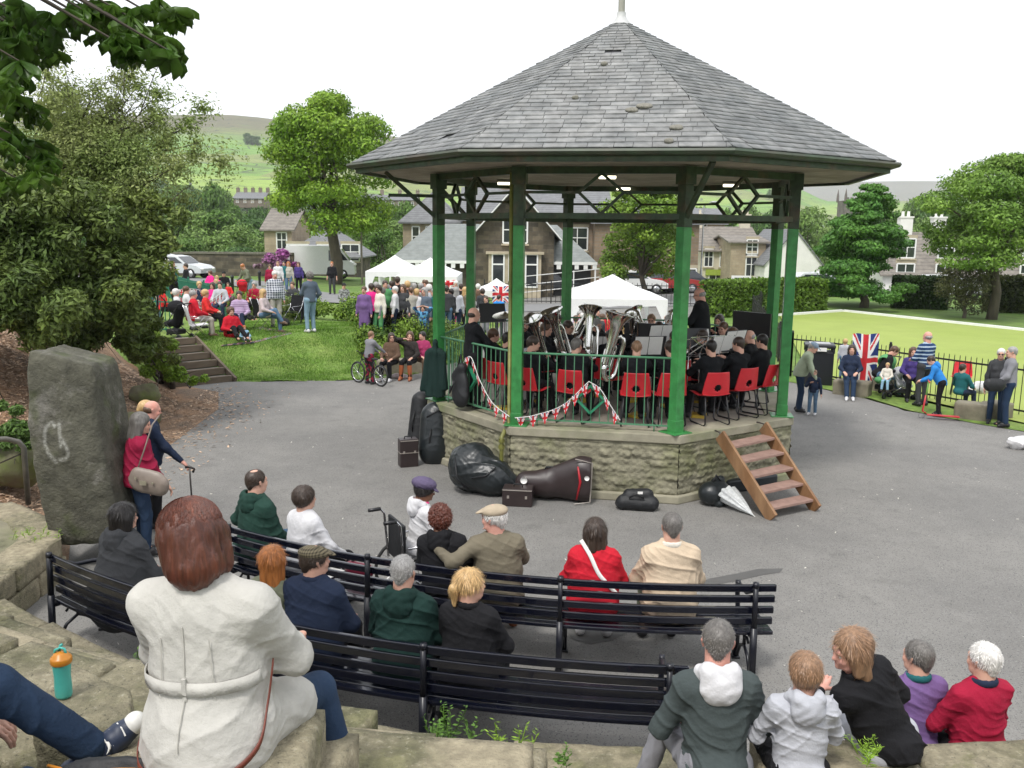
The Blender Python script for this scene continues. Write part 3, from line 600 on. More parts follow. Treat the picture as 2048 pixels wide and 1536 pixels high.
# ---------------- bandstand ----------------
def vt(k,R,z): a=TH+k*PI/4; return V(BC[0]+R*math.cos(a),BC[1]+R*math.sin(a),z)
band=tag(empty('bandstand',(BC[0],BC[1],0)),'octagonal bandstand with green posts, slate roof and rough stone base','bandstand')
BI=Matrix.Translation((-BC[0],-BC[1],0))
def pb(o,par=band):
    if par is band: o.matrix_parent_inverse=BI
    return o
stone=mat('gritstone',(.25,.235,.165),var=.3,scale=5,bump=.7,bscale=45,bd=.02,rough=.95,col2=(.15,.16,.07),sc2=1.6,f2=.42)
cope=mat('coping_stone',(.29,.27,.2),var=.22,scale=3,bump=.4,bscale=60,rough=.9,col2=(.17,.19,.09),sc2=1.1,f2=.4)
RW=3.14
def rockwall(seed,Lw,Hw,res=.02,rows=None):
    """displacement of a rock-faced coursed wall on a grid"""
    rs=np.random.RandomState(seed); nu=int(Lw/res)+1; nv=int(Hw/res)+1; u=np.linspace(0,Lw,nu); v=np.linspace(0,Hw,nv); D=np.zeros((nu,nv))
    z=0
    while z<Hw-.01:
        hh=min(rs.uniform(.075,.12),Hw-z); hh=Hw-z if Hw-z-hh<.04 else hh; x=-rs.uniform(0,.2)
        while x<Lw:
            l=rs.uniform(.22,.55); mu=(u>=x)&(u<x+l); mv=(v>=z)&(v<z+hh)
            uu=np.clip(np.minimum(u[mu]-x,x+l-u[mu])/.022,0,1)[:,None]; vv=np.clip(np.minimum(v[mv]-z,z+hh-v[mv])/.026,0,1)[None]
            ph=rs.uniform(0,6,4); amp=rs.uniform(.016,.05)
            sh=(.55+.45*np.sin(u[mu][:,None]*rs.uniform(9,22)+ph[0]+v[mv][None]*12)*np.sin(v[mv][None]*rs.uniform(18,40)+ph[1]))+.25*np.sin(u[mu][:,None]*60+ph[2])*np.sin(v[mv][None]*70+ph[3])
            D[np.ix_(mu,mv)]=amp*sh*np.sqrt(uu*vv); x+=l
        z+=hh
    return u,v,D
vv_=[];ff_=[]
for k in range(8):
    a=vt(k,RW,0);b=vt(k+1,RW,0);t=norm(b-a);n=V(t[1],-t[0],0); Lw=np.linalg.norm(b-a)
    u,v,D=rockwall(20+k,Lw,.75); 
    P=a[None,None]+t[None,None]*u[:,None,None]+n[None,None]*D[:,:,None]+V(0,0,1)[None,None]*(v+.12)[None,:,None]
    i=(np.arange(len(u)-1)[:,None]*len(v)+np.arange(len(v)-1)[None]); f=np.stack([i,i+len(v),i+len(v)+1,i+1],-1).reshape(-1,4)+sum(len(q) for q in vv_)
    vv_.append(P.reshape(-1,3)); ff_.append(f)
pb(npmesh('plinth_wall',np.concatenate(vv_),np.concatenate(ff_),stone,band,True))
def octring(mb,R0,R1,z0,z1):
    """ring of octagonal section from (R0,z0) to (R1,z1)"""
    vs=[vt(k,R,z) for k in range(8) for R,z in ((R0,z0),(R1,z0),(R1,z1),(R0,z1))]; fs=[]
    for k in range(8):
        for j in range(4): fs.append((k*4+j,k*4+(j+1)%4,((k+1)%8)*4+(j+1)%4,((k+1)%8)*4+j))
    return mb.add(vs,fs)
m=MB(); octring(m,RW-.3,RW+.07,0,.125); pb(m.build('plinth_course',cope,band,.02))
m=MB(); octring(m,RW-.42,RW+.045,.87,1.0); pb(m.build('coping',cope,band,.015))
m=MB(); m.add([vt(k,RW-.415,.985) for k in range(8)],[tuple(range(8))]); pb(m.build('platform_floor',mat('platform_concrete',(.33,.29,.24),var=.12,scale=4,bump=.2,col2=(.27,.24,.2)),band))
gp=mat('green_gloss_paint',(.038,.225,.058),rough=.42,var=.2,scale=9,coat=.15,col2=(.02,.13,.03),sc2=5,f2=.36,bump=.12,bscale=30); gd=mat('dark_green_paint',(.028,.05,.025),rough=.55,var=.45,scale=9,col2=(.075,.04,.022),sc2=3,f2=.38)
rail=mat('railing_paint',(.075,.22,.12),rough=.5,var=.1)
PR=2.986; ZT=4.68; ZB=3.97
for k in range(8):
    c=vt(k,PR,0); a=TH+k*PI/4+PI/8
    m=MB(); m.box((c[0],c[1],(1+3.87)/2),(.15,.15,2.87),a); m.box((c[0],c[1],1.008),(.34,.34,.016),a); m.box((c[0],c[1],1.1),(.166,.166,.17),a)
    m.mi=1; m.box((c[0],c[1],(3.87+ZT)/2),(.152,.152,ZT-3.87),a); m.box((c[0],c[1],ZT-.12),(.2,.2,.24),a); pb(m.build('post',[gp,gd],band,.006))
for k in range(8):
    a=vt(k,PR,0);b=vt(k+1,PR,0);t=norm(b-a); m=MB(); q=lambda s,z:a+t*s+V(0,0,z); L_=np.linalg.norm(b-a); zm=4.33
    m.beam(q(.07,ZB+.04),q(L_-.07,ZB+.04),.09,.08); m.beam(q(.07,ZT-.05),q(L_-.07,ZT-.05),.09,.1)
    h=L_/2; dw=.31; m.beam(q(.07,zm),q(h-dw,zm),.035,.04); m.beam(q(h+dw,zm),q(L_-.07,zm),.035,.04)
    for s1,z1,s2,z2 in ((h-dw,zm,h,ZT-.09),(h,ZT-.09,h+dw,zm),(h+dw,zm,h,ZB+.07),(h,ZB+.07,h-dw,zm)): m.beam(q(s1,z1),q(s2,z2),.04,.05,(t[1],-t[0],0))
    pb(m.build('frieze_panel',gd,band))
for k in (0,5,6,3):
    a=vt(k,PR+.05,ZB+.03);b=vt(k,PR+.85,4.69); m=MB(); m.beam(a,b,.06,.06); 
    if k==6: m.beam(vt(k,PR+.07,4.33),vt(k,PR+.8,4.33),.05,.05)
    pb(m.build('brace',gd,band))
# railings
RZ=2.06
for k in (2,3,4,5,6,7):
    a=vt(k,PR,0);b=vt(k+1,PR,0);t=norm(b-a);L_=np.linalg.norm(b-a); m=MB(); q=lambda s,z:a+t*s+V(0,0,z)
    m.tube([q(.07,RZ),q(L_-.07,RZ)],.017,8); m.beam(q(.07,1.09),q(L_-.07,1.09),.035,.02)
    n=17
    for i in range(1,n): s=.07+(L_-.14)*i/n; m.tube([q(s,1.09),q(s,RZ)],.0075,6,cap=False)
    for s in (.3,L_-.3): m.tube([q(s,1.0),q(s,1.09)],.01,6)
    pb(m.build('railing',rail,band))
for k,f in((7,.47),(6,.45)):
    a=vt(k,PR+.05,0);b=vt(k+1,PR+.05,0);t=norm(b-a); c=a+(b-a)*f+V(0,0,1.43 if k==7 else 1.5); m=MB(); d=.2
    P=[c+t*d,c+V(0,0,d),c-t*d,c-V(0,0,d)]
    for i in range(4): m.beam(P[i],P[(i+1)%4],.03,.05,(t[1],-t[0],0))
    pb(m.build('railing_diamond',mat('green_motif',(.02,.2,.1),rough=.5),band))
# roof
slate=mat('roof_slate',(.15,.156,.16),rough=.5,var=.3,scale=7,bump=.25,bscale=40,island=.18,col2=(.215,.215,.215),sc2=2.5,spec=.5)
RE=4.36; ZE=4.81; ZA=7.19; rs=np.random.RandomState(4); sv=[];sf=[]
c225=math.cos(PI/8); slope_len=math.hypot(RE*c225,ZA-ZE); NR=31
for k in range(8):
    am=TH+(k+.5)*PI/4; out=V(math.cos(am),math.sin(am),0); tt=V(-math.sin(am),math.cos(am),0); ap=V(BC[0],BC[1],ZA)
    e0=V(BC[0],BC[1],ZE)+out*RE*c225; upd=norm(ap-e0); nrm=norm(np.cross(tt,upd)); nrm=nrm if nrm[2]>0 else -nrm
    hwE=RE*math.sin(PI/8)
    dist=0; r=0
    while dist<slope_len*.955:
        sp=.142-.03*dist/slope_len; ln=sp*1.35; hw=hwE*(1-dist/slope_len); hw2=hwE*(1-min(1,(dist+ln)/slope_len)); sw_=.28-.11*dist/slope_len
        x=-hw-(rs.uniform(.1,.9)*sw_)
        while x<hw:
            w=sw_*rs.uniform(.8,1.2); x0=max(x,-hw);x1=min(x+w-.006,hw)
            if x1-x0>.015:
                y0=dist+rs.normal(0,.004); lift=.016+rs.uniform(0,.006); miss=rs.rand()<.004
                tx0=max(x0,-hw2);tx1=min(x1,hw2)
                if tx1<=tx0: tx0=tx1=(tx0+tx1)/2
                if not miss:
                    b=len(sv)
                    base=[e0+tt*x0+upd*y0+nrm*lift,e0+tt*x1+upd*(y0+rs.normal(0,.003))+nrm*(lift+rs.normal(0,.002)),e0+tt*tx1+upd*(dist+ln)+nrm*.004,e0+tt*tx0+upd*(dist+ln)+nrm*.004]
                    sv+= base+[p-nrm*.011 for p in base[:2]]; 
                    sf+=[(b,b+1,b+2,b+3),(b+4,b+5,b+1,b)]
            x+=w
        dist+=sp; r+=1
pb(npmesh('roof_slates',sv,sf,slate,band))
m=MB(); m.add([vt(k,RE,ZE-.012) for k in range(8)]+[(BC[0],BC[1],ZA-.012)],[(k,(k+1)%8,8) for k in range(8)]); pb(m.build('roof_deck',mat('deck_dark',(.05,.05,.055),rough=.9),band))  # evenly dark deck, seen in the joints between the slates
m=MB(); 
for R,z in ((4.37,4.80),(4.43,4.80),(4.445,4.77),(4.42,4.735),(4.37,4.72),(4.33,4.735)): m.v+= [tuple(vt(k,R,z)) for k in range(8)]
for j in range(6):
    for k in range(8): m.f.append((j*8+k,j*8+(k+1)%8,((j+1)%6)*8+(k+1)%8,((j+1)%6)*8+k)); m.m.append(0); m.sm.append(False)
pb(m.build('gutter',mat('gutter_paint',(.06,.05,.035),rough=.5,var=.3,scale=4,col2=(.04,.065,.035),f2=.5,sc2=1.2),band))
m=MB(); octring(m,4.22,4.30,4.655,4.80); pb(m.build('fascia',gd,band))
m=MB(); m.add([vt(k,4.23,4.70) for k in range(8)],[tuple(range(7,-1,-1))])
def boards(N,L,tc,mix,ramp,math_,c,noise):
    w=N.new('ShaderNodeSeparateXYZ'); L.new(tc.outputs['Object'],w.inputs[0]); q=math_('MODULO',math_('ADD',math_('DIVIDE',w.outputs[1],.14),100),1.0)
    return mix(math_('LESS_THAN',q,.07),c,(.1,.08,.06))
pb(m.build('soffit_boards',mat('soffit',(.42,.36,.29),var=.25,scale=3,rough=.9,col2=(.3,.26,.2),sc2=1,pattern=boards),band))
m=MB(); m.lathe([(.24,7.03),(.16,7.13),(.1,7.2),(.075,7.25),(.075,7.3)],(BC[0],BC[1],0),16); pb(m.build('finial_cap',mat('lead',(.5,.5,.5),rough=.5),band))
m=MB(); m.lathe([(.055,7.28),(.055,8.4),(.1,8.45),(0.001,8.6)],(BC[0],BC[1],0),12); pb(m.build('finial_post',mat('weathered_post',(.35,.34,.3),var=.3,stretch=(1,1,.2)),band))
for px,py in ((1010,363),(1215,350),(1247,374),(1462,367)):
    p=gz(px,py,4.66); m=MB(); m.box((p[0],p[1],4.67),(.3,.1,.05)); m.mi=1; m.box((p[0],p[1],4.625),(.26,.085,.045)); pb(m.build('ceiling_light',[mat('lamp_case',(.2,.19,.17)),mat('lamp_glow',(1,.93,.7),emit=2.2)],band,.008))
bp=vt(7,PR,0); m=MB(); pn=norm(bp-V(*BC,0)); pt=V(-pn[1],pn[0],0)*-1
p0=bp+pt*.12+pn*.02
m.tube([p0+V(0,0,4.6),p0+V(0,0,1.02),p0+V(0,0,.93)+pn*.1,p0+V(0,0,.85)+pn*.27+pt*-.05,p0+V(0,0,.8)+pn*.27+pt*-.05,p0+V(0,0,0)+pn*.27+pt*-.05],.03,10)
m.lathe([(.045,.68),(.045,.74)],p0+pn*.27-pt*.05,12); m.lathe([(.045,.78),(.045,.82)],p0+pn*.27-pt*.05,12); pb(m.build('downpipe',mat('pipe_paint',(.17,.17,.04),rough=.5,var=.3),band))
# loose stones on the roof
stn=mat('roof_stone',(.2,.19,.16),var=.3,scale=20,bump=.6)
def on_roof(px,py):
    d=ray(px,py); best=None
    for k in range(8):
        am=TH+(k+.5)*PI/4; out=V(math.cos(am),math.sin(am),0); e0=V(BC[0],BC[1],ZE)+out*RE*c225; upd=norm(V(BC[0],BC[1],ZA)-e0); tt=V(-math.sin(am),math.cos(am),0); n=norm(np.cross(tt,upd)); n=n if n[2]>0 else -n
        if d@n>=0: continue
        t=((e0-V(0,0,CH))@n)/(d@n); p=V(0,0,CH)+d*t
        if abs((p-e0)@tt)<RE*math.sin(PI/8)*(1-((p-e0)@upd)/slope_len)+.01: best=p
    return best
for i,(px,py,s,lb) in enumerate(((1288,217,.11,'largest flat stone lying on the bandstand slates'),(1263,225,.085,'flat stone touching the largest one on the bandstand slates'),(1352,260,.09,'round stone lying low on the slates above the front right post'),(1337,287,.06,'small pale stone lying at the edge of the front slates'),(1208,132,.055,'small stone lying highest up on the bandstand slates'),(1150,200,.045,'tiny stone lying on the slates halfway up the front face'))):
    p=on_roof(px,py)
    if p is None: continue
    o=sdfobj('stone',[EL((0,0,.02),(s,s*.7,.035)),EL((s*.4,.02,.02),(s*.6,s*.5,.03))],stn,None,.008,.02,[(.004,60,50,70,i)]); o.location=p+V(0,0,.01); o.rotation_euler=(.35,0,0); tag(o,lb,'stone','stones on the bandstand roof')
# removable wooden steps
wood=mat('step_wood',(.21,.105,.045),var=.25,scale=6,bump=.3,stretch=(1,1,.3),rough=.6,col2=(.28,.16,.08)); tread=mat('tread_wood',(.3,.19,.155),var=.2,scale=8,bump=.3,rough=.8)
aT,bT=gz(1440,870,.98),gz(1527,852,.98); aB,bB=gz(1545,1042,0),gz(1633,1024,0)
st=tag(empty('wooden_steps',(*(aB+bB)[:2]/2,0)),'brown wooden open steps hooked onto the bandstand edge','steps'); SI=Matrix.Translation((-(aB+bB)[0]/2,-(aB+bB)[1]/2,0))
cr=norm(bB-aB)
for A,B in((aT,aB),(bT,bB)):
    m=MB(); m.beam(A,B+V(0,0,.03),.045,.2,norm(np.cross(cr,norm(B-A)))); o=m.build('stringer',wood,st,.006); o.matrix_parent_inverse=SI
    m=MB(); hk=norm(V(*BC,0)-V(A[0],A[1],0)); m.tube([A+V(0,0,-.05),A+V(0,0,.035),A+hk*.12+V(0,0,.04)],.012,6); o=m.build('hook',mat('hook_metal',(.06,.05,.045),rough=.5),st); o.matrix_parent_inverse=SI
dv=norm(V(*(aB-aT)[:2],0))
for i in range(5):
    f=(i+.75)/5.6; A=aT+(aB-aT)*f;B=bT+(bB-bT)*f; m=MB(); vs=[p+dv*s*.12+V(0,0,z) for p in(A+cr*.02,B-cr*.02) for s in(-1,1) for z in(-.018,.018)]
    m.add(vs,[(0,1,3,2),(4,6,7,5),(0,4,5,1),(2,3,7,6),(0,2,6,4),(1,5,7,3)]); o=m.build('tread',tread,st,.004); o.matrix_parent_inverse=SI
# ---------------- stone terraces and benches ----------------
def bp_(a,R,z): a=math.radians(a); return V(BC[0]+R*math.sin(a),BC[1]-R*math.cos(a),z)
def pjx(p): d=V(p)-V(0,0,CH); return 1024+FPX*(d@_r)/(d@_fw)
def angx(px,R,z):
    lo,hi=-55,40
    for _ in range(40):
        m=(lo+hi)/2
        if pjx(bp_(m,R,z))<px: lo=m
        else: hi=m
    return lo
ROWS=[(9.93,10.58,.45),(10.5,11.2,.86),(11.12,11.82,1.26),(11.74,12.56,1.67),(12.46,13.6,2.1)]
def stonepat(N,L,tc,mix,ramp,math_,c,noise):
    c=mix(ramp(noise(28,6,.75),.56,.7),c,(.36,.33,.25)); c=mix(ramp(noise(34,5,.8),.58,.66),c,(.07,.065,.045)); c=mix(ramp(noise(3.1,6,.7),.55,.66),c,(.22,.21,.11))
    return mix(ramp(noise(.9,4),.5,.62),c,(.37,.32,.22))
sst_m=mat('terrace_stone',(.3,.265,.18),pattern=stonepat,var=.3,scale=14,bump=1,bscale=42,bd=.03,rough=.95,col2=(.12,.12,.06),sc2=1.6,f2=.45)
def rock(fn,nu,nv,nw,rough,seed,rnd=.06,m=None,name='stone_block',paint=None):
    """a block: fn maps unit cube points to space; corners rounded, surface roughened"""
    rs=np.random.RandomState(seed); pts={};V_=[];F_=[]
    def idx(i,j,k):
        key=(i,j,k)
        if key not in pts: pts[key]=len(V_); V_.append((i/nu,j/nv,k/nw))
        return pts[key]
    for i in range(nu):
        for j in range(nv):
            F_.append([idx(i,j,0),idx(i,j+1,0),idx(i+1,j+1,0),idx(i+1,j,0)]); F_.append([idx(i,j,nw),idx(i+1,j,nw),idx(i+1,j+1,nw),idx(i,j+1,nw)])
    for i in range(nu):
        for k in range(nw):
            F_.append([idx(i,0,k),idx(i+1,0,k),idx(i+1,0,k+1),idx(i,0,k+1)]); F_.append([idx(i,nv,k),idx(i,nv,k+1),idx(i+1,nv,k+1),idx(i+1,nv,k)])
    for j in range(nv):
        for k in range(nw):
            F_.append([idx(0,j,k),idx(0,j,k+1),idx(0,j+1,k+1),idx(0,j+1,k)]); F_.append([idx(nu,j,k),idx(nu,j+1,k),idx(nu,j+1,k+1),idx(nu,j,k+1)])
    U=np.array(V_); c=U-.5; 
    P=fn(U); ctr=P.mean(0)
    # rounding: pull in points close to two faces
    e=np.sort(.5-np.abs(c),axis=1); pull=np.clip(1-e[:,1]/rnd,0,1)**2*.5*rnd; P=P+(ctr-P)*pull[:,None]*1.1
    q=P*1.0; ph=rs.uniform(0,6,9)
    n=np.zeros(len(P))
    for f,a,s in ((3,.5,0),(7,.32,1),(15,.2,2),(31,.12,3),(57,.07,4)):
        n+=a*np.sin(f*q[:,0]+ph[s]+2*np.sin(f*.6*q[:,1]+ph[s+1]))*np.sin(f*q[:,1]*1.1+ph[s+2]+1.5*np.sin(f*.7*q[:,2]))*np.cos(f*q[:,2]*1.2+ph[s+3])
    d=P-ctr; d/=np.linalg.norm(d,axis=1)[:,None]; P=P+d*(n*rough)[:,None]
    return npmesh(name,P,F_,m or sst_m,None,True)
rs=np.random.RandomState(9); SEEDS=100
STONES=[]
for ri,(R0,R1,zt) in enumerate(ROWS):
    a=-43.0
    zt0=zt
    while a<40:
        zt=zt0 if a<-17 else [.45,.74,1.1,1.52,1.92][ri] if a<-11.6 else [.45,.6 if a<-5.5 else .86,.9,1.28,1.68][ri]
        l=math.degrees(rs.uniform(.55,1.25)/R0); a1=a+l; jr=rs.uniform(-.09,.05,2); jz=rs.uniform(-.02,.02,3); g=math.degrees(.012/R0)
        def fn(U,a=a,a1=a1,R0=R0,R1=R1,zt=zt,jr=jr,jz=jz,g=g):
            A=np.radians(a+g+(a1-a-2*g)*U[:,0]); Ri=R0+jr[0]+(jr[1]-jr[0])*U[:,0]; R=Ri+(R1+.02-Ri)*U[:,1]; z=(zt-.5)+.5*U[:,2]+(jz[0]+jz[1]*U[:,0]+jz[2]*U[:,1])*U[:,2]
            return np.stack([BC[0]+R*np.sin(A),BC[1]-R*np.cos(A),z],1)
        p=bp_((a+a1)/2,R0,zt); px=pjx(p)
        if -500<px<2500 and p[1]>1.2 and not (ri==4 and a<-15):
            hid= (-120<px<2150)
            n=int(l/57.3*R0/.05)+2
            o=rock(fn,n,14,9,.017,int(SEEDS+ri*60+a),.045)
            c=V(*bp_((a+a1)/2,(R0+R1)/2,0)); STONES.append(o)
            tag(o,['rough sandstone block of the lowest terrace row, at the edge of the tarmac','rough sandstone block of the second terrace row','rough sandstone block of the third terrace row','sandstone slab on the fourth terrace row','sandstone slab on the fifth terrace row, nearest the camera'][ri],'stone block','sandstone blocks of terrace row %s'%['one','two','three','four','five'][ri])
        a=a1
# broken block under the bottle
def brk(U):
    q=[gz(*p,z)[:2] for p,z in (((60,1440),1.9),((262,1465),1.9),((268,1372),1.9),((120,1312),1.9))]
    x=(1-U[:,0])*(1-U[:,1])*q[0][0]+U[:,0]*(1-U[:,1])*q[1][0]+U[:,0]*U[:,1]*q[2][0]+(1-U[:,0])*U[:,1]*q[3][0]
    y=(1-U[:,0])*(1-U[:,1])*q[0][1]+U[:,0]*(1-U[:,1])*q[1][1]+U[:,0]*U[:,1]*q[2][1]+(1-U[:,0])*U[:,1]*q[3][1]
    return np.stack([x,y,1.5+.4*U[:,2]],1)
tag(rock(brk,18,18,12,.03,5,.05),'broken sandstone block with a mossy face, carrying the turquoise bottle','stone block')
earth=mat('dark_earth',(.07,.06,.04),var=.3,bump=.6,scale=6)
sheet('terrace_earth',np.arange(-11,13,.3),np.arange(-1.5,9,.15),lambda x,y:np.where(np.hypot(x-BC[0],y-BC[1])>9.98,np.minimum((np.hypot(x-BC[0],y-BC[1])-9.98)*.66,2.2)-.12,-.05),earth,lambda x,y:(np.hypot(x-BC[0],y-BC[1])>9.9)&((x>-4.9)|(np.hypot(x-BC[0],y-BC[1])>10.0)))
# raised paving left of the bench, with its facing stones
plat=[(-4.86,7.6),(-4.82,8.3),(-4.84,9.2),(-5.35,9.9),(-6.0,10.4),(-9,10.8),(-9,6.2)]
polysheet('paving',wob(plat,4,.03),.47,mat('paving_slabs',(.25,.22,.165),var=.25,scale=2.5,bump=.6,bscale=35,rough=.95,col2=(.17,.165,.1),sc2=1.0))
for i,(x0,y0,x1,y1,z0,z1) in enumerate(((-4.84,7.3,-4.8,8.25,.24,.49),(-4.8,8.27,-4.86,9.25,.25,.49),(-4.84,7.2,-4.8,7.95,-.02,.23),(-4.8,7.97,-4.83,8.7,-.02,.24),(-4.83,8.72,-4.85,9.3,-.02,.24),(-4.87,9.27,-5.4,9.95,.2,.49),(-4.87,9.3,-5.4,9.98,-.02,.2),(-5.42,9.97,-6.1,10.5,.1,.48))):
    def fn(U,x0=x0,y0=y0,x1=x1,y1=y1,z0=z0,z1=z1):
        t=norm(V(x1-x0,y1-y0)); n=V(-t[1],t[0]); L_=math.hypot(x1-x0,y1-y0); 
        return np.stack([x0+t[0]*L_*U[:,0]+n[0]*.4*U[:,1],y0+t[1]*L_*U[:,0]+n[1]*.4*U[:,1],z0+(z1-z0)*U[:,2]],1)
    tag(rock(fn,16,6,6,.02,300+i,.07),('upper' if z1>.4 else 'lower')+' facing stone of the low wall beside the left bench end','stone block',('upper' if z1>.4 else 'lower')+' facing stones by the left bench end')
# standing stone
def mega(U):
    w=.74-.03*U[:,2]+.04*np.sin(U[:,2]*6); d=.85
    x=(U[:,0]-.5)*w*(1-.16*(U[:,2]>.9)*(U[:,2]-.9)*6); x=x+.03*np.sin(U[:,2]*5+1)+.1*(1-U[:,2])-.04
    y=(U[:,1]-.5)*d*(1+.15*np.sin(U[:,2]*4)); z=.3+2.12*U[:,2]-.16*(U[:,0]-.3)*U[:,2]**3
    # chamfer the front right edge into a facet
    return np.stack([-4.83+x-.12*(U[:,1]<.2)*0,9.85+y+.28*np.clip(U[:,0]-.62,0,1)*(1-U[:,1]),z],1)
def moss(N,L,tc,mix,ramp,math_,c,noise):
    at=N.new('ShaderNodeAttribute'); at.attribute_name='paint'; 
    c=mix(ramp(noise(2.3,6,.7),.55,.68),c,(.2,.19,.165)); c=mix(ramp(noise(1.6,3),.56,.66),c,(.07,.08,.035))
    return mix(math_('MULTIPLY',at.outputs['Fac'],ramp(noise(22,4),.3,.55)),c,(.42,.42,.38))
mgm=mat('standing_stone',(.095,.092,.068),var=.35,scale=6,bump=.9,bscale=26,bd=.03,rough=.95,pattern=moss)
mg=tag(rock(mega,54,44,100,.045,17,.07,mgm,'standing_stone'),'tall rough standing stone with faded white scrawled letters','standing stone')
co=np.empty(len(mg.data.vertices)*3); mg.data.vertices.foreach_get('co',co); co=co.reshape(-1,3)
pr=np.stack([1024+FPX*((co-V(0,0,CH))@_r)/((co-V(0,0,CH))@_fw),768-FPX*((co-V(0,0,CH))@_u)/((co-V(0,0,CH))@_fw)],1)
zz=mg.data.attributes.new('paint','FLOAT','POINT')
segs=[[(109,852),(103,846),(93,850),(89,868),(90,890),(98,910),(112,924)],[(118,848),(120,870),(122,893)],[(122,875),(131,892),(136,905),(134,917),(120,920)]]
dm=np.full(len(co),1e9)
for sg in segs:
    for a_,b_ in zip(sg[:-1],sg[1:]):
        a_=V(a_);b_=V(b_);t=np.clip(((pr-a_)@(b_-a_))/((b_-a_)@(b_-a_)),0,1); dm=np.minimum(dm,np.linalg.norm(pr-a_-t[:,None]*(b_-a_),axis=1))
pw=.62*np.clip(1.5-dm/3.2,0,1)*(co[:,1]<9.9)
zz.data.foreach_set('value',pw.astype(np.float32))
# handrail by the standing stone
m=MB(); h0=gz(56,998,.47); a_=V(-7.6,h0[1]-1.0,1.45)
m.smooth=True; m.tube([V(h0[0],h0[1],.4),V(h0[0],h0[1],1.12),V(h0[0]-.04,h0[1]-.03,1.2),V(h0[0]-.14,h0[1]-.1,1.25),V(h0[0]-1.6,h0[1]-1.1,1.42),V(h0[0]-3,h0[1]-2.1,1.55)],.033,10)
tag(m.build('handrail',mat('grey_metal',(.17,.16,.14),rough=.45,metal=.5,var=.25)),'bent grey metal pipe handrail left of the standing stone','handrail')
# mossy boulders on the bank behind the standing stone
for i,(px,py,z,s,lb) in enumerate(((20,940,.5,.45,'mossy dark boulder under the end of the pipe handrail'),(75,930,.55,.22,'small stone at the foot of the bank left of the standing stone'),(255,870,.15,.38,'mossy boulder right behind the standing stone'),(288,800,.35,.3,'grey upright stone half sunk in the bark chips'),(15,700,1.2,.28,'dark tree stump stone at the top left of the bark bank'),(300,845,.12,.2,'small round stone at the edge of the bark litter'))):
    p=gz(px,py,z)
    o=sdfobj('boulder',[EL((0,0,.1),(s,s*.8,s*.7)),EL((s*.3,.1*s,.1),(s*.7,s*.7,s*.8))],mat('mossy_boulder',(.17,.15,.1),var=.3,scale=6,bump=.9,bscale=25,col2=(.11,.13,.04),sc2=3),None,.03,.05,[(.02,14,12,15,i),(.012,33,31,29,i)])
    o.location=p; tag(o,lb,'boulder')
# ---- benches ----
bl=mat('bench_paint',(.004,.005,.012),rough=.22,var=.1,coat=.5,bump=.04,bscale=25); bi=mat('bench_iron',(.007,.008,.014),rough=.35,var=.2)
def bench(label,R,a0,a1,stan,name='park_bench'):
    am=(a0+a1)/2; root=tag(empty(name,bp_(am,R,0)),label,'bench'); MI=Matrix.Translation(-Vector(bp_(am,R,0)))
    def sweep(Rc,zc,w,h,nm,x0=a0,x1=a1):
        m=MB(); n=28; vs=[]
        for i in range(n+1):
            a=x0+(x1-x0)*i/n
            for r,z in ((-w/2,-h/2),(w/2,-h/2),(w/2,h/2),(-w/2,h/2)): vs.append(bp_(a,Rc+r,zc+z))
        fs=[(i*4+j,i*4+(j+1)%4,i*4+4+(j+1)%4,i*4+4+j) for i in range(n) for j in range(4)]+[(3,2,1,0),(n*4,n*4+1,n*4+2,n*4+3)]
        m.add(vs,fs); o=m.build(nm,bl,root,.008); o.matrix_parent_inverse=MI
    for z,r in ((.84,.0),(.735,-.02),(.63,-.035),(.525,-.05)): sweep(R+r,z,.035,.062,'back_slat')
    for r in (-.1,-.19,-.28,-.37,-.45): sweep(R+r,.435,.072,.03,'seat_slat')
    sweep(R-.03,.43,.06,.035,'seat_slat')
    for s,arm in stan:
        m=MB(); P=lambda r,z,da=0: bp_(s+math.degrees(da/R),R+r,z)
        m.smooth=True; tang=norm(bp_(s+1,R,0)-bp_(s,R,0))
        for da in (-.0,):
            m.beam(P(.055,0),P(.04,.5),.045,.05,tang); m.beam(P(.04,.5),P(.03,.875),.042,.035,tang); m.tube([P(.03,.86),P(.03,.9)],[.03,.026],10)
            m.beam(P(-.42,0),P(-.43,.41),.045,.05,tang); m.beam(P(.04,.405),P(-.46,.405),.045,.03,tang)
        m.tube([P(-.38,.05),P(-.3,.18),P(-.19,.24),P(-.08,.18),P(.0,.05)],.016,8); m.tube([P(-.19,.24),P(-.19,.38)],.016,8); m.tube([P(-.3,.3),P(-.26,.34),P(-.19,.3),P(-.12,.34),P(-.08,.3)],.012,8)
        if arm: m.tube([P(.03,.84),P(-.05,.8),P(-.2,.72),P(-.36,.71),P(-.45,.69),P(-.46,.62),P(-.43,.5),P(-.43,.42)],.022,10); m.tube([P(-.45,.7,-.02),P(-.45,.7,.02)],.03,10)
        m.box(P(.0,.012),(.07,.07,.02)); m.box(P(-.42,.012),(.07,.07,.02))
        o=m.build('bench_end' if arm else 'stanchion',bi,root); o.matrix_parent_inverse=MI
    return root
bench('long curved dark blue slatted bench nearer the bandstand',8.14,-33.8,3.9,((-33.4,1),(-21.5,0),(-8.95,0),(2.6,1)))
bench('long curved dark blue slatted bench along the stone terrace',9.6,-37.8,-2.8,((-37.4,1),(-25.6,0),(-13.9,0),(-3.6,1)))
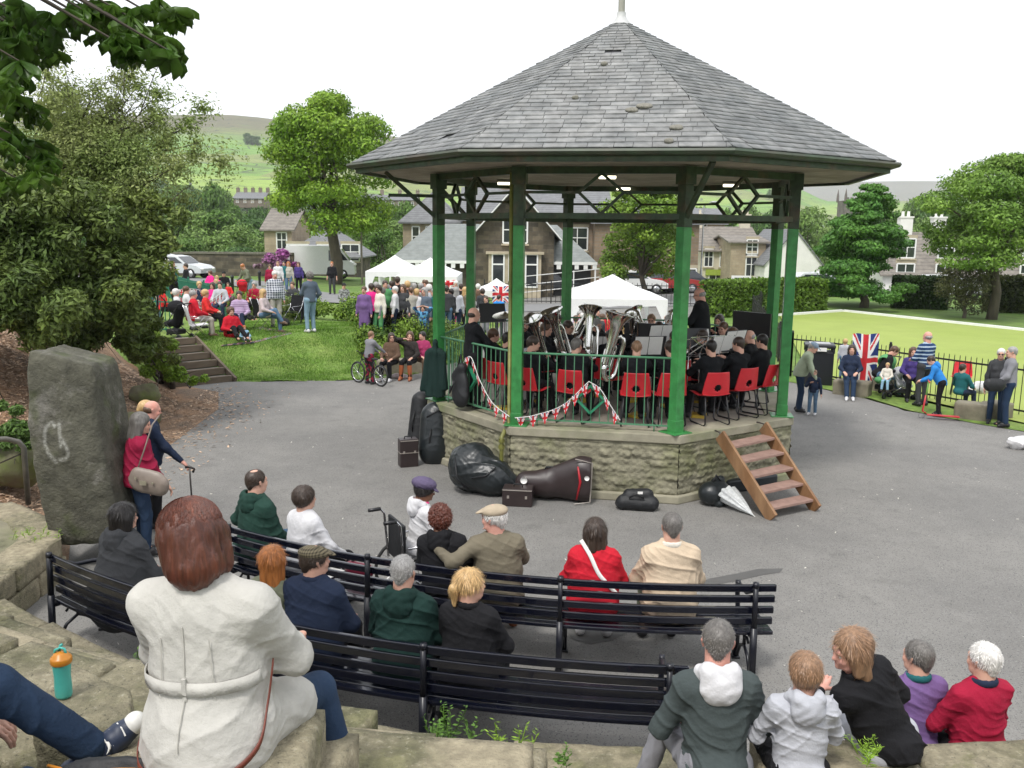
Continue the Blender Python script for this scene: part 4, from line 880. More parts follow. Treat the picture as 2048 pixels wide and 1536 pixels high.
# ---------------- foliage ----------------
def leafmat(name,c,c2=None,isl=.45,tr=.25,rough=.55): return mat('leaf_'+name,c,rough=rough,var=.15,scale=.6,island=isl,trans=tr,spec=.3,col2=c2,sc2=.5,f2=.5)
def leaves(centers,radii,n,size,rs,flat=.35,shell=.55,aspect=.5,droop=0):
    """n leaves spread over the clumps, as folded quads"""
    k=len(centers); vol=np.array([r[0]*r[1]+r[0]*r[2] for r in radii]); idx=rs.choice(k,n,p=vol/vol.sum())
    d=rs.normal(size=(n,3)); d/=np.linalg.norm(d,axis=1)[:,None]; rad=(shell+(1-shell)*rs.rand(n))*np.where(rs.rand(n)<.12,rs.uniform(1,1.25,n),1)
    c=np.array(centers)[idx]+d*np.array(radii)[idx]*rad[:,None]
    nn=d*(1-flat)+V(0,0,1)*flat+rs.normal(size=(n,3))*.45; nn/=np.linalg.norm(nn,axis=1)[:,None]
    a=rs.normal(size=(n,3)); a[:,2]-=droop; a-=nn*(a*nn).sum(1)[:,None]; a/=np.linalg.norm(a,axis=1)[:,None]; b=np.cross(nn,a)
    s=size*rs.uniform(.6,1.3,n)[:,None]; w=s*aspect
    v=np.stack([c-a*s*.5,c+b*w*.5+nn*s*.08,c+a*s*.5,c-b*w*.5+nn*s*.08],1).reshape(-1,3)
    return v,np.arange(4*n).reshape(-1,4)
def limbs(m,base,r0,targets,rs,up=.4):
    base=V(base)
    for t in targets:
        t=V(t); mid=base+(t-base)*.5+V(rs.uniform(-.1,.1),rs.uniform(-.1,.1),.12)*np.linalg.norm(t-base); m.tube([base,mid,t],[r0,r0*.6,r0*.2],6)
def tree(label,base,H,Wd,n=9000,leaf=.18,lm='green',cols=((.07,.15,.02),(.12,.2,.03)),seed=1,trunk=.22,th=None,nl=34,shape='round',group=None,name='tree',cat='tree',low=.25,lobe=.2,flat=.6,Dp=None,isl=.4,bark_=(.09,.075,.055),mi_=None):
    rs=np.random.RandomState(seed); o=tag(empty(name,base),label,cat,group); Dp=Dp or Wd
    ctr=[];rad=[]; th=th or H*low
    for i in range(nl):
        f=rs.rand()**.8; z=th+(H-th)*f
        if shape=='round': w=math.sqrt(max(0,1-(2*(f-.42))**2*.85 if f>.42 else 1-((.42-f)/.42)**2*.55))
        elif shape=='cone': w=(1-f)**.85*.95+.08
        else: w=1
        a=rs.uniform(0,2*PI); q=math.sqrt(rs.rand())*w*.85 if rs.rand()<.35 else w*rs.uniform(.7,.95)
        L_=lobe*Wd*rs.uniform(.6,1.15)*((.35+.75*w) if shape=='cone' else 1); ctr.append((math.cos(a)*q*(Wd/2-L_*.5),math.sin(a)*q*(Dp/2-L_*.5),min(z,H-L_*.4))); rad.append((L_,L_,L_*flat*rs.uniform(.75,1.2)))
    ctr.append((0,0,H*.55)); rad.append((Wd*.25,Dp*.25,H*.2))
    v,f=leaves(ctr,rad,n,leaf,rs); npmesh('crown',v,f,leafmat(lm,*cols,isl=isl),o)
    m=MB(); m.tube([(0,0,-.3),(.02*H,0,th*.5),(-.01*H,.02*H,th*1.05),(0,0,H*.7)],[trunk*1.35,trunk,trunk*.85,trunk*.2],10)
    limbs(m,(-.01*H,.02*H,th*.95),trunk*.5,[c for c in ctr[:14]],rs)
    m.build('trunk',mat('bark_'+lm,bark_,var=.3,scale=6,bump=.6,stretch=(1,1,.25),rough=.95),o)
    return o
def gd_(px,py,z=0): return tuple(gz(px,py,z))
# sycamore on the lawn
p=gy(668,570,56); tree('tall bright green sycamore on the lawn left of the bandstand',(p[0],56,-.1),11.7,8.8,n=42000,leaf=.24,lm='sycamore',cols=((.15,.28,.025),(.23,.35,.035)),seed=3,trunk=.36,nl=70,lobe=.16,low=.24,flat=.6,th=3.6)
p=gy(1285,560,50); tree('leafy green tree seen through the bandstand in front of the stone buildings',(p[0],50,0),6.7,5.8,n=26000,leaf=.2,lm='limetree',cols=((.127,.230,.029),(.196,.299,.034)),seed=5,trunk=.16,nl=46,lobe=.17,low=.2,flat=.65)
p=gy(1730,640,47); tree('broad dark green conical maple beyond the bowling green',(p[0],47.5,-.1),6.5,7.2,n=42000,leaf=.2,lm='maple',cols=((.075,.2,.035),(.12,.26,.045)),seed=8,trunk=.22,nl=80,shape='cone',lobe=.15,low=.13,flat=.38)
p=gy(1992,650,41); tree('large light green tree at the right edge beyond the bowling green',(p[0],41.5,0),7.4,7.8,n=40000,leaf=.18,lm='beech',cols=((.123,.232,.036),(.189,.304,.051)),seed=12,trunk=.2,nl=70,lobe=.15,low=.34,flat=.45)
tree('weeping bare-topped rounded shrub tree before the far hedge',tuple(gy(1925,655,42)[:2])+(0,),2.7,2.9,n=7000,leaf=.12,lm='weeping',cols=((.1,.11,.04),(.13,.13,.06)),seed=15,trunk=.08,nl=20,lobe=.28,low=.2)
# hedges
def hedge(label,a,b,w,h,n,lm,cols,leaf=.1,z0=0,jag=.05):
    a=V(*a);b=V(*b);rs=np.random.RandomState(int(abs(a[0])*10)); t=norm(b-a); nn=V(-t[1],t[0]); L_=np.linalg.norm(b-a)
    u=np.clip(rs.rand(n)*1.06-.03,0,1);face=rs.rand(n); s=rs.uniform(-1,1,n); zz=rs.rand(n)
    off=np.where((face<.35)|(u<=0)|(u>=1),s*w/2,np.where(face<.7,-w/2,w/2)); z=np.where((face<.35)&(u>0)&(u<1),h,zz*h)+rs.normal(0,jag,n); off=off+rs.normal(0,jag,n)
    c=np.stack([a[0]+t[0]*L_*u+nn[0]*off,a[1]+t[1]*L_*u+nn[1]*off,z0+np.abs(z)],1); d=rs.normal(size=(n,3)); d/=np.linalg.norm(d,axis=1)[:,None]
    e=rs.normal(size=(n,3)); e-=d*(e*d).sum(1)[:,None]; e/=np.linalg.norm(e,axis=1)[:,None]; g=np.cross(d,e); sz=leaf*rs.uniform(.5,1.2,n)[:,None]
    v=np.stack([c-e*sz,c+g*sz*.6,c+e*sz,c-g*sz*.6],1).reshape(-1,3)
    root=tag(empty('hedge',((a+b)/2).tolist()+[z0]),label,'hedge'); M=Matrix.Translation(-Vector(root.location))
    o=npmesh('foliage',v,np.arange(4*n).reshape(-1,4),leafmat(lm,*cols),root); o.matrix_parent_inverse=M
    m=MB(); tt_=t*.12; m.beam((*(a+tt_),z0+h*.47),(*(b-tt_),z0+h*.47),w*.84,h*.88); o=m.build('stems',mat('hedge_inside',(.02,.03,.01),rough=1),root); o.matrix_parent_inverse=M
ha,hb=gz(1418,632),gz(1630,622); hedge('clipped bright green hedge behind the two far benches',ha[:2],hb[:2],1.4,1.55,16000,'privet',((.09,.17,.02),(.13,.22,.03)))
ha,hb=gy(1780,640,48),gy(1890,645,47); hedge('dark clipped hedge right of the maple tree',ha[:2],hb[:2],1.4,1.55,12000,'yew',((.033,.065,.016),(.046,.091,.023)))
ha,hb=gy(1965,645,46),gy(2300,660,44); hedge('dark olive hedge at the far right edge behind the light green tree',ha[:2],hb[:2],1.4,1.7,10000,'yew2',((.046,.065,.019),(.078,.091,.026)))
# big evergreen bush and small-leaved tree on the bark bank
rs=np.random.RandomState(31)
def pxclumps(lst,rs):
    c=[];r=[]
    for px,py,Y,rr_,k in lst:
        p=gy(px,py,Y)
        for i in range(k): c.append(p+rs.normal(size=3)*rr_*V(.5,.5,.45)); q=rr_*rs.uniform(.35,.6); r.append((q,q,q*.8))
    return c,r
def branches(m,root,tg,rs,r0=.05,sub=3):
    root=V(root)
    for t in tg:
        t=V(t); d=t-root; p1=root+d*.35+rs.normal(size=3)*.12; p2=root+d*.7+rs.normal(size=3)*.15; m.tube([root,p1,p2,t],[r0,r0*.7,r0*.4,r0*.15],6,cap=False)
        for j in range(sub):
            q=p1+(t-p1)*rs.rand(); e=q+(norm(d)+rs.normal(size=3)*.55)*rs.uniform(.4,1.0); m.tube([q,(q+e)/2+rs.normal(size=3)*.05,e],[r0*.3,r0*.2,r0*.08],4,cap=False)
L1=[(170,200,19,.9,7),(230,190,19,.8,6),(120,250,18.6,1.0,8),(290,230,19,.7,6),(330,250,19,.6,5),(200,270,18.5,1.0,9),(280,300,18.3,.8,8),(340,290,18.5,.5,4),(70,300,18.2,1.0,8),(140,330,18,1.0,9),(230,350,18,1.0,9),(310,370,18,.8,6),(60,380,17.8,1.0,8),(150,160,19,.6,3),(260,155,19.2,.5,3),(365,250,19,.35,2)]
c1,r1=pxclumps(L1,rs)
base=gy(150,640,19.5); tb=(base[0],19.5,1.3)
tr=tag(empty('tree',tb),'airy small-leaved tree with thin dark branches rising above the dark bushes','tree'); MI=Matrix.Translation(-Vector(tb))
v,f=leaves(c1,[(a*1.25,a*1.25,a*1.25) for a,_,_ in r1],60000,.082,rs,flat=.3,shell=.0,aspect=.42); o=npmesh('crown',v,f,leafmat('willow',(.19,.26,.07),(.25,.28,.1),isl=.45,tr=.35),tr); o.matrix_parent_inverse=MI
m=MB(); m.tube([tb,(tb[0]+.1,19.2,2.6),(tb[0]+.3,18.6,4.0)],[.14,.11,.08],8); branches(m,(tb[0]-.1,18.1,3.6),c1[::3],rs,.045,4); o=m.build('trunk',mat('dark_bark',(.05,.04,.03),var=.3,rough=.9),tr); o.matrix_parent_inverse=MI
def bush(label,lst,n,leaf,lm,cols,name='bush',cat='bush',seed=1,shell=.5,aspect=.38,isl=.5,basepx=None,tr=.2,droop=.5):
    rs=np.random.RandomState(seed); c,r=pxclumps(lst,rs); b=V(basepx) if basepx is not None else np.mean(c,axis=0); b=V(b[0],b[1],0)
    o=tag(empty(name,b),label,cat); M=Matrix.Translation(-Vector(b)); v,f=leaves(c,r,n,leaf,rs,flat=.45,shell=shell,aspect=aspect,droop=droop)
    q=npmesh('foliage',v,f,leafmat(lm,*cols,isl=isl,tr=tr),o); q.matrix_parent_inverse=M
    m=MB(); m.tube([b,b+V(0,0,max(.1,np.mean([x[2] for x in c])*.6))],[.07,.05],6)
    branches(m,b+V(0,0,.15),c[::4],rs,.04,1); q=m.build('stems',MC['dark_bark'],o); q.matrix_parent_inverse=M
    return o
L2=[(40,430,15.5,.9,9),(120,450,16,.9,9),(200,440,16.5,.8,9),(270,440,16.8,.7,8),(30,540,14.8,.9,9),(120,550,15.2,.9,9),(210,540,15.8,.8,9),(280,520,16,.6,7),(315,430,17,.45,5),(60,620,14.5,.7,7),(150,620,15,.7,7),(230,620,15.6,.6,7),(-60,500,15,1.1,9),(-60,600,14.5,1,8),(235,640,16.2,.35,6),(0,630,14.5,.5,6),(100,640,16,.4,6),(180,645,16.4,.4,6),(180,600,16,.8,8),(110,640,15,.7,7),(280,590,16,.4,5)]
bush('large dark glossy rhododendron covering the bank on the left',L2,74000,.13,'rhodo',((.085,.135,.03),(.18,.23,.055)),seed=3,basepx=gz(130,640,1.2),aspect=.36)
bush('yellow-green leaning shrub above the timber stairs',[(300,560,18.5,.35,5),(330,500,19,.28,4),(280,620,17.5,.38,6),(290,670,17.5,.36,6),(270,695,17,.35,5),(320,700,18,.25,4)],11000,.11,'shrub',((.091,.143,.026),(.156,.195,.046)),seed=4,basepx=gz(320,720,.6))
bush('low light green leafy plants along the left side of the timber stairs',[(320,725,18.8,.34,7),(350,745,19,.28,7),(385,762,19.3,.2,5),(300,700,18.6,.3,6)],12000,.085,'herb',((.2,.33,.035),(.26,.38,.05)),name='plant',cat='plant',seed=6,basepx=gz(345,770,.1))
bush('pale green ferny plant on the bank left of the standing stone',[(20,860,11.5,.25,6),(45,880,11.3,.15,4),(10,830,11.8,.2,3)],2600,.09,'herb2',((.08,.15,.03),(.12,.2,.05)),name='plant',cat='plant',seed=7,basepx=gz(20,900,.5))
# flower bed behind the lawn
rs=np.random.RandomState(77); fbed=[]
bedline=smooth([(-9.5,32.5),(-7,30.5),(-5.2,29.5),(-3.6,28.2),(-2.6,27.0),(-2.0,25.8)],6)
for i in range(64):
    p=V(*bedline[rs.randint(len(bedline))])+rs.normal(size=2)*V(.8,.8); z=float(T(*p)); s=rs.uniform(.3,.62)
    kind=rs.choice(['lush','dark','grassy'],p=[.5,.25,.25]); o=tag(empty('plant',(p[0],p[1],z)),{'lush':'bright green leafy clump in the flower bed behind the lawn','dark':'darker green leafy clump in the flower bed behind the lawn','grassy':'spiky tall clump in the flower bed behind the lawn'}[kind],'plant',kind+' clumps in the flower bed')
    cs=[(rs.uniform(-.3,.3),rs.uniform(-.3,.3),s*rs.uniform(.5,1.1)) for _ in range(5)]
    if kind=='grassy': v,f=leaves(cs,[(s,s,s*1.1)]*5,700,.2,rs,flat=.1,shell=.1,aspect=.16,droop=-1)
    else: v,f=leaves(cs,[(s*.8,s*.8,s*.6)]*5,900,.095,rs,shell=.4,aspect=.6)
    npmesh('foliage',v,f,leafmat('bed_'+kind,*{'lush':((.14,.24,.025),(.19,.28,.04)),'dark':((.06,.13,.02),(.09,.16,.03)),'grassy':((.13,.19,.04),(.2,.22,.08))}[kind]),o)
# chestnut leaves hanging over the camera's upper left
ch=tag(empty('chestnut_tree',(-5.2,3.6,2.0)),'horse chestnut with large dark leaves hanging over the upper left','tree'); MI=Matrix.Translation(-Vector((-5.2,3.6,2.0)))
rs=np.random.RandomState(21); m=MB(); fv=[];ff=[]
spots=[]
for (px,py,k,sx,sy) in ((30,30,13,40,25),(60,70,12,45,28),(20,110,10,30,28),(90,40,8,30,25),(190,15,13,45,16),(250,35,14,35,22),(230,70,9,30,14),(300,70,10,28,20),(330,20,8,28,18),(340,95,5,14,14),(260,95,5,14,10),(15,170,7,20,20),(35,195,8,25,20),(70,215,5,20,16),(20,260,9,25,28),(60,290,8,28,26),(90,310,4,22,18),(25,350,7,28,22),(70,345,4,25,18),(120,100,3,20,10),(150,30,5,22,12)):
    for _ in range(max(2,int(k*.95))): spots.append((px+rs.normal()*sx*.6,py+rs.normal()*sy*.6,rs.uniform(4.2,5.6)))
def leaflet(c,d,nn,Ls,Wl):
    """obovate leaflet from c along d"""
    d=norm(d);b=norm(np.cross(nn,d)); nn=np.cross(d,b); st=[(0,.06),(.3,.3),(.62,.5),(.85,.36),(1,.0)]; o=len(fv)
    for t,w in st: 
        for s in(-1,0,1): fv.append(c+d*t*Ls+b*s*w*Wl+nn*(-.18*Ls*t*t+(.06*Wl if s else -.03)*1))
    for i in range(4):
        for j in range(2): a=o+i*3+j; ff.append((a,a+1,a+4,a+3))
for px,py,Y in spots:
    p=gy(px,py,Y); nn=norm(V(0,0,1)+rs.normal(size=3)*.35); ax=norm(V(rs.normal(),rs.normal(),-.5)); ax=norm(ax-nn*(ax@nn)); sd=np.cross(nn,ax); Ls=rs.uniform(.09,.15)
    for j,an in enumerate((-1.7,-1.0,-.35,.35,1.0,1.7)): leaflet(p,ax*math.cos(an)+sd*math.sin(an)+V(0,0,-.45),nn,Ls*(1-.22*abs(an)/1.7),Ls*.5)
o=npmesh('foliage',fv,ff,mat('leaf_chestnut',(.05,.11,.018),rough=.4,var=.15,island=.4,trans=.35,spec=.4,col2=(.08,.15,.02),sc2=1.5),ch,True); o.matrix_parent_inverse=MI
b0=V(-5.2,3.6,7.6)
m.tube([(-5.2,3.6,-.2+2),(-5.2,3.6,5),(-5.1,3.7,8.5)],[.38,.32,.25],12)
for i in range(0,len(spots),5):
    p=gy(*spots[i]); q=p+V(-.5,.0,.28); m.tube([q+V(-1.4,-.1,.6),q,p],[.018,.01,.004],5,cap=False)
m.tube([b0,b0+V(1.5,.6,-.6),gy(60,-60,4.8)],[.12,.07,.03],7); m.tube([b0,b0+V(1.6,.8,-.2),gy(330,-60,4.8)],[.1,.06,.02],7)
o=m.build('trunk',MC['dark_bark'],ch); o.matrix_parent_inverse=MI
# wood in the valley and trees on the hillside: three crowns, copied
rs=np.random.RandomState(55); protos=[]
for i,(cs_) in enumerate((((.09,.18,.03),(.13,.22,.05)),((.06,.13,.03),(.09,.17,.045)),((.14,.23,.05),(.17,.26,.07)))):
    o=tree(['mid green broadleaf tree in the wooded valley beyond the park','dark green broadleaf tree in the wooded valley beyond the park','pale green broadleaf tree in the wooded valley beyond the park'][i],(0,0,0),10,9,n=7000,leaf=.42,lm='valley%d'%i,cols=cs_,seed=60+i,trunk=.3,nl=30,lobe=.2,low=.15,group=['mid green valley trees','dark green valley trees','pale green valley trees'][i]); protos.append(o)
used=[0,0,0]
def vtree(x,y,s,k,sink=0):
    o=protos[k] if not used[k] else copy_tree(protos[k]); used[k]=1
    o.location=(x,y,float(T(x,y))-sink-.8*s); o.scale=(s,s*rs.uniform(.9,1.1),s*rs.uniform(.85,1.1)); o.rotation_euler=(0,0,rs.uniform(0,6))
def T1(px,py,Y,s,k):
    """a tree whose crown top shows at the given height"""
    p=gy(px,py,Y); o=protos[k] if not used[k] else copy_tree(protos[k]); used[k]=1
    z0=float(T(p[0],Y)); hgt=p[2]-z0; o.location=(p[0],Y,min(z0,p[2]-10*s)-.3); o.scale=(s,s,max(s,.0)); o.rotation_euler=(0,0,rs.uniform(0,6))
    if hgt>10*s*1.25: o.scale=(s,s,hgt/10); o.location[2]=z0
for px,py,Y,s,k in ((360,430,110,1.1,2),(400,415,115,1.2,2),(440,420,112,1.2,0),(470,450,105,1.0,2),(500,425,120,1.2,1),(330,420,120,1.1,0),(520,460,110,.9,0),(430,470,95,.8,2),(380,475,92,.8,0),(480,490,90,.7,1),(560,470,110,1.0,1),(600,480,120,1,0),(340,470,95,.9,2),
   (730,440,100,1.0,2),(760,455,95,.9,0),(790,440,110,1.0,2),(810,410,150,1.2,0),(740,410,170,1.2,1),(700,420,160,1.2,0),(850,415,160,1.1,1),(250,430,110,1.3,0),(180,430,110,1.3,1),(100,430,115,1.3,0),(20,420,120,1.4,2),(-80,420,120,1.4,1)): T1(px,py,Y,s,k)
for px,py,Y,s,k in ((1620,420,150,1.4,2),(1600,430,140,1.2,2),(1760,400,190,1.3,0),(1830,405,190,1.4,0),(1880,415,180,1.3,1),(1920,420,170,1.2,0),(1960,430,150,1.2,1),(1800,430,150,1.2,0),(1860,440,140,1.1,2),(1550,425,160,1.2,1),(1500,420,170,1.2,0),(1450,425,150,1.1,0),(1400,420,160,1.2,2),(1350,425,150,1.1,0),(2040,420,160,1.3,1),(2100,420,150,1.3,0)): T1(px,py,Y,s,k)
for i in range(34):
    q_=rs.uniform(290,560) if i<22 else rs.uniform(690,850); u_=rs.uniform(0,40); far_=q_<455
    T1(q_,(372 if far_ else 415)+u_*(1 if far_ else .4),rs.uniform(190,300) if far_ else rs.uniform(170,210),rs.uniform(1.2,2.0) if far_ else 1.0,int(rs.choice([0,1,2])))
for i in range(120):
    px=rs.uniform(300,900) if i<70 else rs.uniform(1150,2100); R_=rs.uniform(300,560) if i<70 else rs.uniform(320,1000)
    d=ray(px,400); y=R_; x=d[0]/d[1]*R_; vtree(x,y,rs.uniform(.8,1.7),rs.choice([0,1,1]))
for px,R_ in ((505,1050),(495,1048),(515,1052)): d=ray(px,300); vtree(d[0]/d[1]*R_,R_,1.3,1)
# ---------------- buildings, walls, fences ----------------
def XX(px,Y): return gy(px,500,Y)[0]
def ZZ(py,Y,px=1024): return gy(px,py,Y)[2]
def coursed(c2,sx=1.6,sz=4,mortar=(.2,.18,.15)):
    def f(N,L,tc,mix,ramp,math_,c,noise):
        g=N.new('ShaderNodeNewGeometry'); sx_=N.new('ShaderNodeSeparateXYZ'); L.new(tc.outputs['Object'],sx_.inputs[0])
        u=math_('ADD',sx_.outputs[0],sx_.outputs[1]); cb=N.new('ShaderNodeCombineXYZ'); L.new(u,cb.inputs[0]); L.new(sx_.outputs[2],cb.inputs[1])
        b=N.new('ShaderNodeTexBrick'); b.inputs['Scale'].default_value=1; b.inputs['Brick Width'].default_value=1/sx; b.inputs['Row Height'].default_value=1/sz; b.inputs['Mortar Size'].default_value=.012; b.inputs['Color1'].default_value=(*c,1); b.inputs['Color2'].default_value=(*c2,1); b.inputs['Mortar'].default_value=(*mortar,1)
        L.new(cb.outputs[0],b.inputs['Vector']); return b.outputs['Color']
    return f
def slates(c2,s=.25):
    def f(N,L,tc,mix,ramp,math_,c,noise):
        sx_=N.new('ShaderNodeSeparateXYZ'); L.new(tc.outputs['Object'],sx_.inputs[0]); q=math_('MODULO',math_('ADD',math_('DIVIDE',sx_.outputs[2],s*.6),100),1.0)
        return mix(math_('LESS_THAN',q,.16),c,c2)
    return f
darkst=mat('dark_stone_wall',(.06,.052,.04),var=.35,scale=2,bump=.5,bscale=12,rough=.95,pattern=coursed((.14,.115,.08),1.6,4,(.1,.09,.07)))
brownst=mat('brown_stone_wall',(.26,.19,.13),var=.25,scale=1.5,bump=.4,bscale=12,rough=.95,pattern=coursed((.2,.15,.1),2,5))
tanst=mat('tan_stone_wall',(.38,.31,.22),var=.2,scale=1.2,bump=.3,bscale=10,rough=.95,pattern=coursed((.33,.26,.18),2,5,(.3,.26,.2)))
render_=mat('white_render',(.75,.74,.7),var=.08,scale=1,rough=.9); creamr=mat('cream_render',(.55,.5,.4),var=.15,scale=1.2)
rfg=mat('roof_grey',(.17,.175,.18),var=.2,scale=3,rough=.7,pattern=slates((.1,.1,.11))); rfb=mat('roof_stone_slates',(.2,.18,.155),var=.25,scale=3,rough=.9,pattern=slates((.12,.11,.1),.4)); rfl=mat('roof_light_slate',(.2,.215,.205),var=.2,scale=3,rough=.6,pattern=slates((.17,.19,.19)))
glass=mat('window_glass',(.025,.03,.035),rough=.08,spec=.8); wfr=mat('window_frame_white',(.75,.75,.73),var=.04); lint=mat('pale_stone',(.42,.36,.26),var=.15,scale=3)
def house(label,c,w,d,h,rz,rise,roof='x',wm=None,rm=None,z0=0,wins=(),over=.3,chim=(),name='building',cat='building',barge=None,group=None,doors=()):
    o=tag(empty(name,(c[0],c[1],z0),rz),label,cat,group); m=MB(); x,y=w/2,d/2
    vs=[(-x,-y,-1),(x,-y,-1),(x,y,-1),(-x,y,-1),(-x,-y,h),(x,-y,h),(x,y,h),(-x,y,h)]; fs=[(0,1,5,4),(1,2,6,5),(2,3,7,6),(3,0,4,7)]
    m.add(vs,fs)
    if roof=='x': m.add([(-x,-y,h),(-x,y,h),(-x,0,h+rise),(x,-y,h),(x,y,h),(x,0,h+rise)],[(0,2,1),(3,4,5)])
    if roof=='y': m.add([(-x,-y,h),(x,-y,h),(0,-y,h+rise),(-x,y,h),(x,y,h),(0,y,h+rise)],[(0,1,2),(4,3,5)])
    m.build('wall',wm,o); m=MB(); q=over; t=.12; dz=rise/(y if roof=='x' else x)*q
    if roof=='x': R=[((-x-q,-y-q,h-dz),(x+q,-y-q,h-dz),(x+q,0,h+rise),(-x-q,0,h+rise)),((x+q,y+q,h-dz),(-x-q,y+q,h-dz),(-x-q,0,h+rise),(x+q,0,h+rise))]
    elif roof=='y': R=[((-x-q,y+q,h-dz),(-x-q,-y-q,h-dz),(0,-y-q,h+rise),(0,y+q,h+rise)),((x+q,-y-q,h-dz),(x+q,y+q,h-dz),(0,y+q,h+rise),(0,-y-q,h+rise))]
    else:
        i=min(x,y)*.98; rx_=max(0,x-i); ry=max(0,y-i); e=[(-x-q,-y-q,h),(x+q,-y-q,h),(x+q,y+q,h),(-x-q,y+q,h)]; r=[(-rx_,-ry,h+rise),(rx_,-ry,h+rise),(rx_,ry,h+rise),(-rx_,ry,h+rise)]
        R=[(e[k],e[(k+1)%4],r[(k+1)%4],r[k]) for k in range(4)]
    for qd in R: 
        a=[V(p)+V(0,0,.03) for p in qd]; b=[p-V(0,0,t) for p in a]; m.add(a+b,[(0,1,2,3),(7,6,5,4),(0,4,5,1),(1,5,6,2),(2,6,7,3),(3,7,4,0)])
    rf=m.build('roof',rm,o)
    for (u,v) in chim:
        m=MB(); m.box((u,v,h+rise+.25),(.9,.6,1.6)); m.box((u,v,h+rise+1.08),(1.0,.7,.12)); m.lathe([(.12,h+rise+1.1),(.1,h+rise+1.5)],(u-.2,v,0),8); m.lathe([(.12,h+rise+1.1),(.1,h+rise+1.5)],(u+.2,v,0),8); m.build('chimney',wm,rf)
    for wn in wins:
        f,u,z,ww,hh=wn[:5]; mu=wn[5] if len(wn)>5 else 1
        def P(a,b,c_):   # a along the wall, b out, c up
            return {'f':(a,-y-b,c_),'r':(x+b,a,c_),'l':(-x-b,-a,c_),'b':(-a,y+b,c_)}[f]
        m=MB()
        def bx(a,b,c_,sa,sb,sc_): 
            p=P(a,b,c_); m.box(p,(sa,sb,sc_) if f in 'fb' else (sb,sa,sc_))
        bx(u-ww/2,.03,z,.09,.08,hh);bx(u+ww/2,.03,z,.09,.08,hh);bx(u,.03,z+hh/2,ww,.078,.09);bx(u,.03,z-hh/2,ww,.078,.09)
        for i in range(1,mu+1): bx(u-ww/2+ww*i/(mu+1),.025,z,.06,.06,hh) if mu<3 else bx(u-ww/2+ww*i/(mu+1),.025,z,.05,.06,hh)
        bx(u,.024,z+hh*.05,ww,.055,.06); fr=m.build('window',wfr,o)
        m=MB(); p=P(u,.012,z); m.box(p,(ww,.02,hh) if f in 'fb' else (.02,ww,hh)); m.build('pane',glass,fr)
        m=MB(); p=P(u,.06,z-hh/2-.1); m.box(p,(ww+.2,.14,.1) if f in 'fb' else (.14,ww+.2,.1)); p=P(u,.02,z+hh/2+.15); m.box(p,(ww+.2,.06,.2) if f in 'fb' else (.06,ww+.2,.2)); m.build('sill',lint,fr)
    if barge:
        m=MB(); b_=barge
        for s in(-1,1): m.beam((s*(x+over),-y-over-.02,h-dz-.02),(0,-y-over-.02,h+rise-.0),.06,.42,(0,1,0))
        m.build('bargeboard',wfr,o)
    return o
def hx(p0,p1,Y): return (XX(p0,Y)+XX(p1,Y))/2, XX(p1,Y)-XX(p0,Y)
# pavilion: front gable, wings with porch canopies, tall blocks behind
Y=52; cx,w=hx(952,1108,Y); eh=ZZ(462,Y); rh=ZZ(372,Y)
pv=house('dark stone park pavilion with white bargeboards, bay window and glazed porches',(cx,Y+3.5),w,7,eh,0,rh-eh,'y',darkst,rfl,0,[('f',-.42,ZZ(462,Y),.55,1.35,0),('f',.42,ZZ(462,Y),.55,1.35,0)],over=.4,barge=1,name='pavilion')
m=MB(); m.box((0,-3.9,(ZZ(508,Y)+0)/2),(3.0,.8,ZZ(508,Y))); m.box((0,-3.95,ZZ(508,Y)+.07),(3.3,1.0,.14)); m.build('bay',lint,pv)
for u in(-.95,0,.95):
    m=MB(); zc=ZZ(540,Y); 
    for dx in(-.33,.33): m.box((u+dx,-4.33,zc),(.08,.08,1.9))
    for z in(zc-.92,zc+.35,zc+.92): m.box((u,-4.332,z),(.66,.084,.08))
    fr=m.build('window',wfr,pv); m=MB(); m.box((u,-4.31,zc),(.62,.03,1.84)); m.build('pane',glass,fr)
def wing(x0,x1,y0,y1,sgn):
    m=MB(); ez=ZZ(524,Y); tz=ZZ(448,Y); a=[(x0,y0,ez),(x1,y0,ez),(x1,y1,ez),(x0,y1,ez)]; hx_=x0 if sgn<0 else x1; ix=x1 if sgn<0 else x0
    t1=(ix,(y0+y1)/2+.3,tz); t0=(hx_-sgn*2.2,(y0+y1)/2+.3,tz)
    vs=a+[t0,t1]; fs=[(0,1,5,4),(2,3,4,5),(3,0,4)] if sgn<0 else [(0,1,4,5),(2,3,5,4),(1,2,4)]
    m.add([V(p)-V(cx,Y+3.5,0) for p in vs],fs); m.build('wing_roof',rfl,pv)
    m=MB(); m.add([(x0-cx+.25,y0-Y-2.2,-1),(x1-cx-.25,y0-Y-2.2,-1),(x1-cx-.25,y0-Y-2.2,ez),(x0-cx+.25,y0-Y-2.2,ez)],[(0,1,2,3)]); m.build('porch_inside',mat('porch_shade',(.03,.03,.033),rough=.4,var=.3,scale=2),pv)  # flat dark sheet, the shade inside the porch put into its colour
    m=MB(); m.beam((x0-cx,y0-Y-3.5,ez-.05),(x1-cx,y0-Y-3.5,ez-.05),.08,.16)
    n=int((x1-x0)/.26)
    for i in range(n): 
        if i%2==0: m.box((x0-cx+.13+i*.26,y0-Y-3.5,ez-.26),(.24,.04,.26))
    m.build('canopy_valance',wfr,pv)
    for xx in ((x0+.1,x1-.1) if x1-x0<5 else (x0+.1,(x0+x1)/2,x1-.1)):
        m=MB(); m.box((xx-cx,y0-Y-3.45,ez/2),(.09,.09,ez)); m.build('porch_post',wfr,pv)
wing(XX(775,Y),XX(948,Y)+.3,Y+.2,Y+7,-1); wing(XX(1096,Y),XX(1196,Y),Y+.2,Y+7,1)
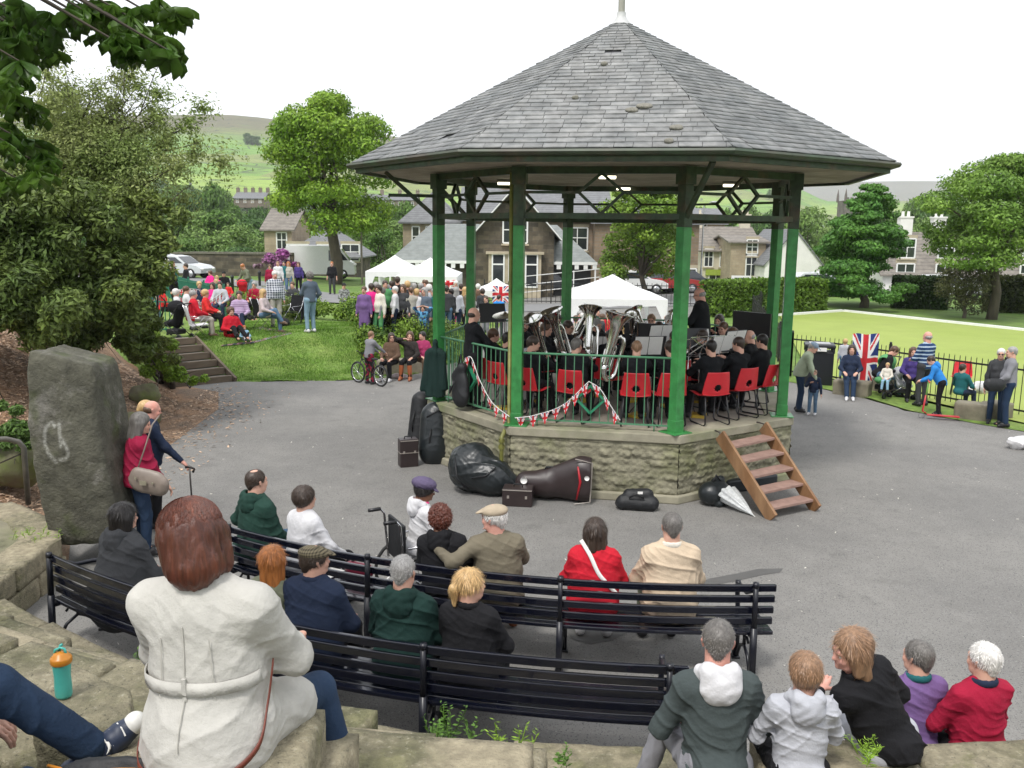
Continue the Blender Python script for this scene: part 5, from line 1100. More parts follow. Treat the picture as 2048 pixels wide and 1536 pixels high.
m=MB(); m.beam((XX(776,Y)-cx,.25,ZZ(524,Y)+.0),(XX(850,Y)-cx,3.4,ZZ(448,Y)+.02),.1,.08); m.build('red_ridge',mat('red_ridge_tile',(.3,.06,.04)),pv)
m=MB(); m.box((XX(865,Y)-cx,-2.7,1.1),(XX(950,Y)-XX(780,Y),.1,2.2)); m.build('porch_windows',darkst,pv)
Yb=63; cx2,w2=hx(806,915,Yb); house('tall tan stone block with sash windows left behind the pavilion',(cx2,Yb+4),w2,8,ZZ(447,Yb),.0,ZZ(385,Yb)-ZZ(447,Yb),'hip',tanst,rfg,0,[('f',-w2/2+.9+i*.95,ZZ(445,Yb)-1.1,.5,1.5,0) for i in range(3)])
cx3,w3=hx(925,1218,Yb-1); house('long stone hall with a grey slate roof right behind the pavilion gable',(cx3,Yb+3),w3,8,ZZ(436,Yb),.0,ZZ(372,Yb)-ZZ(436,Yb),'x',brownst,rfg,0,[('f',w3/2-2.2,ZZ(476,Yb),1.4,1.5,1),('f',w3/2-4.4,ZZ(480,Yb),1.2,1.4,1)],chim=((-w3*.2,0),))
cx4,w4=hx(1190,1400,60); house('brown stone building behind the green tree seen through the bandstand',(cx4,65),w4,9,ZZ(440,60),0,ZZ(395,60)-ZZ(440,60),'x',brownst,rfg,0,[('f',-w4/2+.9,ZZ(585,60)+.3,.9,1.2,1),('f',2.6,ZZ(570,60)+.6,1.6,1.2,1),('f',0,ZZ(500,60),1,1.4,1)])
# cottage on the left with a taller end
Yc=72; c5,w5=hx(575,712,Yc); house('low stone cottage with a wide hipped grey roof behind the white van',(c5,Yc+3.5),w5,7,ZZ(518,Yc),0,ZZ(458,Yc)-ZZ(518,Yc),'hip',darkst,rfg,0,[('f',-1.9,1.9,1.7,1.2,2),('f',.4,1.9,1.5,1.2,1),('f',2.3,1.9,1.4,1.3,1)],over=.5)
c6,w6=hx(526,566,Yc); house('tall narrow tan stone house end left of the hipped cottage',(c6+.3,Yc+4),w6+.6,7,ZZ(462,Yc),0,1.6,'x',tanst,rfb,0,[('f',.3,ZZ(487,Yc),.8,1.3,1)],chim=((0,0),))
# stone houses on the right
Yd=78; c7,w7=hx(1402,1522,Yd); house('stone terrace end house with green shop front seen under the bandstand roof',(c7,Yd+4.5),w7,9,ZZ(494,Yd),-.0,ZZ(448,Yd)-ZZ(494,Yd),'x',creamr,rfb,0,[('f',-1.9+i*1.35,ZZ(511,Yd),.75,1.5,1) for i in range(4)]+[('f',-1.2,ZZ(560,Yd),1.2,1.5,1),('f',.6,ZZ(560,Yd),1.1,1.5,1)],chim=((-w7/2+.5,0),(w7/2-.4,0)))
m=MB(); m.box((XX(1435,Yd)-c7,-4.6,ZZ(540,Yd)),(1.9,.12,.5)); m.build('shop_sign',mat('lime_sign',(.3,.38,.06)),bpy.data.objects[[o.name for o in COL.objects if o.get('label','').startswith('stone terrace end')][0]])
c8,w8=hx(1465,1535,74); house('tan stone house with tall white sash windows beside the white gable',(c8,78),w8,7,ZZ(478,74),0,.5,'x',tanst,rfb,0,[('f',.3,ZZ(490,74),.9,1.3,1),('f',.3,ZZ(526,74),.9,1.9,1),('f',.1,ZZ(566,74),1.5,1.1,2)])
c9,w9=hx(1528,1642,72); house('white rendered house with its gable end facing the park',(c9,76),w9,9,ZZ(520,72),0,ZZ(452,72)-ZZ(520,72),'y',render_,rfg,0,[],over=.15)
c10,w10=hx(1390,1425,84); house('upper stone house with one white window behind the shop front roof',(c10,90),w10+3,8,ZZ(440,84),0,1.4,'x',tanst,rfg,0,[('f',0,ZZ(457,84),1.2,1.4,1)])
Ye=62; c11,w11=hx(1770,2160,Ye); house('long white rendered house row beyond the right-hand hedges',(c11,Ye+4),w11,8,ZZ(535,Ye),0,ZZ(455,Ye)-ZZ(535,Ye),'x',render_,rfb,0,[('f',-w11/2+u,2.9,1.1,1.3,1) for u in(1.5,4.2,7,10)]+[('f',-w11/2+u,1.2,1.2,1.3,1) for u in(1.5,4.2,7,10)],chim=((-w11*.28,0),(-w11*.1,0),(w11*.2,0)))
# terraces far off in the valley and the church
def terrace(label,p0,p1,Yt,ye,yr,yb,nwin):
    c,w=hx(p0,p1,Yt); z0=ZZ(yb,Yt); h=ZZ(ye,Yt)-z0
    house(label,(c,Yt+5),w,9,h,0,ZZ(yr,Yt)-ZZ(ye,Yt),'x',mat('far_stone_wall',(.2,.165,.13),var=.2,scale=.4),rfg,z0,[('f',-w/2+w*(i+.5)/nwin,h*f,w/nwin*.34,h*.22,0) for i in range(nwin) for f in (.32,.74)],chim=[(-w/2+w*i/4,0) for i in range(5)])
terrace('long far row of stone terraced houses with many small windows between the sycamore and bandstand',688,832,230,402,391,432,11)
terrace('short far row of stone terraced houses left of the sycamore',470,530,250,402,389,414,4)
def tower():
    Yt=330; c,w=hx(1684,1728,Yt); top=ZZ(393,Yt); o=tag(empty('church_tower',(c,Yt,ZZ(460,Yt))),'distant square church tower with four corner pinnacles','church tower'); h=top-ZZ(460,Yt)
    m=MB(); m.box((0,w/2,h/2-8),(w,w,h+16)); 
    for i in range(5): m.box((-w/2+w*(i+.5)/5,.3,h+.5),(w/9,.6,1.2))
    m.build('wall',mat('church_stone',(.13,.11,.1),var=.3,scale=.4),o)
    for x in(-w/2,w/2):
        for y in(0,w): m=MB(); m.lathe([(.55,h-.5),(.5,h+1.5),(.05,h+4.2)],(x,y,0),6); m.build('pinnacle',MC['church_stone'],o)
    m=MB(); m.box((0,-.05,h*.72),(w*.22,.2,h*.2)); m.build('louvred_opening',mat('louvre',(.03,.03,.03)),o)
tower()
# park wall on the left, with flowering bush
def wallrun(label,pts,h,t,mt,name='stone_wall',z=None):
    o=None; m=MB(); P=[V(*p) for p in pts]
    for a,b in zip(P[:-1],P[1:]):
        za=float(T(*a)) if z is None else z; zb=float(T(*b)) if z is None else z; m.beam((*a,za+h/2-.15),(*b,zb+h/2-.15),t,h+.3); 
    c=P[0]; root=tag(empty(name,(c[0],c[1],0)),label,'wall'); o=m.build('wall_face',mt,root); o.matrix_parent_inverse=Matrix.Translation(-Vector(root.location))
    m=MB()
    for a,b in zip(P[:-1],P[1:]):
        za=float(T(*a)) if z is None else z; zb=float(T(*b)) if z is None else z; m.beam((*a,za+h+.06),(*b,zb+h+.06),t+.14,.14)
    o=m.build('coping',mat('wall_coping',(.14,.13,.1),var=.3),root); o.matrix_parent_inverse=Matrix.Translation(-Vector(root.location))
wallrun('long dark dry-stone boundary wall behind the road on the left',[(XX(120,64),64),(XX(380,62),62.5),(XX(590,60),60)],1.5,.5,darkst)
fb=bush('magenta flowering rhododendron in front of the cottage',[(545,525,59,.7,8),(575,524,59,.6,7),(525,530,59,.4,4)],3500,.2,'magenta',((.45,.12,.4),(.3,.2,.25)),seed=9,basepx=(XX(560,59),59,.0),aspect=.7)
# timber steps up the lawn
tim=mat('step_timber',(.13,.1,.07),var=.3,scale=5,bump=.4,stretch=(.3,1,1)); grav=mat('step_gravel',(.24,.22,.19),var=.25,scale=20,bump=.5)
_d=V(-.678,.735,0); _s=V(.735,.678,0); _c=V(-6.97,22.05,0)-_s*.7
sr=tag(empty('timber_steps',tuple(_c),math.atan2(_s[1],_s[0])),'timber-edged gravel steps climbing beside the lawn','steps')
for i in range(6):
    y=i*.42; m=MB(); m.box((-.1,y,.15*i+.07),(1.5,.09,.17)); m.build('riser',tim,sr,.01); m=MB(); m.box((-.1,y+.25,.15*i+.045),(1.48,.42,.14)); m.build('tread_surface',grav,sr)
m=MB(); m.beam((.7,-.1,.03),(.7,2.2,.87),.07,.16); m.build('side_board',tim,sr,.01); m=MB(); m.beam((-.9,-.1,.03),(-.9,2.2,.87),.07,.16); m.build('side_board',tim,sr,.01)
# railings
def fence(label,pts,h,sp,r,mt,posts=None,rails=(.12,.9),zf=None,name='fence',cat='fence',flat=0,over=.12,postr=.03,panel=40):
    P=[V(*p) for p in pts]; root=tag(empty(name,(P[0][0],P[0][1],0)),label,cat); MI=Matrix.Translation(-Vector(root.location)); zf=zf or (lambda x,y:0)
    L_=0; bars=[]
    for a,b in zip(P[:-1],P[1:]):
        l=np.linalg.norm(b-a); n=max(1,int(l/sp))
        for i in range(n): bars.append(a+(b-a)*i/n)
        for rz in rails:
            m=MB(); m.beam((*a,float(zf(*a))+h*rz),(*b,float(zf(*b))+h*rz),.012 if not flat else .03,.04)
            o=m.build('rail',mt,root); o.matrix_parent_inverse=MI
    ch_=[bars[i:i+panel] for i in range(0,len(bars),panel)]
    for g in ch_:
        m=MB()
        for p in g: z=float(zf(*p)); m.tube([(*p,z+.05),(*p,z+h*(1.0+.0)),(*p,z+h+.03)],[r,r,r*.3],5)
        o=m.build('bar_panel',mt,root); o.matrix_parent_inverse=MI
    if posts:
        for i in range(0,len(bars),posts): p=bars[i]; z=float(zf(*p)); m=MB(); m.box((*p,z+h*.53),(postr*2,postr*2,h*1.06)); m.ell((*p,z+h*1.08),(postr*1.2,postr*1.2,postr*1.2),8); o=m.build('fence_post',mt,root); o.matrix_parent_inverse=MI
ir=mat('black_iron',(.012,.013,.012),rough=.5,var=.2)
f0=gz(1580,752)[:2]; f1=gz(1663,765)[:2]; f2=gz(1900,817)[:2]; f3=gz(2047,852)[:2]
fence('black iron railings along the near edge of the bowling green',[tuple(f0),(8.35,23.0),(9.82,20.4),(10.9,18.6),(12.4,16.0),(14,12.5)],1.12,.125,.009,ir,posts=22)
fence('black iron railings behind the bandstand along the bowling green path',[tuple(f0),(8.6,30),(10.2,38),(11.6,41.5)],1.1,.2,.01,ir,posts=14)
fence('black iron railings in front of the pavilion and the large marquee',[(-1.5,47),(4,47.2),(10,46.5),(13,44)],1.15,.25,.014,ir,posts=14)
fence('white tubular handrail of the pavilion ramp',[(XX(1040,48),48),(XX(1150,48),48.5),(XX(1200,49),49)],1.35,1.6,.03,wfr,rails=(.35,.65,.98),name='ramp_railing',cat='railing',zf=lambda x,y:(x)*.1)
dg=mat('green_fence_paint',(.01,.13,.085),rough=.5,var=.15)
fence('dark green railings sloping down beside the lawn on the left',[tuple(gy(298,560,44)[:2]),tuple(gy(360,580,36)[:2]),tuple(gy(452,600,31)[:2])],1.15,.13,.02,dg,posts=16,zf=T,flat=1)
fence('short green railings below the seated group on the left',[(-12.5,26.0),(-10.6,25.6),(-9.5,25.3)],1.0,.13,.014,dg,posts=8,zf=T,flat=1)
# marquees
tent=mat('tent_fabric',(.82,.82,.81),var=.03,rough=.7,trans=.15,bump=.25,bscale=2.5,bd=.05); pole=mat('tent_pole',(.7,.7,.7),rough=.4)
def marquee(label,p0,p1,Yt,dp,ye,yr,z0=0,drape=1,rz=0):
    c,w=hx(p0,p1,Yt); h=ZZ(ye,Yt)-z0; rh_=ZZ(yr,Yt)-z0; o=tag(empty('marquee',(c,Yt+dp/2,z0),rz),label,'marquee','white marquees in the park'); m=MB(); x,y=w/2,dp/2; n=8; vs=[];fs=[]
    R=[(-x,-y),(x,-y),(x,y),(-x,y)]
    for k in range(4):
        a=V(*R[k]);b=V(*R[(k+1)%4]); base=len(vs)
        for i in range(n+1):
            for j in range(5):
                s=i/n;t=j/4; e=a+(b-a)*s; p=e*(1-t); sag=-.14*math.sin(PI*t)*(.4+.6*math.sin(PI*s)); vs.append((p[0],p[1],h+(rh_-h)*t+sag))
        for i in range(n):
            for j in range(4): q=base+i*5+j; fs.append((q,q+5,q+6,q+1))
    m.smooth=True; m.add(vs,fs); m.smooth=False
    m.build('canopy',tent,o); m=MB()
    for k in range(4):
        a=V(*R[k]);b=V(*R[(k+1)%4]); nn=10; vs=[]
        for i in range(nn+1): p=a+(b-a)*i/nn; vs+=[(p[0],p[1],h+.01),(p[0],p[1],h-.26-.03*math.sin(i*2))]
        m.add(vs,[(2*i,2*i+1,2*i+3,2*i+2) for i in range(nn)])
    m.build('valance',tent,o)
    for k in range(4):
        a=V(*R[k])*.985; m=MB(); m.box((a[0],a[1],h/2),(.05,.05,h)); m.build('leg',pole,o)
        if drape:
            m=MB(); s=V(-np.sign(a[0]),0); m.add([(a[0],a[1]-.03,h-.05),(a[0]+s[0]*.5,a[1]-.03,h-.05),(a[0]+s[0]*.16,a[1]-.05,h*.45),(a[0]+s[0]*.1,a[1]-.03,.1),(a[0],a[1]-.03,.1)],[(0,1,2,3,4)]); m.build('leg_curtain',tent,o)
    return o
marquee('white peaked marquee behind the flower bed, farthest left',730,826,43,4.2,546,515)
marquee('white marquee overlapping the left one, nearest the left bandstand post',790,914,40,4.2,555,520)
marquee('small white marquee seen between the two left bandstand posts',955,1030,38,2.6,582,560)
marquee('large low white marquee seen through the middle of the bandstand',1142,1340,33,4.6,596,552)
# ---------------- band ----------------
def face_to(p,q): return math.degrees(math.atan2(-(q[0]-p[0]),q[1]-p[1]))
def X_(px,Y,z=1.5): return gz(px,768,0)[0]*0+ (lambda d:d[0]/d[1]*Y)(ray(px,_py(px,Y,z)))
def _py(px,Y,z):
    p=V(0,Y,z)-V(0,0,CH); return 768-FPX*(p@_u)/(p@_fw)
redp=mat('red_plastic',(.55,.02,.03),rough=.35,var=.08); btube=mat('black_tube',(.015,.015,.017),rough=.35)
def chair0():
    o=empty('chair',(0,0,0)); m=MB(); nu,nv=26,22; vs=[];fs=[]
    for j in range(nv+1):
        for i in range(nu+1):
            u=i/nu*2-1;v=j/nv; w=.225*(1-.12*v-.1*v*v); vs.append((u*w,-.2-.07*v+.05*u*u,.47+.34*v))
    for j in range(nv):
        for i in range(nu):
            u=(i+.5)/nu*2-1;v=(j+.5)/nv
            if (u/.27)**2+((v-.3)/.15)**2<1: continue
            q=j*(nu+1)+i; fs.append((q,q+1,q+nu+2,q+nu+1))
    m.smooth=True; m.add(vs,fs); b=m.build('backrest',redp,o); md=b.modifiers.new('t','SOLIDIFY'); md.thickness=.012
    m=MB(); vs=[];fs=[]
    for j in range(9):
        for i in range(9): u=i/4-1;v=j/8; vs.append((u*(.215+.01*v),-.2+.42*v,.47-.035*math.sin(PI*min(1,v*1.1))+.02*u*u-.03*max(0,v-.8)*5*.3))
    for j in range(8):
        for i in range(8): q=j*9+i; fs.append((q,q+1,q+10,q+9))
    m.smooth=True; m.add(vs,fs); b=m.build('seat',redp,o); md=b.modifiers.new('t','SOLIDIFY'); md.thickness=.012
    for s in(-1,1):
        m=MB(); m.tube([(s*.17,.17,.44),(s*.2,.23,.05),(s*.2,.2,.013),(s*.2,-.2,.013),(s*.2,-.25,.05),(s*.17,-.17,.44),(s*.17,.17,.44)],.0125,8); m.build('leg_frame',btube,o)
    return o
CH0=chair0(); first=[1]
def chair(x,y,z,rz,label,group='red plastic chairs on the bandstand'):
    o=CH0 if first[0] else copy_tree(CH0); first[0]=0; o.location=(x,y,z); o.rotation_euler=(0,0,math.radians(rz)); tag(o,label,'chair',group); return o
silver=mat('silver_plate',(.72,.71,.68),rough=.16,metal=1,var=.06); brass=mat('brass_plate',(.75,.52,.2),rough=.18,metal=1)
def horn(name,label,loc,yaw,pitch,roll,s,mt,kind='tuba',cat=None,group=None):
    """bell upwards along local z"""
    o=tag(empty(name,loc),label,cat or name.replace('_',' '),group); o.rotation_euler=(math.radians(pitch),math.radians(roll),math.radians(yaw)); o.scale=(s,s,s)
    if kind=='tuba':
        m=MB(); prof=[(.045,.0),(.05,.2),(.06,.38),(.075,.5),(.1,.6),(.145,.68),(.2,.73),(.215,.735),(.2,.725),(.14,.665),(.09,.58),(.07,.48)]; m.lathe(prof,(0,0,.1),24); m.build('bell',mt,o)
        m=MB(); m.tube([(0,0,.1),(0,0,.02),(.03,0,-.06),(.09,0,-.1),(.16,0,-.08),(.2,0,0),(.2,0,.25),(.2,0,.42),(.17,0,.5),(.12,.01,.53),(.08,.03,.48),(.075,.04,.3),(.075,.04,.05)],[.045,.044,.042,.04,.038,.036,.033,.03,.028,.026,.024,.022,.02],10)
        m.tube([(.15,.05,.0),(.13,.06,.35),(.1,.06,.4),(.06,.06,.35),(.05,.06,.05),(.08,.06,.0),(.12,.06,.03),(.11,.06,.3)],.013,8)
        m.tube([(.02,.07,.1),(.02,.08,.3),(.05,.08,.34),(.08,.08,.3),(.08,.08,.1),(.05,.08,.06),(.02,.07,.1)],.011,8); m.build('tubing',mt,o)
        for i in range(3): m=MB(); m.lathe([(.02,.1),(.02,.3),(.016,.305),(.006,.31),(.006,.34),(.014,.345),(.0,.35)],(.0+i*.042,.1,0),10); m.build('valve',mt,o)
    elif kind=='cornet':
        m=MB(); m.lathe([(.009,0),(.011,.2),(.016,.3),(.03,.36),(.06,.395),(.062,.396),(.03,.355)],(0,0,0),16); m.build('bell',mt,o)
        m=MB(); m.tube([(0,0,.02),(0,-.03,-.06),(0,-.07,-.06),(0,-.08,0),(0,-.08,.16),(0,-.05,.2),(0,-.03,.16),(0,-.03,0),(0,-.03,-.15)],.008,8); m.build('tubing',mt,o)
        for i in range(3): m=MB(); m.lathe([(.011,-.05),(.011,.04),(.0,.06)],(.0,-.05,.04+i*.028),8,rotm(0,90)); m.build('valve',mt,o)
    elif kind=='trombone':
        m=MB(); m.lathe([(.009,-.5),(.011,0),(.02,.2),(.045,.28),(.1,.335),(.105,.336),(.045,.275)],(0,0,0),20); m.build('bell',mt,o)
        m=MB(); m.tube([(0,0,-.5),(.04,0,-.55),(.09,0,-.5),(.09,0,.35),(.09,.04,.8),(.09,.1,.85),(.09,.14,.8),(.09,.1,-.1)],.009,8); m.build('slide',mt,o)
    return o
FL_=ZP-.015
# bandsmen: label, head px, Y, facing target or angle, options
ctr_=(2.1,16.0)
BM=[(985,14.35,'dark short-haired bandsman in profile beside the standing percussionist',dict(hair='short',hc='brown',hy=-10)),
(1014,13.85,'bandsman in black largely hidden by the left front post',dict(hair='short',hc='black')),
(1064,13.35,'dark-haired bandsman playing just right of the left front post',dict(hair='short',hc='dark',hy=-50)),
(1152,13.15,'broad bandsman in black reaching his right arm round the big silver tuba',dict(hair='short',hc='dgrey',fat=1.25,hy=-15)),
(1274,12.95,'bandsman with cropped ginger-brown hair facing the white music sheets',dict(hair='crop',hc='lbrown')),
(1341,13.0,'bandsman in black half hidden by the right front post',dict(hair='short',hc='dark')),
(1424,13.1,'bandsman with smooth dark hair on the chair nearest the steps',dict(hair='short',hc='black')),
(1480,13.55,'young bandsman with brown hair turned left, second chair from the right post',dict(hair='short',hc='dark',hy=15)),
(1527,13.95,'bandsman with black hair and yellow piping beside the right-hand post',dict(hair='short',hc='black')),
(1407,14.5,'inner-row bandsman with dark hair in front of the conductor',dict(hair='short',hc='dark')),
(1467,14.85,'inner-row bandswoman with reddish brown hair near the black banner',dict(hair='full',hc='brown',fem=1)),
(1503,14.6,'older bandsman with thin grey hair looking down at his music',dict(hair='bald',hc='grey',hp=15,hy=40)),
(1350,14.3,'inner-row bandsman seen just right of the right front post',dict(hair='short',hc='dark')),
(1222,14.4,'inner-row tuba player behind the tall silver tuba',dict(hair='short',hc='dark',hy=20))]
bw=dict(top='band',bot='black',shirt='white',hp=8)
for i,(px,Y,lb,o_) in enumerate(BM):
    x=X_(px,Y,2.2); f=face_to((x,Y),ctr_); kw=dict(bw); kw.update(o_); kw['hp']=kw.get('hp',8)
    q=math.radians(f); bx,by=x+math.sin(q)*.03,Y-math.cos(q)*.03
    person(lb,(x,Y,FL_),f,h=1.62,pose='sit',seat=.46,lh=(-.1,.36,.9),rh=(.08,.4,.95),group=None,**kw)
    chair(bx,by,FL_,f,'red plastic chair under the '+lb.split(' beside')[0].split(' largely')[0].split(' playing')[0].split(' reaching')[0].split(' facing')[0].split(' half')[0].split(' on the')[0].split(' turned')[0].split(' and yellow')[0].split(' in front')[0].split(' near')[0].split(' looking')[0].split(' seen')[0].split(' behind')[0]+', '+['by the percussionist','by the left front post','right of the left front post','under the tuba','before the music sheets','by the right front post','nearest the steps','second from the right post','by the right-hand post','in front of the conductor','by the black banner','in the inner row','just right of the post, inner','behind the tuba'][i])
# far side, facing the camera
for i,(px,Y,lb,o_) in enumerate(((1112,17.0,'bandsman facing the camera behind the tubas, dark curly hair',dict(hair='curly',hc='dark')),(1062,17.2,'bandswoman at the far left side of the platform behind the cymbals',dict(hair='full',hc='brown',fem=1)),
 (1182,17.5,'bandswoman with long brown hair on the far side of the platform',dict(hair='long',hc='brown',fem=1)),(1245,17.4,'cornet player with pale hair on the far side of the platform',dict(hair='short',hc='blond')),
 (1303,17.3,'bandsman with glasses and a silver horn on the far side',dict(hair='short',hc='lbrown',glasses='x')),(1338,17.2,'white-haired bandsman on the far side left of the right front post',dict(hair='short',hc='white')),(1440,17.3,'bandswoman with dark shoulder hair right of the conductor',dict(hair='bob',hc='dark',fem=1)))):
    x=X_(px,Y,2.2); f=face_to((x,Y),(2.0,14.6)); person(lb,(x,Y,FL_),f,h=1.62,pose='sit',seat=.46,lh=(-.08,.3,.98),rh=(.1,.34,1.02),**dict(bw,**o_))
    chair(x,Y,FL_,f,'red plastic chair on the far side under the '+' '.join(lb.split()[:4])+[' a',' b',' c',' d',' e',' f',' g'][i]*0)
x=X_(1402,15.1,2.5); 
pod=tag(MB().box((x,15.1,FL_+.13),(.8,.8,.26)).build('podium',mat('podium_wood',(.12,.08,.05)),None,.01),'low wooden podium under the conductor','podium')
person('bald conductor in a black suit standing on the bandstand, looking left',(x,15.1,FL_+.26),62,h=1.68,pose='stand',fat=1.35,top='band',bot='black',hair='bald',hc='grey',shirt='white',coat=.12,glasses='x',hp=18,rh=(.2,.36,1.05),lh=(-.2,.34,1.1),skin='pink')
x=X_(946,13.95,2.4); person('percussionist in a black suit standing at the left railing, looking right',(x,13.95,FL_),-62,h=1.66,pose='stand',top='band',bot='black',hair='bald',hc='dark',shirt='white',coat=.1,rh=(.2,.4,1.02),lh=(-.2,.4,1.02),fat=1.1,hp=5)
# instruments
def hp_at(px,py,Y): return tuple(gy(px,py,Y))
horn('tuba','large silver tuba standing upright behind the broad bandsman',hp_at(1130,712,13.9),60,-12,-16,.92,silver,cat='tuba',group=None)
horn('tuba','silver tuba with its bell beside the middle back post',hp_at(1175,705,14.2),30,-16,14,.9,silver,cat='tuba')
horn('tuba','tall silver tuba hugged by the broad bandsman, at the railing',hp_at(1206,742,12.95),20,4,14,1.05,silver,cat='tuba')
horn('tuba','silver tuba left of the others beside the left front post',hp_at(1088,712,13.6),80,-14,-22,.8,silver,cat='tuba')
horn('euphonium','silver euphonium raised by the far bandsman with glasses',hp_at(1295,668,16.9),200,40,10,.7,silver,cat='euphonium')
horn('euphonium','silver horn near the right front post on the far side',hp_at(1338,668,16.8),170,40,-14,.6,silver,cat='euphonium')
horn('trombone','silver trombone pointing left with a golden bell behind the tubas',hp_at(1225,640,15.8),20,-62,70,1.0,brass,'trombone',cat='trombone')
horn('cornet','cornet held by the pale-haired far player',hp_at(1245,655,17.0),0,65,180,1,brass,'cornet',cat='cornet')
horn('cornet','cornet resting in the hands of the older grey bandsman',hp_at(1492,690,14.75),30,70,150,1,brass,'cornet',cat='cornet')
cym=mat('cymbal',(.62,.58,.48),rough=.25,metal=1,var=.1)
for i,(px,py,Y,tx,ty,r,lb) in enumerate(((1090,636,14.6,.35,.28,.27,'large tilted cymbal right of the left front post'),(1010,628,15.2,-.2,-.12,.22,'flat cymbal just left of the left front post'),(1038,650,14.9,.2,.4,.18,'smaller hi-hat cymbal behind the left front post'))):
    p=gy(px,py,Y); o=tag(empty('cymbal',(p[0],p[1],FL_)),lb,'cymbal'); m=MB(); R=rotm(0,math.degrees(tx),math.degrees(ty)); m.lathe([(r,-.018),(r*.5,0),(r*.18,.008),(r*.12,.03),(.004,.036)],(0,0,p[2]-FL_),28,R); m.build('disc',cym,o)
    m=MB(); m.tube([(0,0,.02),(0,0,p[2]-FL_+.06)],.011,6)
    m.build('stand_rod',btube,o)
    for a in(0,2.1,4.2): m=MB(); m.tube([(0,0,.35),(.25*math.cos(a),.25*math.sin(a),.01)],.009,5); m.build('stand_leg',btube,o)
dr=tag(empty('drum_kit',(*gy(1035,690,14.7)[:2],FL_)),'drum kit in silver grey beside the percussionist','drum kit'); dp=mat('drum_shell',(.35,.35,.38),rough=.3,metal=.3); dh=mat('drum_head',(.7,.7,.68))
for x,y,z,r,h_,tl in ((0,0,.3,.28,.36,90),(-.35,.1,.62,.17,.14,15),(.2,.15,.75,.14,.2,20)):
    R=rotm(0,tl); m=MB(); m.lathe([(r,-h_/2),(r,h_/2)],(x,y,z),20,R); m.build('shell',dp,dr); m=MB(); m.lathe([(0.001,h_/2+.004),(r,h_/2+.004)],(x,y,z),20,R); m.lathe([(r,-h_/2-.004),(.001,-h_/2-.004)],(x,y,z),20,R); m.build('drum_head',dh,dr)
    if tl<90: m=MB(); m.tube([(x,y,z-h_/2),(x,y,.02)],.01,5); m.build('stand_rod',btube,dr)
# music stands
paper=mat('paper',(.78,.77,.74),var=.04); deskm=mat('stand_desk',(.02,.02,.022),rough=.4); chrome=mat('chrome',(.6,.6,.62),rough=.25,metal=1)
def mstand(px,py,Y,f,lb,sheet=1,frame=0,w=.5):
    p=gy(px,py,Y); o=tag(empty('music_stand',(p[0],p[1],FL_),math.radians(f)),lb,'music stand'); z=p[2]-FL_; R=rotm(0,-18)
    if frame:
        m=MB(); P=[V(0,0,z)+R@V(a,0,b) for a,b in((-.22,-.14),(.22,-.14),(.26,.16),(-.26,.16))]
        for a,b in ((0,1),(1,2),(2,3),(3,0),(0,2),(1,3)): m.beam(P[a],P[b],.014,.014)
        m.build('wire_desk',chrome,o)
    else: m=MB(); m.box((0,0,z),(w,.008,.33),R=R); m.box(V(0,0,z)+R@V(0,-.03,-.165),(w,.06,.008),R=R); m.build('desk',deskm,o)
    if sheet: 
        m=MB(); 
        for s in(-1,1): m.box(V(0,0,z)+R@V(s*.112,-.012,.01),(.215,.004,.3),R=R)
        m.build('music_sheet',paper,o)
    m=MB(); m.tube([(0,.03,.25),(0,.03,z-.1)],.01,6); m.build('stand_rod',btube if not frame else chrome,o)
    for a in(.5,2.6,4.7): m=MB(); m.tube([(0,.03,.32),(.26*math.cos(a),.03+.26*math.sin(a),.01)],.008,5); m.build('stand_leg',btube,o)
mstand(1296,692,13.6,10,'music stand with two white sheets in front of the cropped bandsman',w=.55)
mstand(1322,668,14.6,20,'music stand with white sheets left of the right front post')
mstand(1380,697,13.9,25,'wire music stand just right of the right front post',0,1); mstand(1403,692,13.8,30,'wire music stand seen from behind before the dark-haired bandsman',0,1); mstand(1442,690,13.95,35,'wire music stand between the two right-hand bandsmen',1,1); mstand(1468,680,14.1,35,'music stand with white sheets turned to the older bandsman')
mstand(1392,676,14.7,180,'small black music stand before the conductor',1,w=.36); mstand(985,625,16.2,200,'music stand with green and white sheet left of the cymbals'); mstand(1205,690,15.0,0,'music stand with papers behind the tall silver tuba')
# black banners with gold writing on the far stands
gold=mat('gold_thread',(.5,.35,.08),rough=.4)
for px,py,Y,w,h_,lb in ((1503,648,15.8,.8,.42,'wide black music desk banner with gold crest right of the conductor'),(1292,672,15.6,.75,.45,'black desk banner with gold crest behind the music sheets')):
    p=gy(px,py,Y); o=tag(empty('banner_desk',(p[0],p[1],FL_),math.radians(face_to(p,(2,14))+180)),lb,'banner desk'); m=MB(); m.box((0,0,p[2]-FL_),(w,.03,h_)); m.build('cloth',deskm,o); m=MB(); m.tube([V(.1*math.cos(a),.02,p[2]-FL_+.02+.1*math.sin(a)) for a in np.linspace(0,2*PI,14)[:-1]],.008,5,closed=True); m.tube([(-.2,.02,p[2]-FL_-.08),(0,.02,p[2]-FL_-.15),(.2,.02,p[2]-FL_-.08)],.01,5); m.box((0,-.02,p[2]-FL_+.02),(.05,.0,.12)) if 0 else None; m.build('gold_crest',gold,o)
    m=MB(); m.box((0,0,(p[2]-FL_)/2),(.04,.04,p[2]-FL_)); m.build('stand_rod',btube,o)
yel=mat('yellow_folder',(.6,.42,.05),rough=.5)
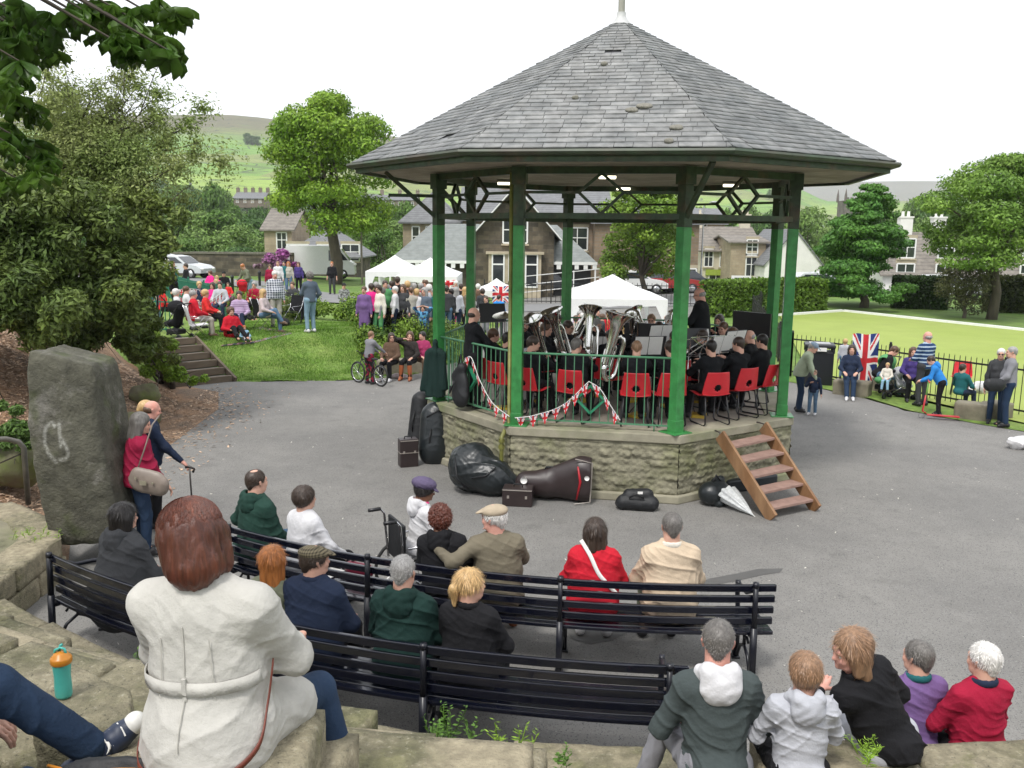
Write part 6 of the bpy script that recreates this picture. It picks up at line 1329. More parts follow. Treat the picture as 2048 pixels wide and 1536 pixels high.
for i,(px,py) in enumerate(((1068,805),(1160,800),(1190,790),(1265,800),(1395,830),(1340,812),(1410,803),(1008,815),(1275,830),(1465,790))):
    p=gz(px,py,FL_+.02); o=MB().box((p[0],p[1],FL_+.02),(.24,.32,.04),rz=i*.7).build('folder',yel,None,.004); tag(o,['yellow folder lying right of the left front post','yellow folder under the tuba player','yellow folder behind the hanging bunting','yellow folder under the cropped bandsman','yellow folder at the platform edge right of the right front post','yellow folder under the chair by the right front post','yellow folder beside the black bag near the steps','yellow folder behind the left railing','yellow folder leaning behind the front railing','yellow folder below the second right chair'][i],'folder')
o=MB().box((*gz(1432,815,FL_)[:2],FL_+.2),(.1,.38,.4),rz=.35).build('case',mat('black_case',(.012,.012,.014),rough=.4),None,.02); tag(o,'black upright case between the two right-hand red chairs','case')
# ---------------- flags, bunting, cases ----------------
FB=mat('flag_blue',(.012,.03,.16)); FW=mat('flag_white',(.75,.74,.73),var=.04); FR_=mat('flag_red',(.55,.02,.03)); FM=[FB,FW,FR_]
def uj(u,v,asp=2.0):
    """union flag: u 0..1 along, v 0..1 up -> material index"""
    x=(u-.5)*asp;y=v-.5
    if abs(x)<.1 or abs(y)<.1: return 2
    if abs(x)<.1667 or abs(y)<.1667: return 1
    s=1 if x*y>0 else -1
    d=(y*asp-s*x)/math.hypot(asp,1)
    if abs(d)<.1: return 2 if 0<d*(s if x>0 else -s)*-1<.067 else 1
    return 0
def flagmesh(name,fn,nu,nv,mask=None,parent=None,asp=2.0):
    vs=[];fs=[];mi=[]
    for j in range(nv+1):
        for i in range(nu+1): vs.append(fn(i/nu,j/nv))
    for j in range(nv):
        for i in range(nu):
            u=(i+.5)/nu;v=(j+.5)/nv
            if mask and not mask(u,v): continue
            q=j*(nu+1)+i; fs.append((q,q+1,q+nu+2,q+nu+1)); mi.append(uj(u,v,asp))
    return npmesh(name,vs,fs,FM,parent,True,mi)
# big flag hung on the railings, and one behind the bandstand
def hangflag(label,p0,p1,Y,top,bot):
    a=gy(p0,top,Y);b=gy(p1,top,Y); h=a[2]-gy(p0,bot,Y)[2]
    def fn(u,v): # flag turned: its length hangs down
        q=a+(b-a)*v; return (q[0],q[1]-.05-.03*math.sin(v*17+u*3)*(.4+.6*u)-.02*math.sin(u*5),a[2]-h*u+.015*math.sin(v*9))
    o=flagmesh('flag',fn,84,46,asp=h/np.linalg.norm(b-a)); tag(o,label,'flag'); return o
hangflag('large union flag hung over the bowling green railings',1704,1758,21.9,667,772)
hangflag('union flag hanging below the small marquee behind the bandstand',985,1018,37.2,572,605)
hangflag('union flag hanging from the left edge of the large marquee',880,912,39.5,560,574)
# bunting on the bandstand railing
wst=mat('string',(.75,.75,.72))
def bunting(label,pts,n,size,flip=0,start=0,name='bunting',droop=0):
    P=[V(p) for p in smooth([tuple(p) for p in pts],8)]; o=tag(empty(name,tuple(P[0])),label,'bunting'); MI=Matrix.Translation(-Vector(P[0]))
    m=MB(); m.tube(P,.006,5); q=m.build('string',wst,o); q.matrix_parent_inverse=MI
    L_=[0]
    for a,b in zip(P[:-1],P[1:]): L_.append(L_[-1]+np.linalg.norm(b-a))
    for i in range(n):
        s=(i+.5)/n*L_[-1]; k=min(len(P)-2,int(np.searchsorted(L_,s))-1); k=max(k,0); c=P[k]+(P[k+1]-P[k])*((s-L_[k])/(L_[k+1]-L_[k]+1e-9)); t=norm(P[k+1]-P[k]); rr_=random.Random(i*7+len(label))
        th=V(t[0],t[1],t[2]*.6); th=norm(th); out=V(t[1],-t[0],0)*rr_.uniform(-.3,.3); dn=norm(V(0,0,-1)+th*rr_.uniform(-.15,.15)+out*.6)
        fn=lambda u,v,c=c,th=th,dn=dn,rr_=rr_: tuple(c+th*(u-.5)*size*(1)+dn*v*size*1.35+V(t[1],-t[0],0)*(.01+.012*math.sin(v*4+u*5)))
        q=flagmesh('pennant',fn,18,18,lambda u,v: abs(u-.5)<(1-v)*.5+.02,o,1.15); q.matrix_parent_inverse=MI
    return o
pB=vt(7,PR+.12,0);pA=vt(6,PR+.1,0);pC=vt(8,PR+.1,0)
def onrail(k,f,z,off=.1): a=vt(k,PR,0);b=vt(k+1,PR,0);t=norm(b-a); c=a+(b-a)*f; return c+V(t[1],-t[0],0)*off+V(0,0,z)
bunting('string of small union flag pennants draped along the front railing',[onrail(7,0,1.13,.16),onrail(7,.12,1.17),onrail(7,.3,1.34),onrail(7,.46,1.7)],7,.125)
bunting('short string of union flag pennants hanging right of the front green diamond',[onrail(7,.46,1.7),onrail(7,.53,1.6),onrail(7,.6,1.36),onrail(7,.66,1.16)],3,.125)
bunting('string of union flag pennants looped on the left side railing',[onrail(6,.36,1.62),onrail(6,.5,1.87),onrail(6,.62,1.55),onrail(6,.78,1.25),onrail(6,.98,1.12)],8,.12)
# cases and bags round the base
lea=mat('black_leatherette',(.014,.018,.02),rough=.33,var=.2,scale=4,bump=.35,bscale=14,bd=.02); nyl=mat('black_nylon',(.01,.011,.013),rough=.6,var=.2,bump=.4,bscale=18,bd=.015); hard=mat('brown_hardcase',(.03,.02,.02),rough=.4,var=.15,bump=.1); trim=mat('case_trim',(.3,.27,.24),rough=.4)
def P3(px,py,z): return gz(px,py,z)
def rectcase(label,loc,w,d,h,rz,mt=hard):
    o=tag(empty('instrument_case',loc,rz),label,'case'); MB().box((0,0,h/2),(w,d,h)).build('shell',mt,o,.015); m=MB(); m.box((0,0,h*.52),(w+.006,d+.006,.012)) if d<h else None; m.box((0,-d/2-.004,h-.02),(w*.98,.006,.012)); m.build('metal_edge',trim,o)
    m=MB(); m.tube([(-.06,0,h),(-.055,0,h+.035),(.055,0,h+.035),(.06,0,h)],.01,6); m.build('handle',nyl,o)
    for s in(-1,1): MB().box((s*w*.3,-d/2-.008,h*.55),(.03,.01,.04)).build('latch',trim,o)
    return o
c=P3(815,935,0); rectcase('small upright dark brown instrument case left of the tall black bags',(c[0],c[1]+.1,0),.3,.2,.46,.35)
c=P3(1036,1014,0); rectcase('small flat brown case in front of the big tuba case',(c[0],c[1]+.12,0),.42,.26,.26,-.12)
def softbag(label,loc,prims,mt,rz=0,straps=(),k=.06,noise=.0035,name='gig_bag',cat='bag'):
    o=tag(empty(name,loc,rz),label,cat); sdfobj('bag_body',prims,mt,o,.011,k,[(noise,9,12,17,1.,1),(noise*.4,40,34,43,2.)])
    for s in straps: m=MB(); m.tube(s,.014,6); m.build('strap',nyl,o)
    return o
c=P3(872,930,0); softbag('large bulging black gig bag leaning on the bandstand wall',(c[0],c[1]+.18,0),[C((-.03,0,.22),(.02,.1,.74),.28,.27,n=(0,1,0),k=1.25),C((0,0,.14),(.12,.03,.3),.17,.16)],lea,.3,([(-.14,-.12,.3),(-.17,-.2,.45),(-.12,-.13,.6)],[(-.18,-.05,.78),(.0,-.12,.9),(.17,0,.8)]))
c=P3(835,902,0); softbag('tall narrow black gig bag behind the bulging one',(c[0],c[1]+.1,0),[C((0,0,.18),(.08,.1,.84),.19,.18),C((0,0,.15),(.05,.03,.5),.16,.15)],nyl,.2,([(-.1,-.1,.3),(-.12,-.14,.5),(-.06,-.08,.7)],))
# bag hanging on the left railing
p=onrail(6,.42,1.38,.16); softbag('black nylon bag hanging on the left side railing',tuple(p),[EL((0,0,0),(.2,.1,.3)),EL((.03,-.02,-.15),(.2,.1,.18)),C((-.12,0,.15),(.05,0,.3),.08)],nyl,math.atan2(vt(7,1,0)[1]-vt(6,1,0)[1],vt(7,1,0)[0]-vt(6,1,0)[0]),([(-.1,0,.25),(0,0,.5),(.08,0,.28)],[(-.12,-.12,.0),(-.05,-.17,-.1),(.03,-.13,.1)]),k=.05)
# jacket hung on the left post
p=vt(6,PR+.17,0); o=tag(empty('hanging_jacket',(p[0]+.12,p[1]-.14,.98),-.2),'dark green uniform jacket hanging on the left bandstand post','jacket')
sdfobj('jacket_body',[C((-.07,0,.84),(.07,0,.84),.07),C((0,0,1.0),(0,0,.8),.045),C((0,0,.75),(0,0,.1),.13,.17,n=(0,1,0),k=2.0),C((-.12,0,.8),(-.21,-.02,.22),.06,.05),C((.12,0,.8),(.17,-.03,.25),.06,.05),PL((0,0,.1),(0,0,-1))],cloth('uniform',(.012,.03,.026)),o,.011,.04,[(.012,34,9,4,1.),(.006,70,20,6,2.)])
m=MB(); m.tube([(0,.02,.98),(.02,.02,1.03),(-.01,.03,1.06)],.006,5); m.build('hanger_hook',chrome,o)
# leather tuba bag and hard tuba case
c=P3(978,1003,0); softbag('huge crumpled black leather tuba bag slumped on the tarmac',(c[0]-.05,c[1]+.38,0),[C((-.22,.12,.34),(.1,-.02,.26),.34,.27),C((.1,-.02,.26),(.42,-.1,.16),.26,.13),C((-.28,.15,.45),(-.15,.1,.5),.26,.24)],lea,0,([(-.3,-.2,.15),(-.42,-.25,.3),(-.45,-.05,.55)],[(-.2,-.24,.3),(.0,-.29,.35),(.14,-.24,.46)]),.08,.012,'tuba_bag')
c=P3(1110,1010,0); o=tag(empty('tuba_case',(c[0],c[1]+.22,0),-.16),'large dark brown hard tuba case with a red strip, standing against the wall','case')
sdfobj('shell',[C((-.4,0,.24),(-.1,0,.24),.17,.2,n=(0,1,0),k=1.15),C((-.1,0,.26),(.38,0,.34),.2,.33,n=(0,1,0),k=1.7),C((.4,0,.3),(.44,0,.34),.28,.3,n=(0,1,0),k=1.6),PL((0,-.17,0),(0,-1,0)),PL((0,0,.01),(0,0,-1)),PL((.52,0,0),(1,0,0))],hard,o,.011,.05,None)
m=MB(); m.tube([(.33,-.168,.08),(.38,-.175,.34),(.34,-.17,.56)],[.012,.02,.012],6); m.build('red_strip',mat('case_red',(.4,.01,.02),rough=.4),o)
for x,z,r in((-.42,.32,.05),(.47,.4,.035)): MB().lathe([(.001,.0),(r,.0),(r,-.004)],(x,-.176 if x<0 else -.178,z),18,rotm(0,90)).build('round_sticker',paper,o)
MB().lathe([(.001,.006),(.022,.006)],(-.42,-.176,.32),10,rotm(0,90)).build('sticker_emblem',mat('sticker_blue',(.1,.2,.3)),o)
m=MB(); m.tube([(-.15,-.02,.44),(-.12,-.02,.49),(.05,-.02,.5),(.08,-.02,.46)],.014,6); m.build('handle',nyl,o)
m=MB(); m.tube([(.3,-.19,.02),(.52,-.15,.05),(.535,-.1,.6),(.3,-.15,.66)],.01,5); m.build('rim',trim,o)
c=P3(1275,1026,0); softbag('black cloth equipment bag with a white tag beside the wall',(c[0],c[1]+.14,0),[C((-.18,0,.1),(.2,0,.1),.11),C((-.1,.03,.2),(.14,.03,.22),.09)],nyl,-.15,([(-.1,-.1,.2),(0,-.14,.27),(.1,-.1,.2)],),.03,.008); MB().box((c[0]+.03,c[1]+.02,.28),(.07,.004,.035)).build('bag_tag',paper).__setitem__('label','small white paper tag on the black cloth bag'); bpy.data.objects['bag_tag']['category']='tag'
c=P3(1425,1018,0); softbag('round black drum bag beside the wooden steps',(c[0],c[1]+.18,0),[C((0,0,.17),(.14,.08,.17),.17),C((.1,.1,.32),(.18,.12,.34),.06),C((.1,-.1,.05),(.3,-.02,.06),.06,.04)],lea,.1,([(.02,0,.33),(.08,.02,.43),(.16,.05,.33)],),.03)
c=P3(1500,985,0); o=MB().box((c[0],c[1]+.25,.1),(.95,.34,.2),rz=.45).build('instrument_case',mat('dark_blue_case',(.02,.025,.03),rough=.35),None,.03); tag(o,'long dark flat case lying under the wooden steps','case')
# folded clear umbrella
a=P3(1507,1031,.02); b=P3(1452,985,.2); o=tag(empty('umbrella',tuple(a)),'clear white dome umbrella lying beside the steps','umbrella'); d=b-a; L_=np.linalg.norm(d); zax=norm(d); xa=norm(np.cross(V(0,0,1),zax)); R=np.stack([xa,np.cross(zax,xa),zax],1); m=MB(); 
prof=[(.006,0),(.02,.05),(.07,L_*.35),(.13,L_*.75),(.15,L_*.98)]; vs=[];n=32
for r,z in prof:
    for k in range(n): rk=r*(1+.16*math.cos(8*2*PI*k/n)); vs.append(R@V(rk*math.cos(2*PI*k/n),rk*math.sin(2*PI*k/n)*.75,z))
m.smooth=True; m.add(vs,[(i*n+k,i*n+(k+1)%n,(i+1)*n+(k+1)%n,(i+1)*n+k) for i in range(4) for k in range(n)]); m.build('canopy',mat('clear_plastic',(.7,.72,.72),rough=.2,var=.2,scale=25,trans=.3),o); m=MB(); m.tube([R@V(0,0,-.03),R@V(0,0,L_+.1)],.006,6); m.build('shaft',wst,o)
# ---- right-hand side ----
p=P3(1636,772,0); o=tag(empty('litter_bin',tuple(p),-.25),'black square litter bin by the bowling green railings','bin'); bn=mat('bin_black',(.012,.014,.018),rough=.4)
MB().box((0,.35,.43),(.68,.6,.86)).build('body',bn,o,.02); MB().box((0,.35,1.0),(.74,.66,.1)).build('lid',bn,o,.03); MB().box((0,.35,1.055),(.5,.4,.02)).build('ashtray',mat('steel_plate',(.6,.6,.6),rough=.3,metal=.8),o); m=MB(); [m.box((s*.33,.35+t*.28,.9),(.05,.05,.14)) for s in(-1,1) for t in(-1,1)]; m.build('lid_post',bn,o); MB().box((.0,.05,.93),(.3,.12,.09)).build('litter_inside',paper,o)
plm=mat('plinth_stone',(.2,.18,.13),var=.3,scale=4,bump=.7,bscale=20)
for i,(p0,p1,y0,lb) in enumerate(((1663,1735,796,'low stone block seat under the seated woman in navy'),(1740,1805,790,'low stone block seat behind the pushchair'),(1905,1972,845,'low stone block seat beside the scooter boy'),(1960,1998,842,'broken low stone block under the white bags'))):
    a=P3(p0,y0-8,0);b=P3(p1,y0,0); L_=np.linalg.norm(b-a); rz=math.atan2(b[1]-a[1],b[0]-a[0])
    def fn(U,a=a,L_=L_,rz=rz): x=U[:,0]*L_;y=U[:,1]*.45; return np.stack([a[0]+x*math.cos(rz)-y*math.sin(rz),a[1]+x*math.sin(rz)+y*math.cos(rz),-.05+.4*U[:,2]],1)
    tag(rock(fn,14,8,8,.015,500+i,.06,plm),lb,'stone block')
# red scooter
p=P3(1890,842,0); o=tag(empty('scooter',(p[0],p[1]+.1,0),-.35),'red and green kick scooter held by the boy in blue','scooter'); rd=mat('scooter_red',(.5,.03,.04),rough=.4)
MB().box((0,0,.09),(.62,.11,.025)).build('deck',rd,o,.006); m=MB(); m.tube([(-.33,0,.12),(-.4,0,.16),(-.36,0,.5)],.018,8); m.build('neck',rd,o); m=MB(); m.tube([(-.36,0,.45),(-.33,0,.8)],.016,8); m.build('stem',mat('scooter_green',(.2,.45,.08),rough=.4),o); m=MB(); m.tube([(-.33,-.2,.8),(-.33,.2,.8)],.014,8); m.build('handlebar',rd,o)
for x in(-.41,.33): m=MB(); m.lathe([(.055,-.012),(.06,0),(.055,.012)],(x,0,.06),16,rotm(0,90)); m.build('wheel',bn,o)
# pushchairs
def pram(label,loc,rz,col,frame='chrome',s=1,name='pushchair'):
    o=tag(empty(name,loc,rz),label,'pushchair'); o.scale=(s,s,s); fm=MC[frame]; cm=cloth(col,*TOPS[col][:1])
    sdfobj('seat_fabric',[C((0,-.05,.5),(0,.18,.45),.17,.15,n=(0,0,1),k=1.6),C((0,-.1,.5),(0,-.22,.85),.17,.18,n=(0,1,0),k=1.8)],cm,o,.018,.04); sdfobj('hood',[EL((0,-.1,.9),(.22,.26,.2)),EL((0,.05,.85),(.17,.25,.17),sub=True)],cm,o,.015,.02)
    m=MB()
    for x in(-.22,.22): m.tube([(x,.42,.12),(x,.05,.5),(x,-.35,1.0),(x,-.42,1.02)],.012,6); m.tube([(x,-.35,.12),(x,.08,.45)],.012,6)
    m.tube([(-.22,-.42,1.02),(.22,-.42,1.02)],.016,6); m.tube([(-.22,.1,.45),(.22,.1,.45)],.012,6); m.build('frame',fm,o)
    for x in(-.24,.24):
        for y in(.42,-.35): m=MB(); m.lathe([(.06,-.018),(.09,-.018),(.1,0),(.09,.018),(.06,.018),(.02,.0)],(x,y,.1),18,rotm(90)@rotm(0,90)); m.build('wheel',bn,o)
    MB().box((0,-.05,.25),(.34,.4,.14)).build('basket',nyl,o,.03)
    return o
p=P3(1770,795,0); pram('pushchair with a lime hood and black frame by the railings',(p[0],p[1]+.15,0),2.3,'greentop','black_tube',.92); p=P3(1812,800,0); pram('pale pushchair frame behind the striped man',(p[0],p[1]+.25,0),-2.2,'lgrey','chrome',.68)
p=P3(1932,795,0); chair(p[0],p[1]+.3,.0,150,'single red plastic chair by the bowling green railings',None); p0=bpy.data.objects
wb=mat('plastic_bag',(.75,.74,.75),rough=.4,bump=.5,bscale=20,trans=.15,col2=(.5,.4,.5),sc2=6,f2=.35)
p=P3(1960,815,0); softbag('bulging white plastic bags on the low stone by the railings',(p[0],p[1]+.2,.3),[EL((-.2,0,.1),(.2,.15,.13)),EL((.1,.02,.12),(.24,.17,.15)),EL((.35,0,.08),(.13,.12,.1))],wb,0,(),.04,.015,'carrier_bag')
p=gz(2045,885,.12); softbag('white patterned bag entering at the right edge of the picture',(p[0],p[1],.12),[EL((0,0,0),(.3,.16,.12)),EL((-.12,0,-.06),(.1,.08,.12))],wb,0,(),.05,.015,'carrier_bag')
# ---- left lawn furniture ----
def fchair(label,x,y,f,col='black',group=None):
    z=float(T(x,y)); o=tag(empty('folding_chair',(x,y,z),math.radians(f)),label,'chair',group); cm=cloth(col,*TOPS[col][:1])
    m=MB(); m.add([(-.24,-.2,.4),(.24,-.2,.4),(.24,.24,.44),(-.24,.24,.44)],[(0,1,2,3)]); b=m.build('seat',cm,o); b.modifiers.new('t','SOLIDIFY').thickness=.015
    m=MB(); m.add([(-.25,-.2,.42),(.25,-.2,.42),(.25,-.32,.92),(-.25,-.32,.92)],[(0,1,2,3)]); b=m.build('backrest',cm,o); b.modifiers.new('t','SOLIDIFY').thickness=.015
    m=MB()
    for x_ in(-.26,.26): m.tube([(x_,.26,.02),(x_*.9,-.22,.55),(x_,-.33,.94)],.011,6); m.tube([(x_,-.28,.02),(x_,.24,.6),(x_,-.24,.62)],.011,6)
    m.tube([(-.26,.26,.02),(.26,-.28,.02)],.009,5); m.tube([(.26,.26,.02),(-.26,-.28,.02)],.009,5); m.build('frame',MC['chrome'],o); return o
def LP(px,py,z=.75): return gz(px,py,z)
q=LP(395,682); fchair('folding chair with a metal frame under the man in the red cardigan',q[0],q[1]+.1,-60,'white')
q=LP(530,660); fchair('black camping chair under the blonde woman in jeans',q[0],q[1],-50)
q=LP(577,655); fchair('empty black camping chair on the lawn beside the checked-shirt man',q[0],q[1]+.4,150)
q=LP(345,680); pram('dark pushchair with a maroon lining on the lawn by the railings',(q[0],q[1]+.2,.72),1.2,'black','black_tube',1.0)
q=LP(600,650); o=tag(empty('umbrella',(q[0],q[1],.72)),'furled black umbrella standing on the lawn','umbrella'); m=MB(); m.lathe([(.01,.05),(.12,.75),(.05,.85),(.01,.95)],(0,0,0),10,rotm(0,10,12)); m.build('canopy',nyl,o); m=MB(); m.tube([(0,0,0),(.2,.17,1.0)],.006,5); m.build('shaft',btube,o)
a,b,c,d=[LP(*k,.78) for k in((440,682),(505,678),(585,668),(520,655))]; o=npmesh('picnic_blanket',[tuple(V(p[0],p[1],float(T(p[0],p[1]))+.035)) for p in(a,b,c,d)],[(0,1,2,3)],cloth('blanket',(.2,.2,.23),pattern=check(.2,(.4,.1,.12),(.05,.05,.08)))); tag(o,'grey checked picnic blanket spread on the lawn','blanket')
bunting('union flag bunting tied along the short green railings left of the lawn',[gy(355,592,26.5),gy(385,605,26.8),gy(420,600,27.5),gy(447,583,28.2)],9,.17)
bunting('union flag bunting behind the seated family on the lawn',[gy(345,583,30),gy(375,577,30),gy(410,582,30.5),gy(440,590,31)],8,.16)
q=LP(605,655); o=MB().ell((q[0]-.55,q[1]-.1,.9),(.2,.15,.16),12).build('bag',nyl); tag(o,'black bag on the grass by the camping chairs','bag')
# bike
p=P3(738,770,0); bk=tag(empty('bicycle',(p[0]+.0,p[1]+.05,0),math.radians(50)),'black and silver child\'s bicycle on the path by the lawn','bicycle'); tyre=mat('tyre',(.02,.02,.02),rough=.7)
for y,nm in((-.42,'wheel'),(.42,'wheel')):
    w_=MB(); R=rotm(90)@rotm(0,90); w_.tube([(0,y+.25*math.cos(a),.27+.25*math.sin(a)) for a in np.linspace(0,2*PI,25)[:-1]],.022,8,closed=True); wo=w_.build('wheel',tyre,bk)
    m=MB(); m.tube([(0,y+.225*math.cos(a),.27+.225*math.sin(a)) for a in np.linspace(0,2*PI,25)[:-1]],.01,6,closed=True)
    for k in range(12): a=k*PI/6; m.tube([(0,y,.27),(0,y+.22*math.cos(a),.27+.22*math.sin(a))],.003,4,cap=False)
    m.tube([(-.03,y,.27),(.03,y,.27)],.02,8); m.build('rim',chrome,wo)
m=MB(); A=[(0,-.42,.27),(0,-.08,.3),(0,-.18,.6),(0,.28,.62),(0,.42,.27)]
for a,b in((0,1),(1,2),(0,2),(2,3),(1,3)): m.tube([A[a],A[b]],.015,7)
m.tube([(0,.28,.62),(0,.32,.5),(0,.42,.27)],.014,7); m.tube([(0,.28,.62),(0,.25,.75),(-.22,.2,.85),(-.26,.12,.85)],.012,7); m.tube([(0,.25,.75),(.22,.2,.85),(.26,.12,.85)],.012,7); m.build('frame',mat('bike_frame',(.02,.02,.025),rough=.3),bk)
MB().ell((0,-.2,.66),(.06,.13,.03),10).build('saddle',tyre,bk); m=MB(); m.tube([(0,-.18,.6),(0,-.2,.65)],.012,6); m.box((-.1,-.08,.2),(.08,.07,.02)); m.box((.1,-.08,.4),(.08,.07,.02)); m.build('pedals',tyre,bk)
# van and cars
def vehicle(label,px,Y,py0,rz,L_,Wd,H,kind,col,cat='car'):
    x=XX(px,Y); z=float(T(x,Y)); o=tag(empty({'van':'van'}.get(kind,'parked_car'),(x,Y,z),rz),label,cat); pm=mat('paint_'+col,{'white':(.75,.75,.75),'silver':(.5,.52,.54),'dark':(.03,.035,.05),'red':(.3,.02,.02)}[col],rough=.3,coat=.5,var=.03)
    if kind=='van': prof=[(-L_/2,.3),(-L_/2,H*.96),(-L_/2+.15,H),(L_*.2,H),(L_*.3,H*.9),(L_*.42,H*.55),(L_/2-.1,H*.48),(L_/2,H*.3),(L_/2,.3)]
    else: prof=[(-L_/2,.35),(-L_/2,H*.58),(-L_*.44,H*.66),(-L_*.3,H*.97),(-L_*.05,H),(L_*.1,H*.95),(L_*.24,H*.66),(L_*.42,H*.58),(L_/2,H*.45),(L_/2,.35)]
    m=MB(); n=len(prof); vs=[]
    for s,ins in((-1,0),(1,0)):
        for (a,b) in prof: k=1-.13*max(0,(b/H-.55))/.45*(1 if kind!='van' else .4); vs.append((a,s*Wd/2*k,b))
    m.add(vs,[tuple(range(n-1,-1,-1)),tuple(range(n,2*n))]+[(i,(i+1)%n,n+(i+1)%n,n+i) for i in range(n)]); m.build('body',pm,o,.02)
    def sidewin(pts):
        for s in(-1,1):
            m=MB(); P=[(a,s*(Wd/2*(1-.13*max(0,(b/H-.55))/.45*(1 if kind!='van' else .4))+.006),b) for a,b in pts]; m.add(P,[tuple(range(len(P)))]); m.build('window',glass,o)
    if kind=='van': sidewin([(L_*.12,H*.55),(L_*.12,H*.86),(L_*.28,H*.86),(L_*.4,H*.57)])
    else: sidewin([(-L_*.36,H*.66),(-L_*.27,H*.92),(L_*.07,H*.92),(L_*.2,H*.67)])
    m=MB(); t=.006; a0,b0,a1,b1=((L_*.3,H*.9,L_*.42,H*.55) if kind=='van' else (L_*.1,H*.95,L_*.24,H*.66)); m.add([(a0+.02,-Wd*.38,b0),(a0+.02,Wd*.38,b0),(a1+.02,Wd*.42,b1+.02),(a1+.02,-Wd*.42,b1+.02)],[(0,1,2,3)]); m.build('windscreen',glass,o)
    for a in(-L_*.3,L_*.32):
        for s in(-1,1):
            m=MB(); m.lathe([(.2,-.1),(.31,-.1),(.33,0),(.31,.1),(.2,.1)],(a,s*(Wd/2-.08),.33),20,rotm(0,90)); w_=m.build('wheel',tyre,o); m=MB(); m.lathe([(.001,.0),(.2,.02),(.2,-.02),(.001,.0)],(a,s*(Wd/2+.0),.33),14,rotm(0,90)); m.build('rim',chrome,w_)
    for s in(-1,1): MB().ell((L_/2-.03,s*Wd*.36,H*.42),(.08,.18,.09),10).build('headlight',paper,o); MB().box((-L_/2,s*Wd*.4,H*.5),(.04,.1,.25)).build('tail_light',mat('tail_red',(.4,.02,.02)),o)
    MB().box((L_/2+.01,0,.42),(.02,.5,.11)).build('number_plate',paper,o)
    return o
vehicle('white panel van parked behind the sycamore trunk',643,61,0,.12,4.5,1.9,2.2,'van','white','van')
vehicle('silver hatchback parked on the road at the far left',325,58,0,-.5,4.0,1.7,1.45,'car','silver')
vehicle('silver car half hidden behind the people at the left railings',355,55,0,-.2,4.0,1.7,1.4,'car','silver')
for px,Y,c_,lb in ((1640,56,'silver','silver car parked behind the hedge end, left of the maple'),(1672,57,'white','pale car parked under the maple branches'),(1900,55,'silver','silver car seen under the dark hedge right of the weeping shrub'),(1340,57,'red','red car behind the large marquee'),(1268,56,'white','white car behind the large marquee'),(1095,54,'dark','dark car parked behind the pavilion ramp'),(1375,58,'dark','dark car right of the large marquee')): vehicle(lb,px,Y,0,.05,4.1,1.7,1.45,'car',c_)
# lamp posts, bollard, signs, far benches
gl=mat('galvanised',(.35,.36,.37),rough=.4,metal=.5)
x=XX(1404,62); o=tag(empty('street_lamp',(x,62,0)),'grey street lamp post by the hedge','street lamp'); m=MB(); m.lathe([(.1,0),(.09,1.2),(.055,1.3),(.045,5.6)],(0,0,0),10); m.build('post',gl,o); m=MB(); m.tube([(0,0,5.6),(.5,0,5.85)],.03,6); m.build('arm',gl,o); MB().ell((.7,0,5.85),(.3,.12,.08),10).build('lamp_head',gl,o)
x=XX(723,57); m=MB(); m.lathe([(.07,0),(.05,5.2),(.02,5.3)],(x,57,0),8); tag(m.build('wooden_pole',mat('pole_wood',(.25,.22,.17),var=.2)),'tall bare wooden pole right of the sycamore','pole')
x=XX(1488,50); o=tag(empty('direction_sign',(x,50,0)),'white arrow-shaped direction sign pointing right above the hedge','sign'); z=ZZ(561,50,1488); m=MB(); w,h=.62,.27; m.add([(-w,-.03,z-h),(w*.7,-.03,z-h),(w*1.1,-.03,z),(w*.7,-.03,z+h),(-w,-.03,z+h),(-w,.0,z-h),(w*.7,.0,z-h),(w*1.1,.0,z),(w*.7,.0,z+h),(-w,.0,z+h)],[(0,1,2,3,4),(9,8,7,6,5)]+[(i,i+5,(i+1)%5+5,(i+1)%5) for i in range(5)]); m.build('panel',FW,o)
m=MB(); 
for j,(a,b) in enumerate(((-.45,.1),(-.45,.45),(-.45,-.05))): m.box(((a+b)/2,-.036,z+.13-.13*j),(b-a,.006,.05))
m.build('lettering_lines',mat('sign_dark',(.05,.06,.1)),o); m=MB(); m.box((-.3,.03,z/2),(.07,.05,z)); m.box((.3,.03,z/2),(.07,.05,z)); m.build('post',gl,o)
def bench2(label,px,py):
    p=gz(px,py,0); o=tag(empty('park_bench',tuple(p),.08),label,'bench','brown slatted benches by the hedge'); bw_=mat('bench_wood',(.16,.12,.09),var=.2)
    m=MB(); [m.box((0,-.1+.13*i,.45),(1.7,.1,.03)) for i in range(4)]; m.build('seat',bw_,o); m=MB(); [m.box((0,.36+.03*i,.6+.13*i),(1.7,.03,.09)) for i in range(3)]; m.build('backrest',bw_,o)
    for s in(-1,1): m=MB(); m.tube([(s*.7,-.1,0),(s*.7,-.1,.44),(s*.7,.34,.44),(s*.7,.34,0)],.03,6); m.tube([(s*.7,.34,.44),(s*.7,.44,.95)],.03,6); m.build('leg',ir,o)
bench2('far slatted bench in front of the hedge, left of the bandstand posts',1495,628); bench2('far slatted bench at the right end of the hedge',1592,622)
for i,(px,py) in enumerate(((466,595),(520,582))): p=gz(px,py,.4); m=MB(); m.lathe([(.07,0),(.07,.95),(.09,.97),(.09,1.02),(.05,1.08),(.001,1.12)],(p[0],p[1],p[2]),12); tag(m.build('bollard',ir),['black bollard behind the bending man','black bollard by the road, behind the pushchair group'][i],'bollard')
# ---------------- the audience ----------------
def onbench(px,R,lb,seat=.45,z=0,h=1.7,headz=1.15,df=0,**k):
    a=angx(px,R,headz+z); p=bp_(a,R,z); k['fat']=k.get('fat',1)*1.1; k['h_add']=1.085; return person(lb,tuple(p),a+df,h=h,pose='sit',seat=seat,**k)
